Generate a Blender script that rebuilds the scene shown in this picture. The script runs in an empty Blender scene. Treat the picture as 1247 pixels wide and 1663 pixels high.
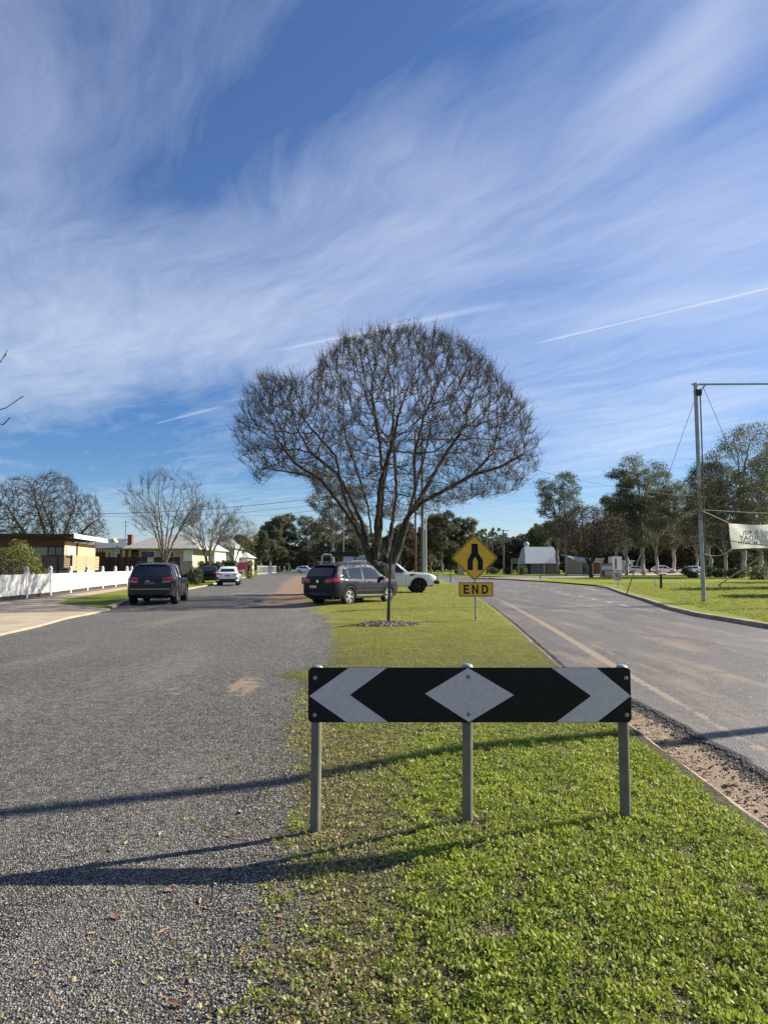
import bpy, bmesh, math, random
import numpy as np
from mathutils import Vector, Matrix
from mathutils.bvhtree import BVHTree

random.seed(7)
RNG = np.random.default_rng(7)
scene = bpy.context.scene
COL = scene.collection
R = math.radians

# ------------------------------------------------------------------ camera, world, sun
F = 1150.0
PITCH = math.atan((920 - 831.5) / F)
CAMH = 1.6
cam_d = bpy.data.cameras.new("camera")
cam_d.sensor_fit = 'VERTICAL'
cam_d.sensor_height = 36.0
cam_d.lens = F / 1663 * 36.0
cam_d.clip_start = 0.05
cam_d.clip_end = 12000
cam = bpy.data.objects.new("camera", cam_d)
COL.objects.link(cam)
cam.location = (0, 0, CAMH)
cam.rotation_euler = (R(90) + PITCH, 0, 0)
scene.camera = cam
scene.view_settings.view_transform = 'Standard'
scene.view_settings.look = 'None'
scene.view_settings.gamma = 1
scene.view_settings.use_curve_mapping = False
scene.view_settings.exposure = 1.08
scene.cycles.max_bounces = 6
scene.cycles.transparent_max_bounces = 6

CP, SP = math.cos(PITCH), math.sin(PITCH)
def ray(px, py):
    a = (px - 623.5) / F
    b = (831.5 - py) / F
    return Vector((a, CP - b * SP, SP + b * CP))
def G(px, py, z=0.0):
    d = ray(px, py)
    t = (z - CAMH) / d.z
    return Vector((d.x * t, d.y * t, z))
def P(px, py, Y):
    d = ray(px, py)
    t = Y / d.y
    return Vector((d.x * t, Y, CAMH + d.z * t))

SUN_AZ = R(21)      # from +X towards +Y
SUN_EL = R(30)
SUNV = Vector((math.cos(SUN_EL) * math.cos(SUN_AZ), math.cos(SUN_EL) * math.sin(SUN_AZ), math.sin(SUN_EL)))
sd = bpy.data.lights.new("sun", 'SUN')
sd.energy = 5.0
sd.angle = R(0.5)
sd.color = (1.0, 0.93, 0.80)
sun = bpy.data.objects.new("sun", sd)
COL.objects.link(sun)
sun.rotation_euler = SUNV.to_track_quat('Z', 'Y').to_euler()

world = bpy.data.worlds.new("World")
scene.world = world
world.use_nodes = True

class NT:
    """tiny helper for building node trees"""
    def __init__(self, tree):
        self.t = tree
        self.n = tree.nodes
        self.l = tree.links
    def node(self, kind, **kw):
        nd = self.n.new(kind)
        for k, v in kw.items():
            setattr(nd, k, v)
        return nd
    def link(self, a, b):
        self.l.new(a, b)
    def put(self, sock, v):
        if hasattr(v, 'is_output') or isinstance(v, bpy.types.NodeSocket):
            self.l.new(v, sock)
        else:
            sock.default_value = v
    def math(self, op, a, b=0.0, c=None, clamp=False):
        nd = self.node('ShaderNodeMath', operation=op, use_clamp=clamp)
        self.put(nd.inputs[0], a)
        self.put(nd.inputs[1], b)
        if c is not None:
            self.put(nd.inputs[2], c)
        return nd.outputs[0]
    def mix(self, f, a, b, blend='MIX'):
        nd = self.node('ShaderNodeMix', data_type='RGBA', blend_type=blend)
        self.put(nd.inputs[0], f)
        self.put(nd.inputs[6], a if isinstance(a, bpy.types.NodeSocket) else (*a[:3], 1))
        self.put(nd.inputs[7], b if isinstance(b, bpy.types.NodeSocket) else (*b[:3], 1))
        return nd.outputs[2]
    def noise(self, vec, scale, detail=4, rough=0.55, dist=0.0):
        nd = self.node('ShaderNodeTexNoise')
        nd.inputs['Scale'].default_value = scale
        nd.inputs['Detail'].default_value = detail
        nd.inputs['Roughness'].default_value = rough
        nd.inputs['Distortion'].default_value = dist
        if vec is not None:
            self.l.new(vec, nd.inputs['Vector'])
        return nd.outputs['Fac']
    def rng(self, v, a, b, c=0.0, d=1.0, smooth=True):
        nd = self.node('ShaderNodeMapRange', interpolation_type='SMOOTHSTEP' if smooth else 'LINEAR')
        self.put(nd.inputs[0], v)
        for i, x in zip((1, 2, 3, 4), (a, b, c, d)):
            self.put(nd.inputs[i], x)
        return nd.outputs[0]
    def mapping(self, vec, scale=(1, 1, 1), rot=(0, 0, 0), loc=(0, 0, 0)):
        nd = self.node('ShaderNodeMapping')
        nd.inputs['Scale'].default_value = scale
        nd.inputs['Rotation'].default_value = rot
        nd.inputs['Location'].default_value = loc
        self.l.new(vec, nd.inputs['Vector'])
        return nd.outputs[0]
    def comb(self, x, y, z=0.0):
        nd = self.node('ShaderNodeCombineXYZ')
        for i, v in enumerate((x, y, z)):
            self.put(nd.inputs[i], v)
        return nd.outputs[0]

def build_world():
    t = world.node_tree
    t.nodes.clear()
    N = NT(t)
    sky = N.node('ShaderNodeTexSky', sky_type='NISHITA')
    sky.sun_disc = False
    sky.sun_elevation = SUN_EL
    sky.sun_rotation = R(90) - SUN_AZ
    sky.altitude = 150
    sky.air_density = 1.0
    sky.dust_density = 0.25
    sky.ozone_density = 3.0
    tc = N.node('ShaderNodeTexCoord')
    vec = tc.outputs['Generated']
    sep = N.node('ShaderNodeSeparateXYZ')
    N.link(vec, sep.inputs[0])
    x, y, z = sep.outputs
    zz = N.math('MAXIMUM', z, 0.03)
    u = N.math('DIVIDE', x, zz)
    v = N.math('DIVIDE', y, zz)
    az = N.math('ARCTAN2', x, y)
    el = N.math('ARCSINE', z)
    plane = N.comb(u, v)
    ae = N.comb(az, el)
    # soft large cloud masses placed by bearing and elevation
    def blob(px, py, rx, ry, ang, amt):
        d = ray(px, py).normalized()
        a0, e0 = math.atan2(d.x, d.y), math.asin(d.z)
        m = N.node('ShaderNodeMapping', vector_type='TEXTURE')
        m.inputs['Location'].default_value = (a0, e0, 0)
        m.inputs['Rotation'].default_value = (0, 0, R(ang))
        m.inputs['Scale'].default_value = (rx / F, ry / F, 1)
        wv = N.node('ShaderNodeVectorMath', operation='ADD')
        N.link(ae, wv.inputs[0]); N.link(warpv, wv.inputs[1])
        N.link(wv.outputs[0], m.inputs['Vector'])
        ln = N.node('ShaderNodeVectorMath', operation='LENGTH')
        N.link(m.outputs[0], ln.inputs[0])
        return N.rng(ln.outputs['Value'], 0.0, 1.6, amt, 0.0)
    wn = N.node('ShaderNodeTexNoise')
    wn.inputs['Scale'].default_value = 3.2
    wn.inputs['Detail'].default_value = 3
    N.link(ae, wn.inputs['Vector'])
    ws = N.node('ShaderNodeVectorMath', operation='SUBTRACT')
    N.link(wn.outputs['Color'], ws.inputs[0]); ws.inputs[1].default_value = (.5, .5, .5)
    wm = N.node('ShaderNodeVectorMath', operation='SCALE')
    N.link(ws.outputs[0], wm.inputs[0]); wm.inputs['Scale'].default_value = 0.16
    warpv = wm.outputs[0]
    cov = None
    for b in [(300, 480, 420, 110, 20, .20), (760, 330, 420, 130, 30, .26), (1120, 480, 330, 190, 25, .34),
              (60, 590, 230, 90, 10, .16), (1120, 70, 230, 60, 32, .34), (20, 200, 110, 220, 0, .20),
              (1100, 690, 260, 50, 5, .22), (560, 600, 380, 80, 0, .20), (250, 560, 260, 60, 12, .10),
              (330, 250, 330, 75, 28, -.22), (700, 60, 340, 110, 5, -.26), (200, 700, 220, 60, 10, -.30),
              (930, 200, 160, 60, 32, -.12), (930, 600, 250, 40, -5, -.16), (640, 780, 700, 40, 0, -.14)]:
        q = blob(*b)
        cov = q if cov is None else N.math('ADD', cov, q)
    # fibrous cirrus in a flat layer, combed along one wind direction
    wp = N.node('ShaderNodeTexNoise')
    wp.inputs['Scale'].default_value = 0.55
    wp.inputs['Detail'].default_value = 4
    N.link(plane, wp.inputs['Vector'])
    s2 = N.node('ShaderNodeVectorMath', operation='SUBTRACT')
    N.link(wp.outputs['Color'], s2.inputs[0]); s2.inputs[1].default_value = (.5, .5, .5)
    s3 = N.node('ShaderNodeVectorMath', operation='SCALE')
    N.link(s2.outputs[0], s3.inputs[0]); s3.inputs['Scale'].default_value = 1.1
    s4 = N.node('ShaderNodeVectorMath', operation='ADD')
    N.link(plane, s4.inputs[0]); N.link(s3.outputs[0], s4.inputs[1])
    rotA = N.mapping(s4.outputs[0], (1, 1, 1), (0, 0, R(42)))
    f1 = N.noise(N.mapping(rotA, (0.6, 3.4, 1)), 1.0, 8, .64)
    rotB = N.mapping(s4.outputs[0], (1, 1, 1), (0, 0, R(62)))
    f2 = N.noise(N.mapping(rotB, (0.9, 7.0, 1), loc=(3, 7, 0)), 1.3, 8, .66)
    f3 = N.noise(s4.outputs[0], 1.2, 6, .6)
    fib = N.math('ADD', N.math('MULTIPLY', f1, .40), N.math('ADD', N.math('MULTIPLY', f2, .30), N.math('MULTIPLY', f3, .30)))
    dens = N.math('ADD', N.math('MULTIPLY', N.math('SUBTRACT', fib, .5), 1.65), N.math('ADD', cov, .16))
    dens = N.rng(dens, -0.05, 1.0, 0.0, 0.82, smooth=False)
    # contrails: thin lines in the same flat layer
    def trail(p0, p1, w, amt):
        a = ray(*p0); b = ray(*p1)
        a = Vector((a.x / a.z, a.y / a.z)); b = Vector((b.x / b.z, b.y / b.z))
        d = (b - a); L = d.length; d /= L
        du = N.math('SUBTRACT', u, a.x); dv = N.math('SUBTRACT', v, a.y)
        along = N.math('ADD', N.math('MULTIPLY', du, d.x), N.math('MULTIPLY', dv, d.y))
        acr = N.math('ABSOLUTE', N.math('SUBTRACT', N.math('MULTIPLY', du, -d.y), N.math('MULTIPLY', dv, -d.x)))
        acr = N.math('ADD', acr, N.math('MULTIPLY', N.math('SUBTRACT', f3, .5), .03))
        w1 = N.rng(along, 0, L, w * .5, w)
        m = N.rng(N.math('DIVIDE', acr, w1), 0.1, 1.0, amt, 0)
        m = N.math('MULTIPLY', m, N.rng(along, 0.0, L * .12, 0, 1))
        m = N.math('MULTIPLY', m, N.rng(along, L * .85, L, 1, 0))
        return N.math('MULTIPLY', m, N.rng(f1, .3, .6, .5, 1.0))
    for tr in [((855, 561), (1400, 432), .026, .34), ((420, 575), (850, 487), .050, .26), ((250, 689), (372, 657), .045, .26)]:
        dens = N.math('ADD', dens, trail(*tr))
    dens = N.math('MINIMUM', dens, .93)
    dens = N.math('MULTIPLY', dens, N.rng(z, 0.0, 0.10, 0.25, 1.0))
    # sky colour a touch deeper aloft
    hs = N.node('ShaderNodeHueSaturation')
    hs.inputs['Saturation'].default_value = 1.08
    hs.inputs['Value'].default_value = 1.0
    tint = N.mix(1.0, sky.outputs[0], (0.98, 0.99, 1.16), 'MULTIPLY')
    N.link(tint, hs.inputs['Color'])
    cloudc = N.mix(N.rng(z, 0.0, .6, 0, 1), (7.2, 7.9, 9.2), (5.9, 6.5, 8.1))
    q = N.math('DIVIDE', N.math('SUBTRACT', z, .17), .15)
    lowf = N.math('SUBTRACT', 1.0, N.math('MULTIPLY', N.math('POWER', 2.718, N.math('MULTIPLY', N.math('MULTIPLY', q, q), -1.0)), .24))
    base = N.mix(1.0, hs.outputs[0], N.comb(N.math('MULTIPLY', lowf, lowf), lowf, N.math('POWER', lowf, .6)), 'MULTIPLY')
    col = N.mix(dens, base, cloudc)
    bg = N.node('ShaderNodeBackground')
    bg.inputs['Strength'].default_value = 0.057
    out = N.node('ShaderNodeOutputWorld')
    N.link(col, bg.inputs[0])
    N.link(bg.outputs[0], out.inputs[0])
build_world()

# ------------------------------------------------------------------ materials
MATS = {}
def mat(name, col, rough=.7, col2=None, nscale=5.0, ndetail=4, lo=.35, hi=.65, bump=0.0, bscale=40.0,
        metal=0.0, spec=.5, stretch=(1, 1, 1), coat=0.0, trans=0.0, world=False):
    if name in MATS:
        return MATS[name]
    m = bpy.data.materials.new(name)
    m.use_nodes = True
    t = m.node_tree
    N = NT(t)
    b = t.nodes['Principled BSDF']
    b.inputs['Roughness'].default_value = rough
    b.inputs['Metallic'].default_value = metal
    b.inputs['Specular IOR Level'].default_value = spec
    b.inputs['Coat Weight'].default_value = coat
    b.inputs['Coat Roughness'].default_value = .035
    b.inputs['Transmission Weight'].default_value = trans
    if world:
        v = N.node('ShaderNodeNewGeometry').outputs['Position']
    else:
        v = N.node('ShaderNodeTexCoord').outputs['Object']
    v = N.mapping(v, stretch)
    if col2 is not None:
        f = N.rng(N.noise(v, nscale, ndetail), lo, hi)
        N.link(N.mix(f, col, col2), b.inputs['Base Color'])
    else:
        b.inputs['Base Color'].default_value = (*col, 1)
    if bump:
        bp = N.node('ShaderNodeBump')
        bp.inputs['Strength'].default_value = bump
        bp.inputs['Distance'].default_value = .01
        N.link(N.noise(v, bscale, 3), bp.inputs['Height'])
        N.link(bp.outputs[0], b.inputs['Normal'])
    MATS[name] = m
    return m

def leaf_mat(name, c1, c2, c3, nscale=.8, trans=.35, rough=.55, spec=.35):
    """leaves: tint per leaf and per clump, some light passes through"""
    m = bpy.data.materials.new(name)
    m.use_nodes = True
    t = m.node_tree
    N = NT(t)
    b = t.nodes['Principled BSDF']
    g = N.node('ShaderNodeNewGeometry')
    oi = N.node('ShaderNodeObjectInfo')
    f = N.rng(N.noise(g.outputs['Position'], nscale, 3), .38, .62)
    c = N.mix(f, c1, c2)
    rnd = N.node('ShaderNodeTexWhiteNoise', noise_dimensions='3D')
    snap = N.node('ShaderNodeVectorMath', operation='ADD')
    N.link(g.outputs['True Normal'], snap.inputs[0])
    cmb = N.comb(g.outputs['Random Per Island'], oi.outputs['Random'])
    N.link(cmb, rnd.inputs['Vector'])
    c = N.mix(N.rng(rnd.outputs['Value'], .45, 1.0, 0, .85), c, c3)
    N.link(c, b.inputs['Base Color'])
    b.inputs['Roughness'].default_value = rough
    b.inputs['Specular IOR Level'].default_value = spec
    tr = N.node('ShaderNodeBsdfTranslucent')
    N.link(N.mix(.6, c, (1, 1, .35), 'MULTIPLY') if False else c, tr.inputs['Color'])
    ms = N.node('ShaderNodeMixShader')
    ms.inputs[0].default_value = trans
    N.link(b.outputs[0], ms.inputs[1]); N.link(tr.outputs[0], ms.inputs[2])
    N.link(ms.outputs[0], t.nodes['Material Output'].inputs['Surface'])
    MATS[name] = m
    return m

def chips_nodes(N, pos, scale, dark, light, tanmix):
    """stones set in bitumen: cells of random grey"""
    vo = N.node('ShaderNodeTexVoronoi')
    vo.inputs['Scale'].default_value = scale
    vo.inputs['Randomness'].default_value = 1.0
    N.link(pos, vo.inputs['Vector'])
    sp = N.node('ShaderNodeSeparateColor')
    N.link(vo.outputs['Color'], sp.inputs[0])
    c = N.mix(N.math('POWER', sp.outputs[0], 1.6), dark, light)
    c = N.mix(N.math('MULTIPLY', N.rng(sp.outputs[1], .72, 1.0), tanmix), c, (.33, .25, .17))
    edge = N.rng(vo.outputs['Distance'], .30, .56)
    c = N.mix(N.math('MULTIPLY', edge, .92), c, (.008, .008, .008))
    h = N.math('SUBTRACT', 1.0, vo.outputs['Distance'])
    return c, h, sp.outputs[2]

def ground_mat(name, chip=104.0, dark=(.045, .043, .041), light=(.54, .52, .48), smooth=False):
    """chip seal, dirt and soil under grass, mixed by the 'dirt' and 'grass' attributes of the sheet"""
    m = bpy.data.materials.new(name)
    m.use_nodes = True
    t = m.node_tree
    N = NT(t)
    b = t.nodes['Principled BSDF']
    pos = N.node('ShaderNodeNewGeometry').outputs['Position']
    c, h, r3 = chips_nodes(N, pos, chip, dark, light, .5)
    big = N.noise(pos, .45, 5, .6)
    mid = N.noise(pos, 2.3, 5, .6)
    c = N.mix(N.rng(big, .35, .7, 0, .22), c, (.18, .165, .145))
    c = N.mix(N.rng(mid, .55, .75, 0, .25), c, (.21, .165, .12))
    lt = N.noise(N.mapping(pos, (1.0, .16, 1), (0, 0, R(-9))), .75, 5, .6)
    c = N.mix(N.rng(lt, .52, .66, 0, .30), c, (.22, .195, .165))
    c = N.mix(N.rng(lt, .46, .36, 0, .22), c, (.08, .078, .076))
    g1 = N.noise(pos, 26.0, 3, .8)
    g2 = N.noise(pos, 7.0, 3, .8)
    gm_ = N.math('MULTIPLY', N.rng(g1, .3, .7, .55, 1.5), N.rng(g2, .3, .7, .72, 1.3))
    c = N.mix(1.0, c, N.comb(gm_, gm_, gm_), 'MULTIPLY')
    # mean colour takes over where chips fall below a pixel
    cam = N.node('ShaderNodeVectorMath', operation='DISTANCE')
    N.link(pos, cam.inputs[0]); cam.inputs[1].default_value = (0, 0, 1.6)
    if smooth:
        wt = N.mapping(pos, (1.0, .10, 1))
        tr = N.noise(wt, 1.1, 4, .55)
        c = N.mix(N.rng(tr, .38, .62, .0, .38), c, (.15, .147, .145))
        tn = N.noise(N.mapping(pos, (1.4, .22, 1)), 1.0, 6, .65)
        c = N.mix(N.rng(tn, .48, .68, 0, .5), c, (.27, .215, .155))
        c = N.mix(N.rng(N.noise(pos, 3.5, 6, .7), .54, .68, 0, .6), c, (.06, .055, .05))
        gr_ = N.rng(N.noise(pos, 60.0, 2, .9), .35, .65, .45, 1.6)
        c = N.mix(.8, c, N.comb(gr_, gr_, gr_), 'MULTIPLY')
        c = N.mix(1.0, c, (1.06, 1.0, .93), 'MULTIPLY')
        crack = N.node('ShaderNodeTexVoronoi', feature='DISTANCE_TO_EDGE')
        crack.inputs['Scale'].default_value = .33
        wob = N.node('ShaderNodeTexNoise'); wob.inputs['Scale'].default_value = 1.3; wob.inputs['Detail'].default_value = 5
        N.link(pos, wob.inputs['Vector'])
        wv = N.node('ShaderNodeVectorMath', operation='MULTIPLY_ADD')
        N.link(wob.outputs['Color'], wv.inputs[0]); wv.inputs[1].default_value = (.9, .9, .9); N.link(pos, wv.inputs[2])
        N.link(wv.outputs[0], crack.inputs['Vector'])
        c = N.mix(N.rng(crack.outputs['Distance'], .002, .010, .45, 0), c, (.02, .02, .02))
    dirt = N.node('ShaderNodeAttribute', attribute_name='dirt').outputs['Fac']
    grass = N.node('ShaderNodeAttribute', attribute_name='grass').outputs['Fac']
    red = N.node('ShaderNodeAttribute', attribute_name='red').outputs['Fac']
    n2 = N.noise(pos, 6.0, 6, .65)
    n3 = N.noise(pos, 38.0, 4, .6)
    dm = N.rng(N.math('ADD', dirt, N.math('MULTIPLY', N.math('SUBTRACT', n2, .5), 1.3)), .4, .62)
    dcol = N.mix(N.rng(n3, .3, .7), (.17, .125, .085), (.36, .275, .19))
    dcol = N.mix(N.math('MULTIPLY', red, N.rng(n2, .3, .7, .55, 1)), dcol, (.22, .135, .085))
    c = N.mix(dm, c, dcol)
    gm = N.rng(N.math('ADD', grass, N.math('MULTIPLY', N.math('SUBTRACT', n2, .5), 1.1)), .14, .50)
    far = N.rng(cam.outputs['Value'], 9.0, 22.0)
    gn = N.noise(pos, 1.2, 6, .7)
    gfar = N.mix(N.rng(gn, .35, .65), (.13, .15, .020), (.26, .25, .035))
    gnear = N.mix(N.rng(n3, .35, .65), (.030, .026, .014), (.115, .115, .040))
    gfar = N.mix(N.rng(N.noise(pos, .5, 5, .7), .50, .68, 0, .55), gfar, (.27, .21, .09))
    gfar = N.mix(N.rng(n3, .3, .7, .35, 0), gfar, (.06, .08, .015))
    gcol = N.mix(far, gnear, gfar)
    c = N.mix(gm, c, gcol)
    N.link(c, b.inputs['Base Color'])
    b.inputs['Roughness'].default_value = .62 if smooth else .82
    b.inputs['Specular IOR Level'].default_value = .5 if smooth else .25
    bp = N.node('ShaderNodeBump')
    bp.inputs['Distance'].default_value = .011
    N.link(N.math('MULTIPLY', N.rng(cam.outputs['Value'], 4, 30, 1.0, .25), .55 if smooth else 1.0), bp.inputs['Strength'])
    hh = N.math('ADD', h, N.math('MULTIPLY', n3, N.math('ADD', .4, N.math('MULTIPLY', gm, .9))))
    N.link(hh, bp.inputs['Height'])
    N.link(bp.outputs[0], b.inputs['Normal'])
    MATS[name] = m
    return m

def lawn_mat(name, a=(.13, .165, .018), bcol=(.25, .26, .035), dry=(.30, .25, .09)):
    m = bpy.data.materials.new(name)
    m.use_nodes = True
    t = m.node_tree
    N = NT(t)
    b = t.nodes['Principled BSDF']
    pos = N.node('ShaderNodeNewGeometry').outputs['Position']
    n1 = N.noise(pos, .35, 6, .65)
    n2 = N.noise(pos, 9.0, 5, .7)
    n3 = N.noise(pos, .09, 4, .6)
    c = N.mix(N.rng(n2, .3, .7), a, bcol)
    c = N.mix(N.rng(n1, .52, .75, 0, .5), c, dry)
    c = N.mix(N.rng(n3, .4, .6, 0, .4), c, (.12, .16, .02))
    N.link(c, b.inputs['Base Color'])
    b.inputs['Roughness'].default_value = .9
    b.inputs['Specular IOR Level'].default_value = .1
    bp = N.node('ShaderNodeBump')
    bp.inputs['Strength'].default_value = .45
    bp.inputs['Distance'].default_value = .04
    N.link(N.noise(pos, 14.0, 5, .75), bp.inputs['Height'])
    N.link(bp.outputs[0], b.inputs['Normal'])
    MATS[name] = m
    return m

ground_mat('coarse_seal')
ground_mat('smooth_seal', chip=100.0, dark=(.04, .038, .037), light=(.40, .37, .33), smooth=True)
lawn_mat('lawn')
mat('concrete', (.42, .34, .24), .85, (.33, .26, .18), 1.2, bump=.3, bscale=60, world=True)
mat('kerb_concrete', (.38, .29, .20), .9, (.22, .165, .115), 2.2, bump=.6, bscale=30, world=True)
mat('galv', (.36, .37, .37), .45, (.25, .26, .26), 6, metal=.55, bump=.08, bscale=25)
mat('galv_dull', (.18, .168, .125), .75, (.125, .115, .088), 5, metal=0.0, spec=.3, bump=.08, bscale=25)
mat('bolt_steel', (.35, .35, .36), .35, metal=.8)
mat('sign_black', (.006, .006, .007), .55, (.010, .010, .011), 20, spec=.25)
mat('sign_white', (.62, .545, .555), .6, (.52, .45, .46), 30, 9, lo=.4, hi=.8, spec=.3)
mat('sign_white_clean', (.72, .72, .72), .5)
mat('sign_yellow', (.78, .44, .035), .5, (.70, .39, .03), 8)
mat('sign_red', (.35, .03, .04), .5)
mat('sign_green', (.06, .36, .14), .5)
mat('white_paint', (.68, .67, .64), .6, (.56, .55, .52), 3, stretch=(1, 1, .3))
mat('line_paint', (.42, .40, .37), .8, (.20, .19, .18), 18, lo=.4, hi=.6)
mat('bark_dark', (.032, .026, .021), .95, (.065, .052, .042), 7, bump=1.0, bscale=25, stretch=(1, 1, .35))
mat('bark_grey', (.14, .12, .10), .9, (.07, .058, .048), 5, bump=.8, bscale=20, stretch=(1, 1, .35))
mat('bark_gum', (.42, .37, .32), .8, (.17, .14, .115), 1.6, bump=.5, bscale=8, stretch=(1, 1, .4))
mat('twig_brown', (.055, .042, .034), .9, (.085, .062, .045), 3)
mat('twig_pale', (.13, .105, .08), .9, (.085, .07, .052), 3)
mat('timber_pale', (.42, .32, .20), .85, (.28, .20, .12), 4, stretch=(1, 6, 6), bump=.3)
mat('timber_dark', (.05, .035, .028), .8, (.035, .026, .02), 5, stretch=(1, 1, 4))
mat('maroon', (.035, .012, .013), .7, (.05, .018, .018), 4)
mat('brown_boards', (.17, .07, .045), .8, (.12, .05, .033), 4, stretch=(6, 6, 1))
mat('cream_wall', (.42, .36, .27), .8, (.37, .32, .235), 3, stretch=(1, 1, 5))
mat('yellow_wall', (.56, .42, .23), .85, (.50, .37, .20), 6)
mat('grey_roof', (.36, .35, .325), .8, (.22, .215, .20), 2.5, 6, stretch=(3, 1, .4))
mat('slate_roof', (.13, .14, .155), .7, (.10, .11, .12), 2)
mat('pale_roof', (.42, .44, .46), .5, (.34, .36, .38), 2)
mat('trim_white', (.74, .73, .70), .6)
mat('trim_dark', (.03, .028, .026), .7)
mat('brick', (.25, .10, .065), .9, (.17, .07, .05), 9)
mat('brick_pale', (.50, .33, .19), .9, (.38, .24, .14), 9, bump=.4)
mat('window_glass', (.03, .04, .05), .06, (.08, .09, .10), 2, spec=.8)
mat('curtain', (.55, .55, .52), .9, (.40, .41, .40), 8, stretch=(6, 6, .2))
mat('rubber', (.012, .012, .012), .85, (.022, .021, .02), 12)
mat('black_plastic', (.014, .014, .015), .55)
mat('dark_inside', (.006, .006, .007), .9)
mat('rim_metal', (.62, .62, .62), .3, metal=.85)
mat('chrome', (.75, .75, .76), .15, metal=1.0)
mat('paint_navy', (.006, .007, .016), .5, coat=.35, spec=.12)
mat('paint_grey', (.022, .022, .032), .55, (.028, .028, .038), 8, coat=.4, metal=.1, spec=.15)
mat('paint_white', (.78, .79, .80), .3, coat=.8)
mat('paint_silver', (.48, .49, .50), .3, metal=.4, coat=.8)
mat('paint_black', (.005, .005, .006), .55, coat=.4, spec=.15)
mat('car_glass', (.010, .014, .016), .03, spec=.8, coat=.25)
mat('lamp_red', (.36, .010, .015), .15, coat=1.0)
mat('lamp_clear', (.55, .55, .56), .12, coat=1.0)
mat('plate_white', (.62, .62, .62), .5, (.2, .2, .25), 60, lo=.52, hi=.6)
mat('plate_dark', (.05, .05, .055), .5, (.45, .45, .46), 42, lo=.52, hi=.6)
mat('wire', (.02, .02, .02), .7)
mat('rope_pale', (.48, .46, .40), .8)
mat('banner', (.74, .72, .64), .7, (.66, .65, .58), 2)
mat('banner_print', (.36, .40, .44), .8)
mat('pink', (.75, .06, .16), .6)
mat('purple', (.10, .025, .10), .6, (.15, .05, .15), 2)
mat('maroon_pole', (.13, .02, .022), .5)
mat('rust', (.22, .09, .045), .8, (.30, .29, .28), 3)
mat('post_grey', (.16, .165, .17), .8, (.12, .125, .13), 4, stretch=(4, 4, .6))
mat('bark_mulch', (.10, .07, .055), .9, (.20, .15, .12), 40)
mat('dry_leaf', (.34, .17, .07), .7, (.46, .30, .16), 8)
mat('litter', (.22, .14, .08), .8, (.40, .28, .17), 12)
leaf_mat('clover_leaf', (.20, .27, .030), (.31, .37, .040), (.46, .46, .14), 3.0, .32, .55, .28)
leaf_mat('grass_blade', (.22, .25, .030), (.31, .32, .045), (.48, .44, .15), 1.5, .35)
leaf_mat('dry_blade', (.30, .25, .10), (.22, .24, .06), (.50, .42, .24), 3.0, .25)
leaf_mat('gum_leaf', (.075, .095, .045), (.110, .125, .060), (.19, .19, .11), .35, .33)
leaf_mat('gum_leaf_brown', (.075, .076, .042), (.098, .088, .050), (.14, .115, .065), .4, .22)
leaf_mat('dark_leaf', (.065, .085, .040), (.090, .108, .050), (.15, .16, .08), .5, .2)
leaf_mat('seed_leaf', (.070, .052, .036), (.09, .068, .045), (.13, .095, .06), 1.0, .2)
leaf_mat('shrub_leaf', (.10, .11, .03), (.17, .17, .035), (.26, .24, .06), 1.5, .3)
leaf_mat('hedge_leaf', (.045, .060, .025), (.07, .085, .03), (.12, .13, .05), 1.0, .2)
M = MATS

# ------------------------------------------------------------------ mesh helpers
def mesh_obj(name, verts, faces, m=None, parent=None, smooth=False, loc=None, rotz=None, mats=None, fmat=None):
    me = bpy.data.meshes.new(name)
    if isinstance(verts, np.ndarray):
        verts = verts.astype(float).tolist()
    me.from_pydata(verts, [], faces)
    if mats:
        for q in mats:
            me.materials.append(q)
        if fmat is not None:
            me.polygons.foreach_set('material_index', fmat)
    elif m is not None:
        me.materials.append(m)
    if smooth:
        me.polygons.foreach_set('use_smooth', [True] * len(me.polygons))
    me.update()
    o = bpy.data.objects.new(name, me)
    COL.objects.link(o)
    if parent is not None:
        o.parent = parent
    if loc is not None:
        o.location = loc
    if rotz is not None:
        o.rotation_euler = (0, 0, rotz)
    return o

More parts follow.
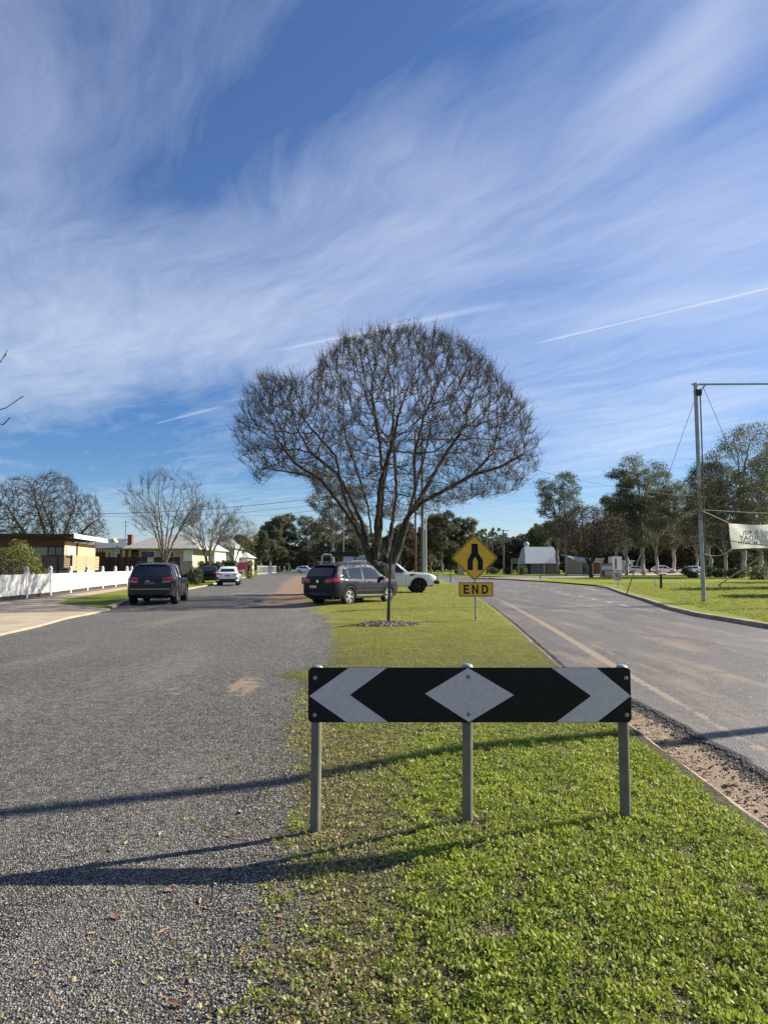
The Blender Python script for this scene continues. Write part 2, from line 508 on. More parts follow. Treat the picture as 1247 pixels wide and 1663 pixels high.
class MB:
    """collects boxes, tubes and polygons into one mesh"""
    def __init__(self):
        self.v = []
        self.f = []
    def add(self, vs, fs):
        b = len(self.v)
        self.v += [tuple(p) for p in vs]
        self.f += [tuple(i + b for i in q) for q in fs]
        return self
    def box(self, x0, x1, y0, y1, z0, z1, M4=None, bev=0.0):
        if bev > 0:
            vs, fs = bevel_box(x0, x1, y0, y1, z0, z1, bev)
        else:
            vs = [(x0, y0, z0), (x1, y0, z0), (x1, y1, z0), (x0, y1, z0), (x0, y0, z1), (x1, y0, z1), (x1, y1, z1), (x0, y1, z1)]
            fs = [(0, 3, 2, 1), (4, 5, 6, 7), (0, 1, 5, 4), (1, 2, 6, 5), (2, 3, 7, 6), (3, 0, 4, 7)]
        if M4 is not None:
            vs = [M4 @ Vector(p) for p in vs]
        return self.add(vs, fs)
    def tube(self, pts, rad, n=8, caps=True):
        pts = [Vector(p) for p in pts]
        if not isinstance(rad, (list, tuple)):
            rad = [rad] * len(pts)
        vs = []
        prev = None
        for i, p in enumerate(pts):
            a = pts[max(i - 1, 0)]
            c = pts[min(i + 1, len(pts) - 1)]
            d = (c - a).normalized()
            if prev is None:
                ref = Vector((0, 0, 1)) if abs(d.z) < .9 else Vector((1, 0, 0))
                u = d.cross(ref).normalized()
            else:
                u = (prev - d * prev.dot(d)).normalized()
            prev = u
            w = d.cross(u)
            for k in range(n):
                t = 2 * math.pi * k / n
                vs.append(p + (u * math.cos(t) + w * math.sin(t)) * rad[i])
        fs = []
        for i in range(len(pts) - 1):
            for k in range(n):
                k2 = (k + 1) % n
                fs.append((i * n + k, i * n + k2, (i + 1) * n + k2, (i + 1) * n + k))
        if caps:
            fs.append(tuple(range(n))[::-1])
            fs.append(tuple((len(pts) - 1) * n + k for k in range(n)))
        return self.add(vs, fs)
    def lathe(self, prof, n=16, axis='Z', M4=None):
        """prof: list of (radius, height)"""
        vs = []
        for r, h in prof:
            for k in range(n):
                t = 2 * math.pi * k / n
                p = Vector((r * math.cos(t), r * math.sin(t), h))
                if axis == 'Y':
                    p = Vector((p.x, p.z, p.y))
                vs.append(M4 @ p if M4 is not None else p)
        fs = []
        for i in range(len(prof) - 1):
            for k in range(n):
                k2 = (k + 1) % n
                fs.append((i * n + k, i * n + k2, (i + 1) * n + k2, (i + 1) * n + k))
        return self.add(vs, fs)
    def prism(self, poly, y0, y1, M4=None):
        """poly in (x,z), extruded along y"""
        n = len(poly)
        vs = [Vector((x, y0, z)) for x, z in poly] + [Vector((x, y1, z)) for x, z in poly]
        if M4 is not None:
            vs = [M4 @ p for p in vs]
        fs = [tuple(range(n)), tuple(range(2 * n - 1, n - 1, -1))]
        for k in range(n):
            k2 = (k + 1) % n
            fs.append((k2, k, n + k, n + k2))
        return self.add(vs, fs)
    def build(self, name, m, parent=None, smooth=False, **kw):
        o = mesh_obj(name, self.v, self.f, m, parent, smooth, **kw)
        if smooth:
            o.data.set_sharp_from_angle(angle=R(40))
        return o

def bevel_box(x0, x1, y0, y1, z0, z1, b):
    bm = bmesh.new()
    bmesh.ops.create_cube(bm, size=1)
    for v in bm.verts:
        v.co = ((x0 + x1) / 2 + v.co.x * (x1 - x0), (y0 + y1) / 2 + v.co.y * (y1 - y0), (z0 + z1) / 2 + v.co.z * (z1 - z0))
    bmesh.ops.bevel(bm, geom=bm.edges[:], offset=b, segments=2, affect='EDGES', profile=.5)
    bm.verts.index_update()
    vs = [v.co.copy() for v in bm.verts]
    fs = [tuple(v.index for v in f.verts) for f in bm.faces]
    bm.free()
    return vs, fs

def tag(o, label=None, cat=None, group=None, kind=None):
    if label: o['label'] = label
    if cat: o['category'] = cat
    if group: o['group'] = group
    if kind: o['kind'] = kind
    return o

def thing(name, label, cat, loc=(0, 0, 0), rotz=0.0, group=None):
    o = bpy.data.objects.new(name, None)
    COL.objects.link(o)
    o.empty_display_size = .3
    o.location = loc
    o.rotation_euler = (0, 0, rotz)
    return tag(o, label, cat, group)

def copy_tree(root, loc=None, rotz=None, label=None, scale=None, group=None):
    r = root.copy()
    COL.objects.link(r)
    kids = CHILDREN.get(root.name) or [c for c in root.children]
    CHILDREN[root.name] = kids
    for c in kids:
        k = c.copy()
        COL.objects.link(k)
        k.parent = r
        sub = CHILDREN.get(c.name) or [g for g in c.children]
        CHILDREN[c.name] = sub
        for g in sub:
            q = g.copy()
            COL.objects.link(q)
            q.parent = k
    if loc is not None: r.location = loc
    if rotz is not None: r.rotation_euler = (0, 0, rotz)
    if scale is not None: r.scale = (scale,) * 3 if not isinstance(scale, tuple) else scale
    if label: r['label'] = label
    if group: r['group'] = group
    return r
CHILDREN = {}

def sheet(name, pts, z, m, thick=0.0, kind='structure', parent=None):
    """flat polygon on the ground; pts are (x, y)"""
    bm = bmesh.new()
    vs = [bm.verts.new((p[0], p[1], z)) for p in pts]
    f = bm.faces.new(vs)
    if f.normal.z < 0:
        f.normal_flip()
    bm.normal_update()
    if f.normal.z < 0:
        bmesh.ops.reverse_faces(bm, faces=[f])
    if thick:
        ex = bmesh.ops.extrude_face_region(bm, geom=[f])
        low = [g for g in ex['geom'] if isinstance(g, bmesh.types.BMVert)]
        # the extruded copy stays on top, the first ring goes down
        for v in vs:
            v.co.z = z - thick
    bmesh.ops.triangulate(bm, faces=bm.faces[:])
    bmesh.ops.recalc_face_normals(bm, faces=bm.faces[:])
    me = bpy.data.meshes.new(name)
    bm.to_mesh(me); bm.free()
    me.materials.append(m)
    if not thick and me.polygons[0].normal.z < 0:
        me.flip_normals()
    o = bpy.data.objects.new(name, me)
    COL.objects.link(o)
    if parent: o.parent = parent
    if kind: o['kind'] = kind
    return o

def lerp_table(tab, t):
    xs = [a for a, _ in tab]; ys = [b for _, b in tab]
    return float(np.interp(t, xs, ys))
def sstep(a, b, x):
    t = min(max((x - a) / (b - a), 0), 1)
    return t * t * (3 - 2 * t)

# ------------------------------------------------------------------ the ground
# right hand edge of the grassed median (its kerb), x as a function of y
MK = [(p.y, p.x) for p in [G(1420, 1480, .1), G(1247, 1343, .1), G(1100, 1236, .1), G(1030, 1184, .1), G(905, 1080, .1),
                           G(830, 1011, .1), G(790, 979, .1), G(752, 955, .1), G(720, 942, .1), G(697, 935, .1)]]
MK = [(-4, MK[0][1] - .02)] + MK
XL = [(-4, -.8), (2.5, -.78), (4.3, -.66), (6.6, -.92), (10, -1.35), (12, -1.15), (18, -1.5), (24, -2.2), (30, -4.2), (45, -5.2), (70, -8.0), (120, -13)]
XD = [(-4, .15), (2.5, .22), (4.3, .30), (6.6, -.25), (12, -.45), (18, -.9), (24, -1.0), (29, -1.4), (45, -3.2), (70, -6.0), (120, -12)]
MEND = 118.0
_rs = np.random.RandomState(3)
_ph = _rs.rand(24, 4)
def wob(x, y, sc=1.0):
    s = 0
    for i in range(8):
        k = (.7 + i * .55) * sc
        a = _ph[i, 0] * 6.28
        s += math.sin((x * math.cos(a) + y * math.sin(a)) * k * 2.1 + _ph[i, 1] * 6.28) / (1 + i * .5)
    return s / 3.2
def grass_at(x, y):
    l = lerp_table(XL, y); d = lerp_table(XD, y); k = lerp_table(MK, y)
    g = (x - l) / max(d - l, .05)
    g = min(max(g, -.5), 1.0) + .20 * wob(x, y, 1.3) * (1 if g < 1.2 else .4)
    # bare patches round the sapling and the post
    g -= 1.3 * math.exp(-(((x - .12) / .70) ** 2 + ((y - 18.6) / .75) ** 2))
    g -= .8 * math.exp(-(((x - .50) / .13) ** 2 + ((y - 4.33) / .14) ** 2))
    g -= .7 * math.exp(-(((x - .45) / .16) ** 2 + ((y - 3.05) / .10) ** 2))
    # tuft island in the gravel left of the board
    g += .7 * math.exp(-(((x + 1.35) / .55) ** 2 + ((y - 10.6) / .5) ** 2))
    g += .35 * math.exp(-(((x + 2.2) / .9) ** 2 + ((y - 24.5) / 1.6) ** 2))
    if x > k - .12: g -= .4
    return min(max(g, 0), 1)
def H(x, y):
    """height of the median: a low mound that rises from the gravel to the kerb"""
    l = lerp_table(XL, y); k = lerp_table(MK, y)
    up = sstep(l - .3, l + 1.6, x)
    return .006 + .094 * up + .012 * wob(x, y, 1.1) * up

def strips(y0, y1, ratio=1.045, step=.10):
    ys = [y0]
    while ys[-1] < y1:
        ys.append(ys[-1] + max(step, (ys[-1]) * (ratio - 1)))
    return ys
def attr(me, name, vals):
    a = me.attributes.new(name, 'FLOAT', 'POINT')
    a.data.foreach_set('value', vals)

def build_ground():
    g = sheet('ground', [(-6000, -300), (6000, -300), (6000, 9000), (-6000, 9000)], -.06, M['lawn'])
    # ---- left street: coarse chip seal
    lk = [G(-260, 1120), G(0, 1031), G(60, 1018), G(110, 1004), G(150, 996), G(182, 988), G(215, 976), G(260, 964), G(310, 957),
          G(341, 951), G(372, 943), G(400, 938), G(425, 933), G(430, 929.5)]
    pts = [(-30, -4), (-14, 1.5)] + [(p.x, p.y) for p in lk] + [(-6, 215), (8, 150), (4.6, 112), (3.4, 30), (2.0, 12), (1.9, -4)]
    sheet('left_road', pts, 0.0, M['coarse_seal'])
    # ---- median with its gravel verge
    ys = strips(-1.0, MEND, 1.035, .09)
    NX = 64
    vs = []; gr = []; di = []; re = []
    for y in ys:
        k = lerp_table(MK, y); l = lerp_table(XL, y) - 2.7 - y * .02
        for i in range(NX + 1):
            t = i / NX
            x = l + (k - l) * t
            e = min(1, t * 6)
            vs.append((x, y, .004 + (H(x, y) - .004) * e))
            gv = grass_at(x, y) * e
            gr.append(gv)
            d = 0.0
            if y > 9:
                dl = math.exp(-((x - (lerp_table(XL, y) - .1)) / (.5 + y * .035)) ** 2)
                d = dl * sstep(22, 32, y) * (1 - .2 * sstep(60, 90, y))
            d = max(d, .9 * math.exp(-(((x - .12) / .9) ** 2 + ((y - 18.6) / .9) ** 2)))
            d = max(d, .25 * sstep(.35, .0, abs(gv - .45)))
            d += .55 * math.exp(-(((x + 1.75) / .25) ** 2 + ((y - 9.6) / 1.2) ** 2))
            d += .5 * math.exp(-(((x + 2.0) / .14) ** 2 + ((y - 9.9) / .9) ** 2))
            a_ = (x + 2.75) + (y - 9.3) * .17
            d += .62 * math.exp(-((a_ / .33) ** 2 + ((y - 9.3) / 1.9) ** 2)) * (.75 + .4 * wob(x, y, 2.0))
            a_ = (x + 2.15) - (y - 5.2) * .10
            d += .48 * math.exp(-((a_ / .30) ** 2 + ((y - 5.2) / .9) ** 2)) * (.75 + .4 * wob(x, y, 2.0))
            d += .40 * math.exp(-(((x + 3.1) / .5) ** 2 + ((y - 14.5) / 3.0) ** 2)) * (.7 + .5 * wob(x, y, 1.2))
            di.append(d * e)
            re.append(sstep(22, 34, y))
    fs = []
    W = NX + 1
    for j in range(len(ys) - 1):
        for i in range(NX):
            a = j * W + i
            fs.append((a, a + 1, a + W + 1, a + W))
    md = mesh_obj('median', vs, fs, M['coarse_seal'], smooth=True)
    md['kind'] = 'structure'
    attr(md.data, 'grass', gr); attr(md.data, 'dirt', di); attr(md.data, 'red', re)
    # ---- gutter dirt beside the median kerb
    ys2 = strips(-3.0 if False else -.8, 60, 1.04, .12)
    gut = sheet('gutter', [(lerp_table(MK, y) + .02, y) for y in ys2] + [(lerp_table(MK, y) + 1.6, y) for y in ys2[::-1]], -.03, M['coarse_seal'])
    n = len(gut.data.vertices)
    attr(gut.data, 'dirt', [1.4] * n)
    # ---- right road
    RK = [(p.y, p.x) for p in [G(1247, 1021), G(1190, 1011), G(1130, 1001), G(1085, 990), G(1045, 976), G(1010, 965), G(985, 955.5)]]
    RK = [(-4, RK[0][1] - .05)] + RK
    vs = []; di = []; gr = []
    ys = strips(-1.0, 75, 1.03, .07)
    NX = 90
    for y in ys:
        k = lerp_table(MK, y)
        gap = .50 * (1 - sstep(7.0, 11.5, y)) + .14
        edge = k + gap + (.07 * wob(3.1, y, 4.0) + .035 * wob(9.1, y, 14.0)) * (1 - .7 * sstep(8, 12, y))
        xr = (lerp_table(RK, y) if y < RK[-1][0] else 40) + .12
        xr = min(xr, 40 if y > 52 else xr)
        for i in range(NX + 1):
            t = (i / NX) ** 1.7
            x = edge + (xr - edge) * t
            z = .0 - .028 * (1 - sstep(0, .10, x - edge)) if i < 6 else 0.0
            if i == 0: z = -.045
            vs.append((x, y, z))
            u = x - k
            d = (.62 + .14 * wob(x, y, 1.5)) * math.exp(-((u - 1.0) / .085) ** 2) + .42 * math.exp(-((u - 1.32) / .05) ** 2) * (.6 + .5 * wob(x, y, 2.2)) + .46 * math.exp(-((u - 1.9) / .60) ** 2) * (.6 + .5 * wob(x, y, .8))
            d += .30 * math.exp(-((u - .8) / .5) ** 2) * sstep(7, 14, y)
            d *= 1 - .6 * sstep(22, 45, y)
            di.append(max(d, 0))
    fs = []
    W = NX + 1
    for j in range(len(ys) - 1):
        for i in range(NX):
            a = j * W + i
            fs.append((a, a + 1, a + W + 1, a + W))
    rr = mesh_obj('right_road', vs, fs, M['smooth_seal'], smooth=True)
    rr['kind'] = 'structure'
    attr(rr.data, 'dirt', di)
    # ---- where the roads meet far off
    q = [G(975, 953), G(900, 946.5), G(850, 943.5), G(800, 940), G(740, 936), G(700, 933), G(600, 930), G(500, 928.5), G(420, 928.5)]
    far = [(3.0, 70), (40, 70), (40, 57)] + [(p.x, p.y) for p in q] + [(-60, 215), (-22, 130), (-6, 116)]
    sheet('far_road', far, -.008, M['smooth_seal'])
    # ---- lawns that stand a kerb above the road
    rv = [(60, -8), (lerp_table(RK, -4) + .13, -8)] + [(x + .13, y) for y, x in RK] + [(p.x + .1, p.y + .3) for p in [G(975, 953), G(900, 946.5), G(850, 943.5)]]
    rv += [(p.x, p.y) for p in [G(830, 940), G(900, 937.5), G(1000, 935.5)]] + [(400, 135), (400, -8)]
    sheet('right_lawn', rv, .11, M['lawn'])
    fl = [(p.x, p.y) for p in [G(420, 928), G(500, 927.5), G(600, 928.3), G(700, 931), G(740, 933.5), G(800, 936), G(850, 936.2), G(1000, 932)]] + [(500, 170), (900, 900), (-600, 900), (-120, 240)]
    sheet('far_lawn', fl, .03, M['lawn'])
    sheet('far_drive', [(p.x, p.y) for p in [G(760, 939.5), G(850, 942.5), G(1000, 936.5), G(1300, 930), G(1300, 928.5), G(1000, 932.5), G(850, 937)]], .114, M['concrete'])
    sheet('car_park', [(p.x, p.y) for p in [G(1010, 932.3), G(1180, 932.5), G(1400, 931), G(1400, 927), G(1010, 927)]], .115, M['concrete'])
    lv = [(-14.4, 1.5)] + [(p.x - .1, p.y) for p in lk] + [(-60, 215), (-300, 215), (-300, 1.5)]
    sheet('left_lawn', lv, .05, M['lawn'])
    dw = [G(-330, 1128, .054), G(0, 1029, .054), G(60, 1016, .054), G(110, 1002.5, .054), G(150, 995, .054), G(179, 988.5, .054), G(140, 984.5, .054), G(92, 980.5, .054), G(110, 974, .054),
          G(80, 976, .054), G(0, 985, .054), G(-330, 1015, .054)]
    sheet('driveway', [(p.x, p.y) for p in dw], .054, M['concrete'], thick=.08)
    fp = [G(-330, 1015.5, .058), G(0, 985.5, .058), G(92, 976, .058), G(150, 966, .058), G(215, 956, .058), G(300, 941, .058), G(345, 934, .058), G(380, 931, .058), G(382, 929, .058),
          G(340, 931.5, .058), G(300, 937, .058), G(213, 952, .058), G(141, 962, .058), G(81, 970, .058), G(0, 977.5, .058), G(-330, 1004, .058)]
    sheet('footpath', [(p.x, p.y) for p in fp], .058, M['concrete'])
    db = [G(-330, 1003.5, .062), G(0, 977, .062), G(81, 969.6, .062), G(141, 961.6, .062), G(213, 951.6, .062)]
    sheet('garden_bed', [(p.x, p.y) for p in db] + [(p.x - 1.1, p.y) for p in db[::-1]], .062, M['bark_mulch'])
    # ---- kerbs, block by block
    def kerb(name, line, w, h, z0, y0, y1, blk, side, rounded=True):
        root = thing(name, None, None)
        root['kind'] = 'structure'
        y = y0; i = 0
        rr_ = random.Random(5)
        while y < y1:
            L = max(blk, y * .05)
            mb = MB()
            ya, yb = y + .006, y + L - .006
            rows = []
            for k_ in range(4):
                yy = ya + (yb - ya) * k_ / 3
                x = line(yy)
                wb = .012 * wob(2.0, yy, 3.0)
                prof = [(0, z0), (.0, z0 + h * .62), (.03, z0 + h * .95), (w * .5, z0 + h), (w - .02, z0 + h * .97), (w, z0 + h * .7), (w, z0)]
                rows.append([(x + side * (a + wb), yy, c) for a, c in prof])
            vs = [p for r_ in rows for p in r_]
            n = 7
            fs = []
            for a in range(3):
                for b in range(n - 1):
                    fs.append((a * n + b, a * n + b + 1, (a + 1) * n + b + 1, (a + 1) * n + b))
            fs += [tuple(range(n)), tuple(range(3 * n, 4 * n))]
            mb.add(vs, fs)
            mb.build('kerb_block', M['kerb_concrete'], root, smooth=True)
            y += L; i += 1
    kerb('median_kerb', lambda y: lerp_table(MK, y) + .055, .11, .145, -.05, .3, 60, 1.2, -1)
    kerb('right_kerb', lambda y: lerp_table(RK, y), .24, .15, -.03, 8.0, RK[-1][0] - .05, 1.5, 1)
    # left kerb: short blocks along the pixel-traced line
    root = thing('left_kerb', None, None); root['kind'] = 'structure'
    L = [Vector((p.x, p.y, 0)) for p in lk[5:12]]
    for a, b in zip(L[:-1], L[1:]):
        n = max(1, int((b - a).length / 2.4))
        for i in range(n):
            p = a.lerp(b, i / n + .004); q_ = a.lerp(b, (i + 1) / n - .004)
            d = (q_ - p).normalized(); s = Vector((-d.y, d.x, 0)) * .2
            mb = MB()
            mb.add([p + Vector((0, 0, -.03)), q_ + Vector((0, 0, -.03)), q_ + Vector((0, 0, .09)), p + Vector((0, 0, .09)),
                    p + s + Vector((0, 0, -.03)), q_ + s + Vector((0, 0, -.03)), q_ + s + Vector((0, 0, .10)), p + s + Vector((0, 0, .10))],
                   [(0, 1, 2, 3), (7, 6, 5, 4), (3, 2, 6, 7), (0, 3, 7, 4), (1, 5, 6, 2)])
            mb.build('kerb_block', M['concrete'], root)
    # ---- painted dashes
    for (x0, y0, x1, y1) in [(855, 950.8, 862, 952.6), (868, 953.2, 873, 954.2), (879, 955.4, 884, 956.6), (891, 957.4, 897, 958.6), (904, 959.8, 911, 961.4),
                             (919, 962.8, 925, 964.2), (940, 967.3, 946, 969.2), (960, 971.6, 967, 974), (984, 977, 994, 979.6), (1006, 981.6, 1022, 985.4),
                             (947, 954.2, 969, 959.0)]:
        a = G(x0, y0); b = G(x1, y1)
        d = (b - a).normalized(); s = Vector((-d.y, d.x, 0)) * .09
        o = sheet('lane_marking', [tuple((a + s)[:2]), tuple((b + s)[:2]), tuple((b - s)[:2]), tuple((a - s)[:2])], .005, M['line_paint'])
    # ---- hills
    vs = []; fs = []
    NXH = 120
    for j, (yy, sc) in enumerate([(2300, 0), (2600, .6), (2900, 1), (3300, .7)]):
        for i in range(NXH + 1):
            x = -3200 + 6400 * i / NXH
            h = 52 + 34 * wob(x * .0012, .3, 1.0) + 16 * wob(x * .004, 7, 1.0) + 28 * math.exp(-((x + 700) / 500) ** 2)
            vs.append((x, yy, -1 + h * sc * (1 - .25 * sstep(200, 1500, x))))
    for j in range(3):
        for i in range(NXH):
            a = j * (NXH + 1) + i
            fs.append((a, a + 1, a + NXH + 2, a + NXH + 1))
    hl = mesh_obj('hills', vs, fs, mat('hill_forest', (.030, .045, .022), .95, (.055, .07, .035), .02, bump=1.0, bscale=.05, world=True), smooth=True)
    hl['kind'] = 'structure'
build_ground()

# ------------------------------------------------------------------ ground cover (grass, clover, litter, loose stones)
def proto(name, vs, fs, m):
    me = bpy.data.meshes.new(name)
    me.from_pydata([tuple(v) for v in vs], [], fs)
    me.materials.append(m)
    me.update()
    return bpy.data.objects.new(name, me)

def clover_proto(rng, n, spread, hgt, leaf, m):
    vs = []; fs = []
    for _ in range(n):
        r = spread * math.sqrt(rng.random()); a = rng.random() * 6.283
        x, y = r * math.cos(a), r * math.sin(a)
        h = hgt * (.35 + .75 * rng.random()) * (1 - .35 * (r / spread))
        L = leaf * (.6 + .7 * rng.random())
        yaw = rng.random() * 6.283
        tilt = rng.gauss(.85, .45)
        w = L * (.30 + .14 * rng.random())
        ds = Vector((math.cos(yaw) * math.cos(tilt), math.sin(yaw) * math.cos(tilt), math.sin(tilt)))
        sd_ = Vector((-math.sin(yaw), math.cos(yaw), 0))
        up = ds.cross(sd_) * -1
        o = Vector((x, y, h * .55))
        b = len(vs)
        pts = [o, o + ds * L * .38 + sd_ * w + up * L * .10, o + ds * L * .78 + sd_ * w * .75 + up * L * .08, o + ds * L,
               o + ds * L * .78 - sd_ * w * .75 + up * L * .08, o + ds * L * .38 - sd_ * w + up * L * .10, o + ds * L * .55]
        vs += pts
        fs += [(b, b + 1, b + 6), (b + 1, b + 2, b + 6), (b + 2, b + 3, b + 6), (b + 3, b + 4, b + 6), (b + 4, b + 5, b + 6), (b + 5, b, b + 6)]
        if rng.random() < .5:
            b = len(vs)
            vs += [Vector((x * .6, y * .6, -.01)), Vector((x * .6 + .002, y * .6, -.01)), o]
            fs.append((b, b + 1, b + 2))
    return proto('clover_clump', vs, fs, m)

def blade_proto(rng, n, spread, hgt, wid, m, bend=.5):
    vs = []; fs = []
    for _ in range(n):
        r = spread * math.sqrt(rng.random()); a = rng.random() * 6.283
        o = Vector((r * math.cos(a), r * math.sin(a), -.01))
        h = hgt * (.4 + .8 * rng.random())
        yaw = rng.random() * 6.283
        d = Vector((math.cos(yaw), math.sin(yaw), 0)); s = Vector((-d.y, d.x, 0)) * wid * (.6 + .7 * rng.random())
        bnd = bend * (.3 + rng.random())
        p1 = o + Vector((0, 0, h * .55)) + d * h * .18 * bnd
        p2 = o + Vector((0, 0, h * (1 - .35 * bnd))) + d * h * .75 * bnd
        b = len(vs)
        vs += [o - s, o + s, p1 + s * .8, p1 - s * .8, p2]
        fs += [(b, b + 1, b + 2, b + 3), (b + 3, b + 2, b + 4)]
    return proto('grass_tuft', vs, fs, m)

def stone_proto(rng, m):
    bm = bmesh.new()
    bmesh.ops.create_icosphere(bm, subdivisions=1, radius=1)
    for v in bm.verts:
        v.co *= .6 + .5 * rng.random()
        v.co.z *= .7
    bmesh.ops.dissolve_limit(bm, angle_limit=R(12), verts=bm.verts[:], edges=bm.edges[:])
    me = bpy.data.meshes.new('stone'); bm.to_mesh(me); bm.free()
    me.materials.append(m)
    return bpy.data.objects.new('stone', me)

def leaf_proto(rng, m, narrow=.18):
    vs = []; fs = []
    n = 6
    curl = rng.uniform(.1, .45); tw = rng.uniform(-.5, .5)
    for i in range(n + 1):
        t = i / n
        w = narrow * math.sin(math.pi * min(t * .97 + .03, 1)) ** .8 + .004
        z = .05 + curl * (t - .5) ** 2
        a = tw * (t - .5)
        for s in (-1, 0, 1):
            vs.append((t - .5, s * w * math.cos(a), z + s * w * math.sin(a) + (.05 if s else 0)))
    for i in range(n):
        for s in range(2):
            a = i * 3 + s
            fs.append((a, a + 1, a + 4, a + 3))
    return proto('leaf', vs, fs, m)

def scatter(name, protos, P_, S_, rotz, label, cat, tilt=.25, seed=1):
    """instances of small prototypes on a cloud of points; one object"""
    n = len(P_)
    me = bpy.data.meshes.new(name)
    me.vertices.add(n)
    me.vertices.foreach_set('co', np.asarray(P_, dtype=np.float32).ravel())
    rs = np.random.RandomState(seed)
    rot = np.zeros((n, 3), dtype=np.float32)
    rot[:, 2] = rotz if rotz is not None else rs.rand(n) * 6.283
    rot[:, 0] = rs.normal(0, tilt, n); rot[:, 1] = rs.normal(0, tilt, n)
    a = me.attributes.new('rot', 'FLOAT_VECTOR', 'POINT'); a.data.foreach_set('vector', rot.ravel())
    a = me.attributes.new('scl', 'FLOAT', 'POINT'); a.data.foreach_set('value', np.asarray(S_, dtype=np.float32))
    a = me.attributes.new('pick', 'INT', 'POINT'); a.data.foreach_set('value', rs.randint(0, len(protos), n).astype(np.int32))
    me.update()
    o = bpy.data.objects.new(name, me)
    COL.objects.link(o)
    c = bpy.data.collections.new(name + '_kinds')
    for p in protos:
        c.objects.link(p)
    ng = bpy.data.node_groups.new(name, 'GeometryNodeTree')
    ng.interface.new_socket('Geometry', in_out='INPUT', socket_type='NodeSocketGeometry')
    ng.interface.new_socket('Geometry', in_out='OUTPUT', socket_type='NodeSocketGeometry')
    gi = ng.nodes.new('NodeGroupInput'); go = ng.nodes.new('NodeGroupOutput')
    ci = ng.nodes.new('GeometryNodeCollectionInfo')
    ci.inputs['Collection'].default_value = c
    ci.inputs['Separate Children'].default_value = True
    ci.inputs['Reset Children'].default_value = True
    ip = ng.nodes.new('GeometryNodeInstanceOnPoints')
    ip.inputs['Pick Instance'].default_value = True
    mp = ng.nodes.new('GeometryNodeMeshToPoints')
    def na(nm, ty):
        q = ng.nodes.new('GeometryNodeInputNamedAttribute'); q.data_type = ty
        q.inputs['Name'].default_value = nm
        return q.outputs['Attribute']
    ng.links.new(gi.outputs[0], mp.inputs['Mesh'])
    ng.links.new(mp.outputs[0], ip.inputs['Points'])
    ng.links.new(ci.outputs[0], ip.inputs['Instance'])
    ng.links.new(na('pick', 'INT'), ip.inputs['Instance Index'])
    ng.links.new(na('rot', 'FLOAT_VECTOR'), ip.inputs['Rotation'])
    ng.links.new(na('scl', 'FLOAT'), ip.inputs['Scale'])
    ng.links.new(ip.outputs[0], go.inputs[0])
    md = o.modifiers.new('scatter', 'NODES')
    md.node_group = ng
    tag(o, label, cat, kind='stuff')
    return o

def recol(me, m):
    c = me.copy(); c.materials.clear(); c.materials.append(m)
    return c

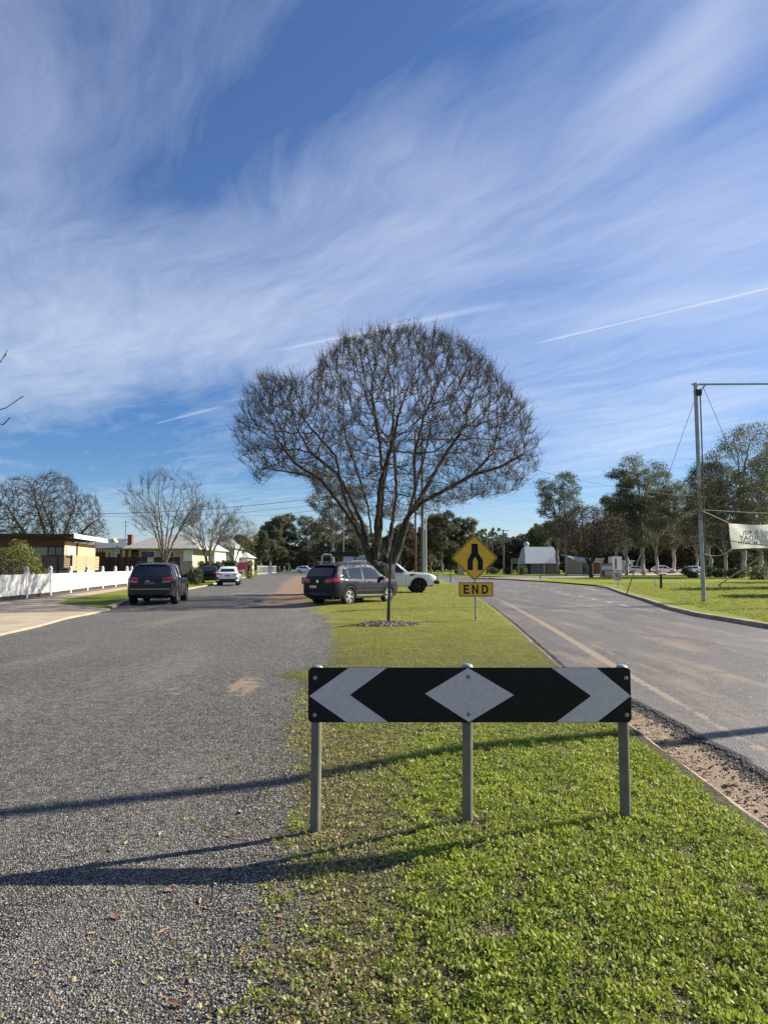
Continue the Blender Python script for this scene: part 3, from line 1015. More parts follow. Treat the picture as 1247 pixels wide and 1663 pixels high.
def build_cover():
    rng = random.Random(11)
    clo = [clover_proto(rng, 28, .05, .042, .0145, M['clover_leaf']) for _ in range(5)] + [clover_proto(rng, 16, .055, .050, .0195, M['clover_leaf']) for _ in range(2)] + [clover_proto(rng, 40, .055, .030, .010, M['clover_leaf'])]
    tuf = [blade_proto(rng, 18, .035, .05, .0019, M['grass_blade']) for _ in range(4)]
    tuf.append(blade_proto(rng, 16, .04, .045, .0019, M['dry_blade'], .8))
    dry = [blade_proto(rng, 9, .04, .028, .0022, M['dry_blade'], .9) for _ in range(3)] + \
          [clover_proto(rng, 7, .035, .02, .014, M['dry_blade']) for _ in range(2)]
    P1 = []; S1 = []; P2 = []; S2 = []; P3 = []; S3 = []
    def region(y0, y1, dens, fn):
        for y in np.arange(y0, y1, .25):
            l = lerp_table(XL, y) - .6; k = lerp_table(MK, y) - .05
            hw = .62 * (y + .4) + .3
            l = max(l, -hw); k = min(k - .06, hw)
            if k <= l: continue
            n = int((k - l) * .25 * dens)
            for _ in range(n):
                fn(rng.uniform(l, k), y + rng.random() * .25)
    def f_clover(x, y):
        g = grass_at(x, y)
        q = g - .18 * abs(wob(x * 3, y * 3, 2.0)) 
        # lush broad leaves close to the camera, finer grass towards the kerb and further off
        if wob(x * 2.6 + 3, y * 2.6, 2.0) > .50: return
        lush = sstep(7.8, 5.4, y + .35 * wob(x, y, 1)) * sstep(-.05, .35, x + .1 * wob(x, y, 2)) 
        if (g > .35 and rng.random() < (sstep(.45, .95, q) * lush)) or (g > .10 and rng.random() < .25 * sstep(-.2, .6, wob(x * 1.7, y * 1.7, 2.0) + .3)):
            P1.append((x, y, H(x, y) - .008)); S1.append(rng.uniform(.62, 1.25) * (.75 + .35 * lush))
    def f_tuft(x, y):
        g = grass_at(x, y)
        if rng.random() < sstep(.12, .8, g):
            P2.append((x, y, H(x, y) - .004)); S2.append(rng.uniform(.5, 1.0) * (1 + 1.1 * max(0, wob(x * 1.5, y * 1.5, 1.6) - .25)) * (.6 + .4 * sstep(.2, .9, g)) * (.55 + .35 * sstep(2, 14, y)))
    def f_dry(x, y):
        g = grass_at(x, y)
        if rng.random() < (.04 + sstep(.04, .42, g)) * (1 - .6 * sstep(.6, 1, g)):
            P3.append((x, y, H(x, y) - .002)); S3.append(rng.uniform(.5, 1.35))
    region(1.9, 8.5, 820, f_clover)
    region(1.9, 9.0, 650, f_tuft)
    region(9.0, 18.0, 620, f_tuft)
    region(1.9, 9.0, 1600, f_dry)
    region(9, 16, 100, f_dry)
    for y0, y1, d, s in ((18, 32, 210, 1.25), (32, 60, 60, 1.8)):
        def f_far(x, y):
            if rng.random() < sstep(.4, .9, grass_at(x, y)) and x > -4:
                P2.append((x, y, H(x, y) - .004)); S2.append(rng.uniform(.5, .9) * s)
        region(y0, y1, d, f_far)
    scatter('broadleaf_ground_cover', clo, P1, S1, None, 'lush bright green broadleaf weeds covering the median round the board posts', 'ground cover', seed=2)
    scatter('median_grass', tuf, P2, S2, None, 'short green grass growing over the median strip', 'grass', seed=3)
    scatter('dry_sprouts', dry, P3, S3, None, 'sparse yellowish sprouts thinning out into the gravel verge', 'ground cover', seed=4)
    # right hand lawn
    P4 = []; S4 = []
    tuf2 = [blade_proto(rng, 16, .06, .07, .003, M['grass_blade']) for _ in range(3)]
    for _ in range(15000):
        y = 15 + 50 * rng.random() ** 1.4
        xk = lerp_table([(16, 9.6), (21, 10.5), (26, 11.3), (33, 12.8), (45, 15), (52, 17.5), (57, 19)], y) 
        x = xk + (rng.random() ** 1.3) * (y * .62 + 1 - xk)
        if x < xk + .15: continue
        P4.append((x, y, .105)); S4.append(rng.uniform(.5, 1.0) * (.8 + y * .022))
    scatter('roadside_grass', tuf2, P4, S4, None, 'mown sunny grass on the lawn behind the right kerb', 'grass', seed=5)
    # loose chips
    st = [stone_proto(rng, mat('stone_%d' % i, c_, .8)) for i, c_ in enumerate([(.24, .225, .20), (.10, .098, .095), (.36, .34, .30), (.20, .16, .12), (.045, .044, .045)])]
    P5 = []; S5 = []
    for _ in range(70000):
        y = 1.9 + 7.0 * rng.random() ** 1.6
        x = rng.uniform(-.62 * y - .2, 1.0)
        g = grass_at(x, y)
        if g > .85 or rng.random() < g * .6: continue
        zz = H(x, y) if x > lerp_table(XL, y) - 1.4 else .0
        P5.append((x, y, zz + .001)); S5.append(rng.uniform(.0022, .0075))
    scatter('loose_chips', st, P5, S5, None, 'loose grey stone chips lying on the street and gravel verge', 'gravel', tilt=.6, seed=6)
    # crumbled seal edge
    P6 = []; S6 = []
    for _ in range(15000):
        y = 2.5 + 6.5 * rng.random()
        k = lerp_table(MK, y)
        e = k + .50 * (1 - sstep(7.0, 11.5, y)) + .14 + .07 * wob(3.1, y, 4.0) + .035 * wob(9.1, y, 14.0)
        x = e + rng.gauss(.07, .11)
        if x < k + .12: continue
        P6.append((x, y, -.026 if x < e else -.012)); S6.append(rng.uniform(.004, .013))
    scatter('crumbled_seal', st[1:2] + st[4:5] + st[3:4], P6, S6, None, 'crumbled dark edge of the right road beside the dirt gutter', 'gravel', tilt=.6, seed=7)
    # leaf and bark litter
    lf = [leaf_proto(rng, M['litter'], rng.uniform(.08, .2)) for _ in range(4)]
    P7 = []; S7 = []
    for _ in range(1200):
        y = 2.2 + 16 * rng.random() ** 1.3
        k = lerp_table(MK, y)
        x = k + .1 + abs(rng.gauss(0, .18))
        P7.append((x, y, -.026)); S7.append(rng.uniform(.03, .09))
    for _ in range(4200):
        y = 2.0 + 6 * rng.random(); x = rng.gauss(-.35, .45)
        P7.append((x, y, H(x, y) + .002)); S7.append(rng.uniform(.012, .035))
    scatter('leaf_litter', lf, P7, S7, None, 'small dry leaf and bark litter in the gutter and on the verge', 'litter', seed=8)
    # mulch round the sapling
    P8 = []; S8 = []
    lm = [leaf_proto(rng, mat('mulch_chip', (.22, .17, .14), .9, (.36, .30, .25), 6), .2) for _ in range(3)]
    c0 = Vector((.12, 18.55))
    for _ in range(1300):
        a = rng.random() * 6.283; r = math.sqrt(rng.random())
        x = c0.x + math.cos(a) * r * .80; y = c0.y + math.sin(a) * r * .70
        P8.append((x, y, H(x, y) + .01 + .05 * (1 - r))); S8.append(rng.uniform(.04, .11))
    scatter('sapling_mulch', lm, P8, S8, None, 'grey brown bark mulch ringed round the foot of the sapling', 'mulch', tilt=.6, seed=9)
    # the larger fallen leaves, one by one
    LEAFM = {}; USED = {}
    mat('tan_leaf', (.45, .33, .18), .7, (.34, .24, .13), 8); mat('brown_leaf', (.20, .11, .055), .75, (.13, .07, .04), 8)
    fl = [leaf_proto(rng, M['dry_leaf'], w) for w in (.13, .2, .26, .10)]
    spots = [(604, 1580, .085), (433, 1612, .06), (428, 1650, .05), (484, 1560, .05), (515, 1655, .06), (340, 1350, .07), (372, 1360, .07), (260, 1358, .07),
             (180, 1384, .06), (205, 1372, .05), (240, 1600, .06), (232, 1480, .05), (265, 1516, .05), (310, 1597, .06), (186, 1494, .06),
             (514, 1348, .07), (520, 1300, .05), (828, 1428, .05), (372, 1232, .07), (362, 1205, .05), (415, 1234, .06), (330, 1265, .06),
             (390, 1322, .06), (428, 1294, .08), (326, 1468, .06), (470, 1430, .06), (455, 1500, .06), (395, 1545, .07), (560, 1480, .05),
             (415, 1190, .06), (335, 1155, .06), (430, 1165, .05), (288, 1640, .10), (150, 1520, .05), (60, 1590, .05), (545, 1428, .05), (640, 1620, .06),
             (350, 1440, .05), (275, 1450, .06), (455, 1470, .07), (300, 1310, .05), (120, 1655, .05)]
    for i, (px, py, s) in enumerate(spots):
        g = G(px, py)
        z = H(g.x, g.y) if g.x > lerp_table(XL, g.y) - 1.0 else 0.0
        o = fl[i % 4] if i < 4 else fl[i % 4].copy()
        o.name = 'fallen_leaf'
        base_ = o.data
        COL.objects.link(o)
        o.location = (g.x, g.y, z + .004)
        o.scale = (s * .85, s * .85, s * .85)
        o.rotation_euler = (rng.gauss(0, .25), rng.gauss(0, .2), rng.random() * 6.28)
        kind_ = i % 3
        o.data = o.data if kind_ == 0 else LEAFM.setdefault((i % 4, kind_), recol(o.data, [M['dry_leaf'], M['tan_leaf'], M['brown_leaf']][kind_]))
        colw = ['orange', 'pale tan', 'dark brown'][kind_]
        size = 'long' if s > .065 else ('mid sized' if s > .055 else 'small')
        row = 'near the far shadow' if py < 1290 else ('between the shadows' if py < 1400 else ('just below the board shadow' if py < 1500 else ('low in frame' if py < 1600 else 'at bottom edge')))
        col_ = 'on gravel at far left' if px < 160 else ('on open gravel' if px < 300 else ('on the verge' if px < 420 else ('left of the first post' if px < 520 else 'right of the first post')))
        lab = '%s %s gum leaf %s, %s' % (size, colw, col_, row)
        if lab in USED: lab = lab.replace('gum leaf', 'nearer leaf' if py > USED[lab] else 'farther leaf')
        USED[lab] = py
        tag(o, lab, 'leaf', 'fallen leaves on the street' if px <= 330 else 'fallen leaves at the grass edge')
build_cover()

# ------------------------------------------------------------------ trees
def colonize(P0, par0, A, step, infl, kill, iters, trop=(0, 0, .0), jit=.15, seed=1, cap=12000):
    rs = np.random.RandomState(seed)
    Pn = [np.asarray(p, float) for p in P0]; par = list(par0)
    kids = [0] * len(Pn)
    for q in par:
        if q >= 0: kids[q] += 1
    A = np.asarray(A, float)
    near = np.full(len(A), -1); nd = np.full(len(A), 1e9)
    newi = np.arange(len(Pn))
    trop = np.asarray(trop)
    for it in range(iters):
        if len(A) == 0 or len(newi) == 0 or len(Pn) > cap: break
        N_ = np.array([Pn[i] for i in newi])
        for c in range(0, len(N_), 400):
            blk = N_[c:c + 400]
            D = (A ** 2).sum(1)[:, None] + (blk ** 2).sum(1)[None] - 2 * A @ blk.T
            j = D.argmin(1)
            d = np.sqrt(np.maximum(D[np.arange(len(A)), j], 0))
            m = d < nd
            nd[m] = d[m]; near[m] = newi[c:c + 400][j[m]]
        keep = nd > kill
        A = A[keep]; near = near[keep]; nd = nd[keep]
        act = nd < (infl if it > 3 else 1e8)
        if not act.any(): break
        PA = np.array(Pn)
        ids = near[act]
        vec = A[act] - PA[ids]
        vec /= np.linalg.norm(vec, axis=1)[:, None] + 1e-9
        u, inv = np.unique(ids, return_inverse=True)
        S = np.zeros((len(u), 3))
        np.add.at(S, inv, vec)
        S /= np.linalg.norm(S, axis=1)[:, None] + 1e-9
        S = S + trop + rs.normal(0, jit, S.shape)
        S /= np.linalg.norm(S, axis=1)[:, None] + 1e-9
        newi = []
        for k, ui in enumerate(u):
            if kids[ui] >= 3: continue
            Pn.append(PA[ui] + S[k] * step); par.append(int(ui)); kids.append(0); kids[ui] += 1
            newi.append(len(Pn) - 1)
        newi = np.array(newi, dtype=int)
    return np.array(Pn), np.array(par)

def tree_stats(Pn, par, rtip, rtrunk):
    n = len(Pn)
    cnt = np.zeros(n); ch = [[] for _ in range(n)]
    for i in range(n - 1, -1, -1):
        if cnt[i] == 0: cnt[i] = 1
        if par[i] >= 0:
            cnt[par[i]] += cnt[i]; ch[par[i]].append(i)
    p = math.log(rtrunk / rtip) / math.log(max(cnt[0], 2))
    return cnt, ch, rtip * cnt ** p

def skeleton_mesh(Pn, par, cnt, ch, rad, rmin=0.0, rmax=9e9, flare=True):
    """tubes along the chains whose radius lies between rmin and rmax"""
    V = []; Fc = []
    stack = [(0, -1)]
    while stack:
        s, frm = stack.pop()
        chain = [frm, s] if frm >= 0 else [s]
        c = s
        while ch[c]:
            o = sorted(ch[c], key=lambda q: -cnt[q])
            for q in o[1:]: stack.append((q, c))
            c = o[0]; chain.append(c)
        pts = [i for i in chain]
        rr = [rad[i] for i in pts]
        if frm >= 0: rr[0] = min(rr[0], rr[1] * 1.25) if len(rr) > 1 else rr[0]
        # split by radius window
        sel = [k for k in range(len(pts)) if rmin <= rr[k] < rmax]
        if len(sel) < 2: continue
        a, b = sel[0], sel[-1]
        if a > 0 and rmax < 9e8: a -= 1
        if b < len(pts) - 1 and rmin > 0: b += 1
        pts = pts[a:b + 1]; rr = rr[a:b + 1]
        n = 10 if rr[0] > .18 else (6 if rr[0] > .05 else (4 if rr[0] > .02 else 3))
        base = len(V)
        prev = None
        for k, i in enumerate(pts):
            p = Pn[i]
            q0 = Pn[pts[max(k - 1, 0)]]; q1 = Pn[pts[min(k + 1, len(pts) - 1)]]
            d = q1 - q0; L = math.sqrt(d @ d) + 1e-9; d = d / L
            if prev is None:
                ref = np.array([0, 0, 1.]) if abs(d[2]) < .9 else np.array([1., 0, 0])
                u = np.cross(d, ref)
            else:
                u = prev - d * (prev @ d)
            u /= math.sqrt(u @ u) + 1e-9
            prev = u; w = np.cross(d, u)
            r = rr[k]
            for t in range(n):
                an = 6.28318 * t / n
                rk = r * (1 + (.10 * math.sin(3 * an + k * .35) if r > .12 else 0))
                V.append(p + (u * math.cos(an) + w * math.sin(an)) * rk)
        for k in range(len(pts) - 1):
            for t in range(n):
                t2 = (t + 1) % n
                Fc.append((base + k * n + t, base + k * n + t2, base + (k + 1) * n + t2, base + (k + 1) * n + t))
    return np.array(V) if V else np.zeros((0, 3)), Fc

def spikes(O, D, L, r, bendup=.25, seed=0):
    """thin two-segment twigs, three-sided"""
    n = len(O)
    rs = np.random.RandomState(seed)
    ref = np.where(np.abs(D[:, 2:3]) < .9, np.array([[0, 0, 1.]]), np.array([[1., 0, 0]]))
    U = np.cross(D, ref); U /= np.linalg.norm(U, axis=1)[:, None]
    W = np.cross(D, U)
    L = L[:, None]; r = r[:, None]
    mid = O + D * L * .5
    D2 = D + np.array([0, 0, bendup]) + rs.normal(0, .12, (n, 3)); D2 /= np.linalg.norm(D2, axis=1)[:, None]
    tip = mid + D2 * L * .5
    V = np.zeros((n, 7, 3))
    for k in range(3):
        a = k * 2.0944
        off = U * math.cos(a) + W * math.sin(a)
        V[:, k] = O + off * r; V[:, 3 + k] = mid + off * r * .7
    V[:, 6] = tip
    tri = []
    b = np.arange(n) * 7
    quads = []
    for k in range(3):
        k2 = (k + 1) % 3
        quads.append(np.stack([b + k, b + k2, b + 3 + k2, b + 3 + k], 1))
        tri.append(np.stack([b + 3 + k, b + 3 + k2, b + 6], 1))
    return V.reshape(-1, 3), [tuple(q) for q in np.concatenate(quads).tolist()] + [tuple(q) for q in np.concatenate(tri).tolist()], mid, tip

def leaf_cards(C, size, aspect, rs, droop=.6):
    """small four-cornered leaves (bent once) at points C"""
    n = len(C)
    d = rs.normal(0, 1, (n, 3)); d[:, 2] -= droop * 1.5
    d /= np.linalg.norm(d, axis=1)[:, None]
    s = np.cross(d, rs.normal(0, 1, (n, 3))); s /= np.linalg.norm(s, axis=1)[:, None] + 1e-9
    nn = np.cross(d, s)
    L = (size * rs.uniform(.6, 1.35, n))[:, None]
    V = np.zeros((n, 4, 3))
    V[:, 0] = C
    V[:, 1] = C + d * L * .45 + s * L * aspect + nn * L * .1
    V[:, 2] = C + d * L
    V[:, 3] = C + d * L * .45 - s * L * aspect + nn * L * .1
    b = np.arange(n) * 4
    return V.reshape(-1, 3), [tuple(q) for q in np.stack([b, b + 1, b + 2, b + 3], 1).tolist()]

def limb(P0, par0, pts, step, root=None):
    """adds a hand drawn limb to the skeleton; returns index of its last node"""
    if root is None:
        P0.append(np.array(pts[0], float)); par0.append(-1); last = len(P0) - 1
    else:
        # start from the closest existing node
        arr = np.array(P0); q = np.array(pts[0])
        last = int(((arr - q) ** 2).sum(1).argmin())
    for a, b in zip(pts[:-1], pts[1:]):
        a = np.array(a, float); b = np.array(b, float)
        n = max(1, int(round(np.linalg.norm(b - a) / step)))
        for i in range(1, n + 1):
            p = a + (b - a) * i / n + np.array([math.sin(i * 1.7 + len(P0) * .3), math.cos(i * 2.1 + len(P0) * .2), 0]) * step * .10
            P0.append(p); par0.append(last); last = len(P0) - 1
    return last

def inside(poly, x, y):
    c = False; j = len(poly) - 1
    for i in range(len(poly)):
        xi, yi = poly[i]; xj, yj = poly[j]
        if (yi > y) != (yj > y) and x < (xj - xi) * (y - yi) / (yj - yi) + xi: c = not c
        j = i
    return c

def twigs_for(Pn, par, cnt, rad, maxcnt, per, L0, L1, r0, up, seed, spread=.55):
    rs = np.random.RandomState(seed)
    idx = np.where((cnt <= maxcnt) & (par >= 0))[0]
    idx = np.repeat(idx, per)
    base = Pn[idx]; pd = Pn[idx] - Pn[par[idx]]
    pd /= np.linalg.norm(pd, axis=1)[:, None] + 1e-9
    base = base - pd * (rs.rand(len(idx))[:, None]) * .2
    D = pd + rs.normal(0, spread, pd.shape) + np.array([0, 0, up])
    D /= np.linalg.norm(D, axis=1)[:, None]
    L = rs.uniform(L0, L1, len(idx))
    r = np.full(len(idx), r0) * rs.uniform(.7, 1.2, len(idx))
    return base, D, L, r

# --- the big bare tree on the median
def hero_tree():
    Y0 = 36.5
    root = thing('bare_tree', 'large dark bare tree with wide rounded crown beside the white ute on the median', 'tree', (P(622, 960, Y0).x, Y0, .08))
    off = np.array(root.location)
    def q(px, py, dy=0.0):
        v = P(px, py, Y0 + dy)
        return np.array([v.x, v.y, v.z]) - off
    P0 = []; par = []
    limb(P0, par, [q(619, 968), q(621, 950), q(620, 938), q(620, 930)], .22)
    for pts in [
        [q(618, 934), q(606, 915, -.2), q(594, 888, -.4), q(577, 855, -.8), q(552, 818, -1.2), q(520, 778, -1.7), q(478, 752, -2.2), q(452, 715, -2.6), q(432, 670, -2.8), q(420, 625, -3)],
        [q(520, 778, -1.7), q(480, 768, -1.9), q(440, 762, -2.4), q(405, 770, -2.8)],
        [q(594, 890, -.4), q(588, 850, .4), q(566, 800, 1.3), q(548, 770, 2.1), q(505, 735, 3.0), q(470, 690, 3.6)],
        [q(606, 915), q(604, 870, -.4), q(597, 820, -.9), q(578, 760, -1.6), q(560, 705, -2.2), q(530, 650, -3), q(512, 600, -3.4)],
        [q(612, 905, .1), q(618, 850, .3), q(622, 790, .5), q(617, 720, .9), q(604, 650, 1.3), q(590, 580, 1.6)],
        [q(621, 800, .6), q(634, 730, -.4), q(640, 660, -1.4), q(650, 590, -2.0)],
        [q(624, 934), q(636, 912, .2), q(650, 880, .3), q(663, 838, .4), q(674, 795, .6), q(688, 745, 1.0), q(700, 690, 1.4), q(708, 620, 1.8), q(718, 560, 2.2)],
        [q(663, 838, .4), q(686, 815, .1), q(724, 795, -.4), q(766, 772, -1), q(800, 735, -1.4), q(838, 690, -1.6), q(860, 660, -1.8)],
        [q(766, 772, -1), q(812, 758, -1.0), q(850, 738, -.8)],
        [q(660, 845, .4), q(690, 795, 1.3), q(722, 740, 2.2), q(756, 690, 3.0), q(790, 640, 3.6)],
        [q(674, 795, .6), q(672, 740, -.8), q(690, 670, -2.2), q(735, 610, -3.2)],
        [q(622, 925, .2), q(634, 870, 1.3), q(644, 800, 2.6), q(640, 730, 3.8), q(630, 650, 4.8)],
        [q(610, 910, -.2), q(612, 850, -1.5), q(618, 780, -2.8), q(640, 710, -4.0), q(655, 640, -4.8)],
        [q(588, 870, .2), q(560, 812, -.1), q(545, 740, -.4), q(500, 690, -.6), q(470, 630, -.6)]]:
        limb(P0, par, pts[:-2] if len(pts) > 6 else (pts[:-1] if len(pts) > 3 else pts), .24, root=0)
    sil = [(378, 775), (376, 700), (386, 640), (420, 606), (465, 612), (496, 618), (522, 575), (562, 548), (620, 533), (690, 532), (742, 548), (788, 578), (822, 622),
           (862, 672), (884, 735), (880, 775), (850, 800), (806, 815), (760, 822), (720, 835), (680, 850), (600, 850), (560, 825), (500, 792), (455, 768), (425, 795), (395, 798)]
    rs = random.Random(4)
    A = []
    while len(A) < 8200:
        px = rs.uniform(372, 890); py = rs.uniform(525, 852)
        if not inside(sil, px, py): continue
        rx = (px - 630) / 262; ry = (py - 690) / 190
        m = math.sqrt(max(0, 1 - rx * rx)) 
        dy = rs.uniform(-1, 1) * 7.6 * m
        rad2 = rx * rx + (dy / 7.6) ** 2 + max(0, -ry) ** 2
        if rs.random() > .16 + 1.0 * rad2 ** 1.3: continue
        an_ = math.atan2(-ry, rx); rr_ = math.sqrt(rx * rx + ry * ry)
        lump = 1.0 + .13 * math.sin(an_ * 7 + dy * .5) * math.cos(an_ * 3 - dy * .8) + .05 * math.sin(an_ * 19 + dy) - .05
        if rr_ > lump * (1.02 if py < 790 else 2): continue
        if rr_ > .80 and rs.random() < (rr_ - .80) * 3.2: continue
        if py > 760 and abs(dy) > 6.5: continue
        A.append(q(px, py, dy))
    Pn, pr = colonize(P0, par, A, .22, 1.7, .34, 110, (0, 0, .26), .13, 3, cap=26000)
    cnt, ch, rad = tree_stats(Pn, pr, .0085, .46)
    rad = .0085 * cnt ** .435
    low = np.clip((4.2 - Pn[:, 2]) / 3.4, 0, 1)
    rad = np.maximum(rad, np.where(rad > .06, rad * (1 + 1.0 * low), rad))
    rad = np.where((Pn[:, 2] < 1.35) & (pr < 12) & (rad > .2), .56, rad)
    # root flare
    for i in range(len(rad)):
        if Pn[i][2] < .5 and pr[i] < 8: rad[i] *= 1 + .35 * (1 - max(Pn[i][2], 0) / .5)
    V, Fc = skeleton_mesh(Pn, pr, cnt, ch, rad, .045, 9e9)
    mesh_obj('trunk', V, Fc, M['bark_dark'], root, True)
    V, Fc = skeleton_mesh(Pn, pr, cnt, ch, rad, 0, .045)
    mesh_obj('branches', V, Fc, M['twig_brown'], root, True)
    o, D, L, r = twigs_for(Pn, pr, cnt, rad, 4, 4, .22, .72, .0068, .85, 5, .5)
    # long upright shoots that break the outline of the crown
    rsx = np.random.RandomState(15)
    tips = np.where(cnt <= 1)[0]
    tips = tips[rsx.rand(len(tips)) < .30]
    o2 = np.repeat(Pn[tips], 2, 0)
    cen = np.array([0, 0, 6.5])
    D2 = (o2 - cen); D2 /= np.linalg.norm(D2, axis=1)[:, None]
    D2 = D2 * .6 + np.array([0, 0, .75]) + rsx.normal(0, .22, D2.shape); D2 /= np.linalg.norm(D2, axis=1)[:, None]
    o = np.concatenate([o, o2]); D = np.concatenate([D, D2]); L = np.concatenate([L, rsx.uniform(.4, 1.15, len(o2))]); r = np.concatenate([r, np.full(len(o2), .0075)])
    V, Fc, mid, tip = spikes(o, D, L, r, .45)
    mesh_obj('twigs', V, Fc, M['twig_brown'], root, False)['kind'] = 'stuff'
    rs2 = np.random.RandomState(5)
    sel = rs2.rand(len(tip)) < .55
    c = np.concatenate([tip[sel], mid[rs2.rand(len(mid)) < .18]])
    V, Fc = leaf_cards(c, .062, .28, rs2, .3)
    mesh_obj('seed_clusters', V, Fc, M['seed_leaf'], root)['kind'] = 'stuff'
    return len(Pn), len(L)
print('hero', hero_tree())

def env_points(blobs, n, rs, shell=.5):
    """attractors in a set of ellipsoids (cx, cy, cz, rx, ry, rz)"""
    w = np.array([b[3] * b[4] * b[5] for b in blobs]); w = w / w.sum()
    out = []
    for b, k in zip(blobs, (w * n).astype(int) + 4):
        d = rs.normal(0, 1, (k, 3)); d /= np.linalg.norm(d, axis=1)[:, None]
        r = rs.rand(k) ** (1 / 3) * (1 - shell) + shell * rs.rand(k) ** .15
        out.append(np.array(b[:3]) + d * r[:, None] * np.array(b[3:6]))
    return np.concatenate(out)

def make_tree(name, label, cat, loc, limbs, blobs, natt, step, kill, rtip, rtrunk, bark, twig=None, leaf=None, nleaf=0, lsize=.2, laspect=.2, lspread=.4,
              twigargs=None, trop=.08, seed=1, group=None, droop=.6, ivy=0, split=.05):
    rs = np.random.RandomState(seed)
    root = thing(name, label, cat, loc, 0, group)
    P0 = []; par = []
    for i, l in enumerate(limbs):
        limb(P0, par, [np.array(p, float) for p in l], step, root=None if i == 0 else 0)
    A = env_points(blobs, natt, rs)
    Pn, pr = colonize(P0, par, A, step, kill * 7, kill, 70, (0, 0, trop), .14, seed)
    cnt, ch, rad = tree_stats(Pn, pr, rtip, rtrunk)
    V, Fc = skeleton_mesh(Pn, pr, cnt, ch, rad, split if twig else 0, 9e9)
    mesh_obj('trunk', V, Fc, M[bark], root, True)
    if twig:
        V, Fc = skeleton_mesh(Pn, pr, cnt, ch, rad, 0, split)
        if twigargs:
            o, D, L, r = twigs_for(Pn, pr, cnt, rad, *twigargs, seed)
            V2, F2, mid, tip = spikes(o, D, L, r)
            b = len(V)
            V = np.concatenate([V, V2]) if len(V) else V2
            Fc = Fc + [tuple(i + b for i in f) for f in F2]
        mesh_obj('twigs', V, Fc, M[twig], root)['kind'] = 'stuff'
    if leaf:
        tips = np.where(cnt <= 2)[0]
        c = Pn[rs.choice(tips, nleaf)]
        # leaves hang in separate bunches round the branch ends
        c = c + rs.normal(0, lspread, c.shape) * np.array([1, 1, .75])
        V, Fc = leaf_cards(c, lsize, laspect, rs, droop)
        mesh_obj('crown', V, Fc, M[leaf], root)['kind'] = 'stuff'
    if ivy:
        near = np.where((rad > rtrunk * .28))[0]
        c = Pn[rs.choice(near, ivy)] + rs.normal(0, rtrunk * .9, (ivy, 3))
        V, Fc = leaf_cards(c, .16, .4, rs, .5)
        mesh_obj('ivy', V, Fc, M['dark_leaf'], root)['kind'] = 'stuff'
    return root

def vase(h0, H_, spread, n, seed, rs=None):
    """limbs of a vase shaped street tree"""
    rs = random.Random(seed)
    L = [[(0, 0, -.1), (0, 0, h0)]]
    for i in range(n):
        a = i * 6.283 / n + rs.uniform(-.35, .35)
        t = spread * rs.uniform(.55, 1.0)
        L.append([(0, 0, h0 * rs.uniform(.55, 1)), (math.cos(a) * t * .22, math.sin(a) * t * .22, h0 + (H_ - h0) * .25),
                  (math.cos(a) * t * .6, math.sin(a) * t * .6, h0 + (H_ - h0) * .58), (math.cos(a) * t, math.sin(a) * t, H_ * rs.uniform(.80, .9))][:-1] + [(math.cos(a) * t * .8, math.sin(a) * t * .8, h0 + (H_ - h0) * .68)])
    return L

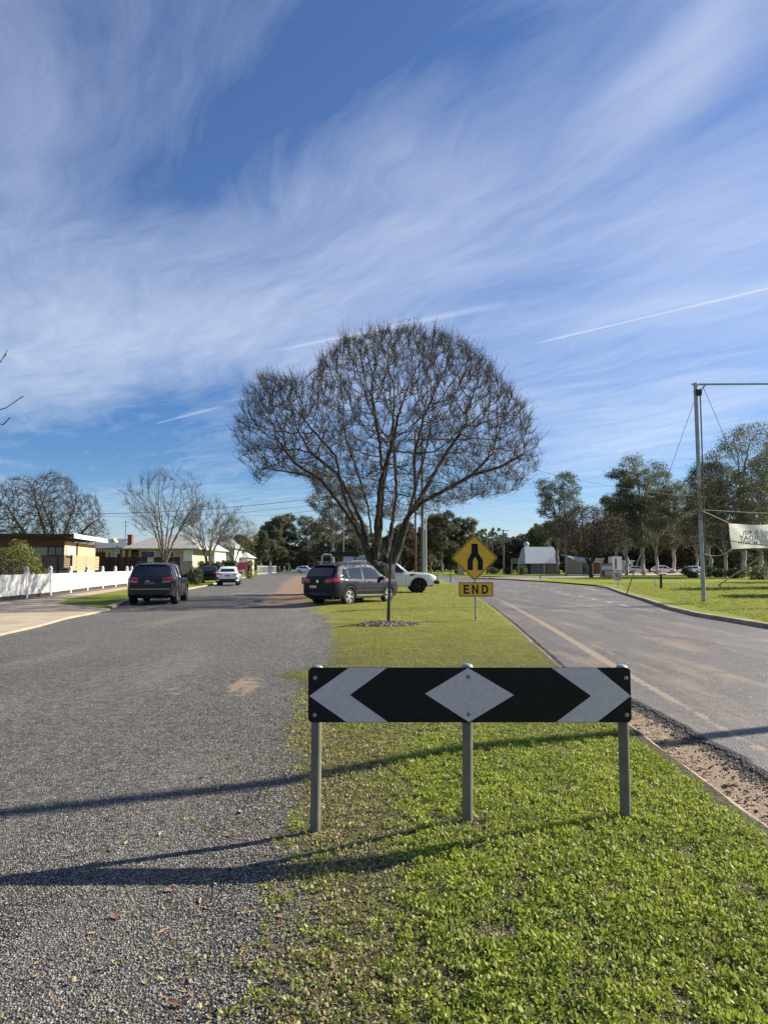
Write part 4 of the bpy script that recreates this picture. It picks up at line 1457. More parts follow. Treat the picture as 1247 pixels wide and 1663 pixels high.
def street_trees():
    # ivy clad tree behind the brown house
    b = P(80, 905, 85); 
    z0 = 0
    sc = 85 / F
    make_tree('bare_tree', 'broad bare tree with ivy climbing its forked trunk behind the brown house', 'tree', (b.x, 85, 0),
              [[(0, 0, -.1), (0, 0, 2.2)], [(0, 0, 2), (-2, 0, 4.2), (-4, .5, 6.6), (-5.5, 1, 8.5)], [(0, 0, 2.2), (.2, -1, 5), (-.8, -2, 9), (-1.2, -2, 11.5)],
               [(0, 0, 1.8), (2.6, 0, 4.4), (4.8, -.5, 6.4), (6.6, -1, 7.6)], [(0, 0, 2.2), (.8, 2, 5.5), (1.5, 3, 9)], [(0, 0, 2.2), (-.5, 2, 6), (-2.5, 3, 9.5)]],
              [(-3.2, 0, 8.3, 4.0, 4.0, 4.2), (.4, 0, 8.8, 3.2, 4, 4.3), (3.9, 0, 7.0, 2.4, 3.2, 3.6), (-5.5, 0, 6.5, 2.6, 3, 3.0), (5.2, 0, 5.6, 1.8, 2.2, 1.8)],
              4200, .32, .42, .013, .42, 'bark_grey', 'twig_brown', twigargs=(3, 5, .4, 1.1, .013, .5), trop=.45, seed=21, ivy=2200)
    b = G(266, 949)
    make_tree('bare_tree', 'pale bare vase shaped street tree rising behind the grey wagon on the left', 'tree', (b.x, b.y, .04),
              vase(1.7, 9.6, 3.9, 9, 5), [(0, 0, 7.0, 4.1, 4.1, 3.4)], 520, .28, .5, .009, .20, 'bark_grey', 'twig_pale',
              twigargs=(2, 2, .5, 1.3, .009, .9), trop=1.0, seed=22, split=.04)
    b = G(338, 944)
    make_tree('bare_tree', 'bare young street tree with grey trunk beside the parked white hatchback', 'tree', (b.x, b.y, .04),
              vase(1.6, 8.6, 3.6, 8, 9), [(0, 0, 5.9, 3.9, 3.9, 3.0)], 600, .3, .5, .010, .20, 'bark_grey', 'twig_pale',
              twigargs=(2, 3, .5, 1.2, .010, .8), trop=.9, seed=23, split=.04)
    b = G(379, 936)
    make_tree('street_tree', 'half bare street tree with a few yellow leaves above the pink sheet', 'tree', (b.x, b.y, .04),
              vase(1.9, 9.6, 4.2, 8, 12), [(0, 0, 6.4, 4.4, 4.4, 3.6)], 700, .34, .5, .011, .22, 'bark_grey', 'twig_pale', 'shrub_leaf', 1600, .2, .35, .35,
              twigargs=(2, 3, .4, .9, .010, .6), trop=.7, seed=24, split=.05)
    # tree just off frame whose twigs reach in at the left edge
    Yt = 11.0
    e = P(-95, 640, Yt)
    rt = thing('bare_tree', 'bare tree off the left edge with a few thin twigs reaching into the frame', 'tree', (e.x - 1.4, Yt, 0))
    P0 = []; par = []
    off = Vector((e.x - 1.4, Yt, 0))
    def q(px, py, dy=0): 
        v = P(px, py, Yt + dy) - off
        return (v.x, v.y, v.z)
    for i, l in enumerate([[(0, 0, -.1), (0, 0, 2.0), (.1, 0, 2.8)], [(.1, 0, 2.6), q(-60, 690), q(-20, 673), q(10, 662), q(28, 650), q(40, 643)], [q(-20, 673), q(-8, 685), q(8, 690), q(20, 678)],
                            [(.1, 0, 2.8), q(-70, 640), q(-20, 598), q(0, 588), (q(12, 568))], [q(-20, 598), q(2, 586), q(11, 574)], [(0, 0, 2.4), (-1.2, .5, 4), (-1.8, 1, 5.5)], [(0, 0, 2.2), (-.5, 1.2, 4), (-.6, 1.8, 5.8)],
                            [(0, 0, 2.2), (-.5, -1.0, 4), (-.9, -1.2, 5.6)]]):
        limb(P0, par, l, .22, root=None if i == 0 else 0)
    cnt, ch, rad = tree_stats(np.array(P0), np.array(par), .009, .10)
    V, Fc = skeleton_mesh(np.array(P0), np.array(par), cnt, ch, rad)
    mesh_obj('trunk', V, Fc, M['bark_grey'], rt, True)
    # tree behind the brick sign, leafless, dark
    b = G(959, 939)
    s = b.y / F
    make_tree('bare_tree', 'dark leafless tree with forked trunk left of the brick sign', 'tree', (b.x, b.y, .1),
              [[(0, 0, -.1), (0, 0, 1.6)], [(0, 0, 1.5), (-1.6, 0, 4.2), (-3, 0, 7)], [(0, 0, 1.5), (1.2, .4, 3.8), (2.0, .6, 7.5)], [(0, 0, 1.6), (.4, -1.2, 5), (0, -1.8, 8)], [(0, 0, 1.6), (-.4, 1.4, 5), (-.5, 2, 8.6)]],
              [(-.4, 0, 6.6, 4.6, 4.2, 3.6), (2.6, 0, 6.0, 3.0, 3, 2.8)], 2800, .34, .45, .014, .30, 'bark_dark', 'twig_brown', 'seed_leaf', 9000, .16, .3, .4,
              twigargs=(3, 4, .4, 1.1, .014, .3), seed=25)

def gum(name, label, loc, h, w, seed, nleaf=5200, leaf='gum_leaf', bare=.35, bark='bark_gum', group=None, lsize=.30, trunks=1, cat='tree'):
    rs = random.Random(seed)
    limbs = [[(0, 0, -.2), (rs.uniform(-.2, .2), 0, h * .12), (rs.uniform(-.3, .3), 0, h * .22)]]
    blobs = []
    nb = rs.randint(8, 11)
    for i in range(nb):
        a = i * 2.4 + rs.uniform(-.4, .4)
        t = (i + .5) / nb
        zc = h * (bare + (1 - bare) * t * .9)
        rr = w * .5 * (.75 - .55 * abs(t - .42)) * rs.uniform(.5, 1.1)
        c = (math.cos(a) * rr, math.sin(a) * rr, zc)
        br = w * rs.uniform(.17, .27)
        blobs.append((*c, br, br, br * rs.uniform(.6, .9)))
        st = h * (.15 + .35 * t)
        limbs.append([(0, 0, min(st, h * .22)), (c[0] * .3, c[1] * .3, (st + zc) * .5), (c[0] * .7, c[1] * .7, zc - br * .5)])
    return make_tree(name, label, cat, loc, limbs, blobs, 620, h * .032, h * .036, .018, h * .0135 + .05, bark, None, leaf, nleaf, lsize, .24, h * .019,
                     seed=seed, trop=.1, group=group, droop=.9)

def place_gums():
    # (px of trunk, py of foot, py of top, crown width px, seed, leaf, label)
    near = [
        (905, 932, 762, 92, 31, 'gum_leaf', 'tall gum with pale forked trunks and open crown in front of the white roofed hall'),
        (1043, 934, 728, 112, 32, 'gum_leaf', 'tallest dense gum tree right of the dark leafless tree'),
        (1092, 931, 760, 90, 33, 'gum_leaf', 'shorter gum leaning beside the tallest gum, left of the banner pole'),
        (1205, 934, 680, 150, 34, 'gum_leaf', 'big spreading gum with bare white branches behind the banner'),
        (1175, 938, 772, 120, 35, 'gum_leaf_brown', 'brown leaved low tree directly behind the left end of the banner'),
        (1130, 930, 800, 70, 36, 'gum_leaf', 'slim multi trunked gum just behind the galvanised banner pole'),
        (1150, 934, 748, 90, 52, 'gum_leaf', 'leafy gum rising just right of the top half of the banner pole'),
        (1232, 936, 742, 110, 53, 'gum_leaf_brown', 'lower gum under the big spreading gum at the right edge'),
        (1015, 934, 752, 74, 54, 'gum_leaf', 'leafy gum close on the left of the tallest dense gum'),
        (1270, 938, 700, 150, 37, 'gum_leaf', 'gum at the right edge of the frame above the banner'),
        (540, 931, 758, 120, 38, 'gum_leaf_brown', 'pale trunked gum with brownish leaves behind the ute rack'),
        (455, 925, 834, 60, 39, 'gum_leaf', 'dark round tree beyond the far chevron board'),
        (500, 925, 838, 64, 40, 'dark_leaf', 'dark pine like tree to the right of the far chevron board'),
        (718, 928, 828, 66, 41, 'gum_leaf_brown', 'mottled gum just right of the two thin poles'),
        (752, 927, 838, 60, 42, 'gum_leaf', 'gum partly hidden by the yellow diamond sign'),
        (700, 926, 835, 60, 43, 'gum_leaf', 'gum behind the tall grey power pole'),
        (875, 929, 850, 50, 44, 'gum_leaf', 'small gum beside the white roofed hall'),
        (575, 929, 835, 60, 45, 'gum_leaf', 'gum seen between the trailer rack and the big bare trunk'),
        (650, 927, 850, 60, 46, 'gum_leaf_brown', 'gum seen right of the big bare trunk'),
        (425, 927, 862, 34, 47, 'dark_leaf', 'dark tree above the white steel fence'),
        (440, 926, 838, 50, 51, 'gum_leaf', 'feathery grey gum left of the dark round tree'),
        (1000, 932, 800, 60, 48, 'gum_leaf', 'grey green gum behind the brick sign'),
        (395, 929, 868, 46, 49, 'hedge_leaf', 'bushy evergreen behind the pink sheet'),
        (1065, 933, 790, 80, 50, 'gum_leaf_brown', 'brownish gum standing over the white wagon in the car park'),
    ]
    for px, py, top, wpx, sd_, lf, lab in near:
        b = G(px, py, .1)
        Y = b.y if b.y < 170 else 170 + (b.y - 170) * .2
        x = (px - 623.5) / F * Y
        h = (920 - top) / F * Y + 1.6
        w = wpx / F * Y
        k = Y / 110
        gum('gum_tree', lab, (x, Y, .05), h, w, sd_, 19000 if lf != 'dark_leaf' else 11000, lf, .34 if 'dense' not in lab else .28, lsize=.235 * max(k, .8) ** .8)
    for x, y, h, w, sd_, lab in ((27.5, 39, 7, 5, 71, 'nearer gum beyond the right edge shading the lawn'), (50, 72, 13, 9, 72, 'second gum beyond the right edge, further back'), (36, 52, 11, 8, 73, 'middle gum beyond the right edge of the lawn')):
        gum('gum_tree', lab, (x, y, .05), h, w, sd_, 6000, 'gum_leaf', .3, lsize=.34)
    # the belt of gums that closes the view; meshes shared
    protos = [gum('gum_tree', 'dark gum in the far belt of trees that closes the view', (0, 0, 0), 16, 13, 60 + i, 6500, ['gum_leaf', 'dark_leaf', 'gum_leaf', 'gum_leaf_brown'][i], .12, lsize=.75) for i in range(4)]
    rs = random.Random(9)
    first = [True] * 4
    def put(x, Y, h, i, lab, grp):
        sc = h / 17.0
        if first[i]:
            r = protos[i]; first[i] = False
            r.location = (x, Y, 0); r.scale = (sc * 1.15, sc * 1.15, sc); r['label'] = lab; r['group'] = grp
            CHILDREN[r.name] = list(r.children)
        else:
            r = copy_tree(protos[i], (x, Y, 0), rs.random() * 6.28, lab, (sc * 1.15, sc * 1.15, sc), grp)
    def belt(px0, px1, n, Y, topf, lab, grp):
        ORD = ['leftmost', 'second', 'third', 'fourth', 'fifth', 'sixth', 'seventh', 'eighth', 'ninth', 'tenth', 'eleventh', 'twelfth', 'thirteenth', 'fourteenth', 'fifteenth', 'sixteenth', 'seventeenth', 'eighteenth']
        for k in range(n):
            px = px0 + (px1 - px0) * (k + .5) / n + rs.uniform(-4, 4)
            top = topf(px) + rs.uniform(-6, 7)
            yy = Y * rs.uniform(.93, 1.1)
            h = (920 - top) / F * yy + 1.6
            put((px - 623.5) / F * yy, yy, h, rs.randrange(4), lab + (', leftmost' if k == 0 else (', rightmost' if k == n - 1 else ', ' + ORD[k] + ' from left')), grp)
    belt(430, 700, 13, 215, lambda p: 868 - 14 * math.sin(p * .05), 'dark gum in the distant row behind the parked cars', 'distant gums behind the parked cars')
    belt(690, 880, 12, 235, lambda p: 866 - (p - 780) * .06 - 6 * math.sin(p * .06), 'dark gum in the distant row behind the yellow sign', 'distant gums behind the yellow sign')
    belt(880, 1290, 17, 200, lambda p: 845 - (p - 880) * .05, 'dark gum in the distant row behind the hall and car park', 'distant gums behind the car park')
    belt(-40, 430, 15, 260, lambda p: 888 - 4 * math.sin(p * .04), 'dark low tree far behind the left houses', 'distant trees behind the left houses')
def far_wood():
    # low dark wood far behind everything, too dense to count
    rs = np.random.RandomState(77)
    n = 26000
    t = rs.rand(n)
    x = -330 + 760 * t
    y = 300 + rs.rand(n) * 40
    hh = 9 + 3.5 * np.sin(x * .05) + 2.5 * np.sin(x * .13 + 1) + 1.5 * np.sin(x * .31)
    hh = hh * np.where(x < -70, .8, 1.25)
    z = hh * rs.rand(n) ** .7
    V, Fc = leaf_cards(np.stack([x, y, z], 1), 2.2, .38, rs, .2)
    o = mesh_obj('distant_wood', V, Fc, M['dark_leaf'])
    tag(o, 'dark distant wood closing the view below the far gums', 'wood', kind='stuff')
street_trees()
place_gums()
far_wood()

# --- shrubs
def shrub(name, label, loc, rx, rz, n, leaf, seed, size=.12, asp=.3, cat='shrub', group=None, stems=True, zc=None):
    rs = np.random.RandomState(seed)
    root = thing(name, label, cat, loc, 0, group)
    d = rs.normal(0, 1, (n, 3)); d /= np.linalg.norm(d, axis=1)[:, None]
    r = 1 - rs.rand(n) ** 2 * .6
    lump = 1 + .22 * np.sin(d[:, 0] * 5 + seed) * np.cos(d[:, 2] * 6 + d[:, 1] * 4)
    c = d * (r * lump)[:, None] * np.array([rx, rx, rz]) + np.array([0, 0, rz * (zc or .9)])
    c[:, 2] = np.maximum(c[:, 2], .03)
    V, Fc = leaf_cards(c, size, asp, rs, -.2)
    mesh_obj('foliage', V, Fc, M[leaf], root)['kind'] = 'stuff'
    if stems:
        mb = MB()
        for k in range(7):
            a = rs.rand() * 6.28
            t = rx * .6 * rs.rand()
            mb.tube([(0, 0, -.05), (math.cos(a) * t * .4, math.sin(a) * t * .4, rz * .8), (math.cos(a) * t, math.sin(a) * t, rz * 1.5)], [.03, .02, .01], 5)
        mb.build('stems', M['bark_grey'], root, True)
    return root
def shrubs():
    def at(px, py, Y): return (P(px, py, Y).x, Y, .06)
    shrub('garden_shrub', 'yellow green bushy shrub in front of the brown house, behind the white fence', at(33, 900, 42), 1.25, 1.55, 3600, 'shrub_leaf', 3, .16, .28)
    shrub('garden_shrub', 'reddish twiggy bush at the left edge behind the white fence', at(6, 915, 40.5), .9, 1.1, 1600, 'seed_leaf', 4, .14, .2)
    shrub('garden_shrub', 'dark low bush between the yellow shrub and the dark timber screen', at(62, 920, 43.5), .9, .75, 1300, 'dark_leaf', 14, .15, .28)
    b = P(317, 938, 62.0); shrub('round_shrub', 'dense round green shrub on the verge beyond the grey wagon', (b.x, b.y, .05), .72, .80, 2600, 'hedge_leaf', 5, .11, .35)
    for i, (px0, px1, top, Y, lf, lab) in enumerate([(322, 358, 913, 84, 'dark_leaf', 'dark hedge mass behind the bare young street tree'), (358, 384, 911, 88, 'dark_leaf', 'dark hedge behind the white hatchback roof'),
                                             (400, 407, 911, 92, 'shrub_leaf', 'tan green narrow hedge end right of the pink sheet')]):
        a = P(px0, 920, Y); b = P(px1, 920, Y); h = P(px0, top, Y).z
        rs = np.random.RandomState(60 + i); n = 2600 if i < 2 else 900
        root = thing('hedge', lab, 'hedge', (a.x, Y, .05))
        u = rs.rand(n); w_ = b.x - a.x
        c = np.stack([u * w_, rs.rand(n) * 1.2, rs.rand(n) ** .8 * h * (.93 + .07 * np.sin(u * 17))], 1)
        V, Fc = leaf_cards(c, .26, .35, rs, -.2)
        mesh_obj('foliage', V, Fc, M[lf], root)['kind'] = 'stuff'
        mb = MB()
        for k in range(max(2, int(w_))): mb.tube([(.3 + k * w_ / max(2, int(w_)), .6, -.1), (.3 + k * w_ / max(2, int(w_)), .6, h * .8)], .05, 5)
        mb.build('stems', M['bark_grey'], root)['kind'] = 'stuff'
    for i, (px, py, w, h, lab) in enumerate([(1113, 936, 15, 14, 'round bush left of the galvanised banner pole'), (1122, 940, 14, 8, 'low bush under the round bush near the banner pole'), (1148, 938, 22, 18, 'bush right of the banner pole'),
                                             (1165, 939, 22, 14, 'low spreading bush right of the banner pole bush'), (1190, 941, 30, 16, 'dark bush below the banner'), (1228, 943, 40, 22, 'wide dark bush at the right edge below the banner'),
                                             (825, 933, 14, 8, 'clipped bush left of the goal shaped sign frame'), (846, 934, 18, 14, 'pale flowering bush beside the white roofed hall'),
                                             (800, 932, 20, 9, 'low bush behind the foot of the yellow sign'), (742, 928.5, 8, 5, 'small bush beside the cream block')]):
        b = G(px, py); s = b.y / F
        Y = min(b.y, 150); 
        shrub('garden_bush', lab, ((px - 623.5) / F * Y, Y, .1), w * Y / F * .5, h * Y / F * .55, 900, ['hedge_leaf', 'dark_leaf', 'gum_leaf'][i % 3], 20 + i, .24, .33, 'bush')
shrubs()

def sapling():
    b = G(630, 1013, .09)
    root = thing('sapling', 'thin leafless sapling tied to a black stake in a ring of mulch on the median', 'sapling', (b.x, b.y, b.z - .03))
    def q(px, py): 
        v = P(px, py, b.y) - Vector((b.x, b.y, b.z - .03)); return (v.x, v.y, v.z)
    mb = MB().tube([q(630, 1014), q(631, 975), q(633, 935), q(634.5, 905)], [.035, .033, .030, .028], 8)
    mb.build('stake', M['black_plastic'], root, True)
    mb = MB()
    mb.tube([(0.03, .03, -.03), q(634, 950), q(635.5, 900), q(636.5, 850), q(637, 800), q(636.5, 770)], [.018, .016, .012, .009, .006, .003], 6)
    for a, c, d in [((633.5, 935), (640, 922), (643, 905)), ((634, 928), (628, 905), (622, 880)), ((636, 900), (645, 870), (650, 840)), ((636, 890), (628, 862), (618, 840)),
                    ((637, 860), (643, 835), (646, 812)), ((637, 850), (630, 825), (626, 805)), ((635, 915), (620, 892), (603, 872)), ((637, 830), (641, 808), (642, 790))]:
        mb.tube([q(*a), q(*c), q(*d)], [.007, .005, .002], 4)
    mb.build('stem', M['twig_brown'], root, True)
sapling()

# ------------------------------------------------------------------ vehicles
def grid_patch(bvh, poly, axis, sgn, off, rings=5, center=None):
    """projects a star shaped 2D outline on the body; axis 'y': poly in (x,z) cast from the side; axis 'x': poly in (y,z) cast from the end"""
    cx = sum(p[0] for p in poly) / len(poly); cz = sum(p[1] for p in poly) / len(poly)
    if center: cx, cz = center
    dense = []
    for i in range(len(poly)):
        a = poly[i]; b = poly[(i + 1) % len(poly)]
        for k in range(4):
            dense.append((a[0] + (b[0] - a[0]) * k / 4, a[1] + (b[1] - a[1]) * k / 4))
    def cast(u, w):
        if axis == 'y':
            o = Vector((u, sgn * 3, w)); d = Vector((0, -sgn, 0))
        else:
            o = Vector((sgn * 5, u, w)); d = Vector((-sgn, 0, 0))
        h = bvh.ray_cast(o, d)
        if h[0] is None: return None
        nrm = h[1] if h[1].dot(d) < 0 else -h[1]
        return h[0] + nrm * off
    c = cast(cx, cz)
    if c is None: return [], []
    vs = [c]; fs = []
    n = len(dense)
    for r in range(1, rings + 1):
        t = r / rings
        for p in dense:
            q = cast(cx + (p[0] - cx) * t, cz + (p[1] - cz) * t)
            vs.append(q if q is not None else vs[-1 if len(vs) % n != 1 else 0])
    for k in range(n):
        fs.append((0, 1 + (k + 1) % n, 1 + k))
    for r in range(rings - 1):
        for k in range(n):
            a = 1 + r * n + k; b = 1 + r * n + (k + 1) % n
            fs.append((a, b, b + n, a + n))
    return vs, fs

def wheel_meshes(r, w, spokes=5, dark=False, double=True):
    t = MB()
    rr = r * .66
    t.lathe([(rr, -w * .42), (rr + .01, -w * .5), (r * .90, -w * .5), (r * .97, -w * .40), (r, -w * .25), (r, w * .25), (r * .97, w * .40), (r * .90, w * .5), (rr + .01, w * .5), (rr, w * .42)], 28, 'Y')
    m = MB()
    # open barrel with the spokes near its outer (-y) face
    m.lathe([(rr + .004, -w * .44), (rr * .93, -w * .46), (rr * .90, -w * .36), (rr * .88, w * .38)], 28, 'Y')
    for k in range(spokes):
        for s in ((-1, 1) if double else (0,)):
            a = 6.283 * k / spokes + s * (.19 if double else 0)
            b = 6.283 * k / spokes + s * (.10 if double else 0)
            w0, w1 = (.020, .017) if double else (.05, .032)
            w0 *= r / .34; w1 *= r / .34
            p0 = Vector((math.cos(b), 0, math.sin(b))) * r * .12; p1 = Vector((math.cos(a), 0, math.sin(a))) * rr * .93
            d = (p1 - p0).normalized(); s_ = Vector((-d.z, 0, d.x))
            y0, y1, y2 = -w * .42, -w * .46, -w * .30
            vs = [p0 + s_ * w1 + Vector((0, y0, 0)), p0 - s_ * w1 + Vector((0, y0, 0)), p1 - s_ * w0 + Vector((0, y1, 0)), p1 + s_ * w0 + Vector((0, y1, 0)),
                  p0 + s_ * w1 + Vector((0, y2, 0)), p0 - s_ * w1 + Vector((0, y2, 0)), p1 - s_ * w0 + Vector((0, y2, 0)), p1 + s_ * w0 + Vector((0, y2, 0))]
            m.add(vs, [(0, 1, 2, 3), (0, 3, 7, 4), (1, 5, 6, 2), (4, 7, 6, 5)])
    m.lathe([(0, -w * .44), (r * .12, -w * .44), (r * .17, -w * .40), (r * .17, -w * .2)], 14, 'Y')
    d = MB()
    d.lathe([(0, -w * .10), (rr * .86, -w * .10), (rr * .86, w * .3), (0, w * .3)], 20, 'Y')
    return t, m, d

def make_vehicle(name, label, cat, spec, detail=True):
    L, W, H_ = spec['L'], spec['W'], spec['H']
    root = thing(name, label, cat)
    wr, wx = spec['wr'], spec['wx']      # wheel radius, (rear x, front x)
    top = spec['top']; belt = spec['belt']
    hw = W / 2
    xs = sorted(set([round(float(x), 4) for x in np.linspace(-L / 2, L / 2, 46)] + [p[0] for p in top] +
                    [round(c + s * wr * 1.16 * math.cos(a), 4) for c in wx for s in (-1, 1) for a in np.linspace(0, 1.5708, 8)] +
                    [-L / 2 + .02, -L / 2 + .06, -L / 2 + .13, L / 2 - .03, L / 2 - .09, L / 2 - .2]))
    sill = spec.get('sill', .24)
    def zt(x): return float(np.interp(x, [p[0] for p in top], [p[1] for p in top]))
    def zbelt(x): return min(float(np.interp(x, [p[0] for p in belt], [p[1] for p in belt])), zt(x) - .015)
    def zl(x):
        z = sill
        z += .12 * sstep(-L / 2 + .55, -L / 2, x) * spec.get('rlift', 1) + .10 * sstep(L / 2 - .6, L / 2, x)
        for c in wx:
            q = (wr * 1.14) ** 2 - (x - c) ** 2
            if q > 0: z = max(z, wr + math.sqrt(q) * 1.0)
        return z
    def plan(x):
        e0 = (x + L / 2); e1 = (L / 2 - x)
        w = hw
        w *= 1 - .16 * (1 - min(e0 / .42, 1)) ** 2.4 - spec.get('nose', .24) * (1 - min(e1 / .75, 1)) ** 2.2
        for c in wx:   # flared wings
            w += .022 * math.exp(-((x - c) / (wr * 1.25)) ** 2)
        return w
    rows = []
    for x in xs:
        w = plan(x); zb = zbelt(x); z0 = min(zl(x), zb - .05); z1 = zt(x)
        h = min(max((z1 - zb) / max(H_ - 1.0, .3), 0), 1)
        rw = w * (.93 - spec.get('tumble', .17) * h ** .8)
        m = z0 + (zb - z0) * .5
        pr = [(w * .955, z0), (w * .985, z0 + (zb - z0) * .18), (w * 1.0, m), (w * .992, zb - (zb - z0) * .20), (w * .965, zb), (w * .935, zb + (z1 - zb) * .06)]
        pr += [(w * .935 + (rw - w * .935) * .5, zb + (z1 - zb) * .45), (rw, z1 - (z1 - zb) * .14 - .012), (rw * .93, z1 - .012 - (z1 - zb) * .03), (rw * .70, z1), (rw * .35, z1 + .012), (0, z1 + .016)]
        rows.append([(x, -a, c) for a, c in pr] + [(x, a, c) for a, c in pr[-2::-1]])
    n = len(rows[0])
    V = [p for r in rows for p in r]; Fc = []
    for i in range(len(rows) - 1):
        for k in range(n - 1):
            a = i * n + k
            Fc.append((a, a + n, a + n + 1, a + 1))
    for i0, flip in ((0, False), (len(rows) - 1, True)):
        base = i0 * n
        # end caps made of horizontal strips
        for k in range(n // 2):
            f = (base + k, base + k + 1, base + n - 2 - k, base + n - 1 - k)
            if f[1] == f[2]: f = (f[0], f[1], f[3])
            Fc.append(f if flip is False else f[::-1])
    body = mesh_obj('body', V, Fc, M[spec['paint']], root, True)
    body.data.set_sharp_from_angle(angle=R(38))
    bvh = BVHTree.FromPolygons([Vector(v) for v in V], Fc)
    # dark underside and wheel housings
    mb = MB()
    mb.box(-L / 2 + .18, L / 2 - .22, -hw * .66, hw * .66, sill - .03, .62)
    mb.box(-L / 2 + .25, L / 2 - .3, -hw * .90, hw * .90, wr * 2.25, wr * 2.25 + .06) if not spec.get('slim') else None
    mb.build('underbody', M['dark_inside'], root)
    def patch(nm, poly, axis, sgn, m_, off=.006, parent=None, rings=4):
        vs, fs = grid_patch(bvh, poly, axis, sgn, off, rings)
        if not vs: return None
        if sgn > 0 and axis == 'y' or sgn < 0 and axis == 'x':
            fs = [f[::-1] for f in fs]
        return mesh_obj(nm, vs, fs, M[m_], parent or root, True)
    for s in (-1, 1):
        for nm, poly, trim in spec['side']:
            if trim:
                cx = sum(p[0] for p in poly) / len(poly); cz = sum(p[1] for p in poly) / len(poly)
                big = [(p[0] + (.011 if p[0] > cx else -.011), p[1] + (.010 if p[1] > cz else -.010)) for p in poly]
                pts = []
                for i_ in range(len(big)):
                    p_, q_ = big[i_], big[(i_ + 1) % len(big)]
                    for k_ in range(5):
                        u_ = p_[0] + (q_[0] - p_[0]) * k_ / 5; w_ = p_[1] + (q_[1] - p_[1]) * k_ / 5
                        h_ = bvh.ray_cast(Vector((u_, s * 3, w_)), Vector((0, -s, 0)))
                        if h_[0]: pts.append(h_[0] + Vector((0, s * .004, 0)))
                MB().tube(pts + pts[:1], .008, 5).build('window_trim', M[trim], root, True)
            patch('side_window', poly, 'y', s, 'car_glass', .010)
        # arch lips
        for c in wx:
            pts = []
            for a in np.linspace(-.12, math.pi + .12, 22):
                u = c + wr * 1.15 * math.cos(a); z = wr + wr * 1.15 * math.sin(a)
                pts.append((u, s * (plan(u) * .985), max(z, .22)))
            if detail:
                MB().tube(pts, spec.get('lip', .022), 5).build('arch_trim', M[spec.get('lipm', spec['paint'])], root, True)
    for nm, poly, axis, sgn, m_, off in spec.get('patches', []):
        if axis == 'y2':
            for s in (-1, 1): patch(nm, poly, 'y', s, m_, off)
        elif axis == 'xx':
            patch(nm, poly, 'x', sgn, m_, off); patch(nm, [(-a, b) for a, b in poly][::-1], 'x', sgn, m_, off)
        else:
            patch(nm, poly, axis, sgn, m_, off)
    t, m, d = wheel_meshes(wr, spec.get('ww', .24), spec.get('spokes', 5), double=spec.get('double', True))
    tm = None
    for c in wx:
        for s in (-1, 1):
            w_ = thing('wheel', None, None, (c, s * (hw - .13), wr), 0 if s < 0 else math.pi)
            w_.parent = root
            if tm is None:
                a = t.build('tyre', M['rubber'], w_, True); b = m.build('rim', M[spec.get('rimm', 'rim_metal')], w_, True); e = d.build('brake', M['dark_inside'], w_)
                tm = (a, b, e)
            else:
                for q in tm:
                    z = q.copy(); COL.objects.link(z); z.parent = w_
            w_.name = 'wheel'
    # door seams
    for x in spec.get('seams', []):
        for s in (-1, 1):
            pts = []
            for z in np.linspace(sill + .1, zbelt(x) - .01, 9):
                h = bvh.ray_cast(Vector((x, s * 3, z)), Vector((0, -s, 0)))
                if h[0]: pts.append(h[0] + Vector((0, s * .001, 0)))
            if len(pts) > 2: MB().tube(pts, .0045, 4).build('door_seam', M['dark_inside'], root)
    for x, z in spec.get('handles', []):
        for s in (-1, 1):
            h = bvh.ray_cast(Vector((x, s * 3, z)), Vector((0, -s, 0)))
            if h[0]:
                MB().box(x - .10, x + .10, h[0].y - .02 if s > 0 else h[0].y - .03, h[0].y + .03 if s > 0 else h[0].y + .02, z - .014, z + .014, bev=.01).build('door_handle', M[spec.get('handlem', spec['paint'])], root, True)
    if 'mirror' in spec:
        mx, mz = spec['mirror']
        for s in (-1, 1):
            mb = MB()
            mb.box(mx - .06, mx + .10, s * (hw + .04) - .10, s * (hw + .04) + .10, mz - .07, mz + .08, bev=.035)
            mb.box(mx, mx + .05, min(s * (hw - .12), s * (hw - .02)), max(s * (hw - .12), s * (hw - .02)), mz - .05, mz - .02)
            mb.build('wing_mirror', M[spec.get('mirrorm', 'black_plastic')], root, True)
    if spec.get('rails'):
        x0, x1, ry, rz = spec['rails']
        for s in (-1, 1):
            MB().tube([(x0, s * ry, rz - .05), (x0 + .12, s * ry, rz), (0, s * ry, rz + .012), (x1 - .15, s * ry, rz), (x1, s * ry, rz - .06)], .014, 6).build('roof_rail', M[spec.get('railm', 'chrome')], root, True)
    return root, bvh, body

def place(root, px, py, Y=None, beta=0.0, z=0.0, sc=1.0, g=None):
    """beta: heading in degrees turned from straight ahead towards the right"""
    p = g or G(px, py, z)
    root.location = (p[0], p[1], z)
    root.rotation_euler = (0, 0, R(90 - beta))
    root.scale = (sc, sc, sc)

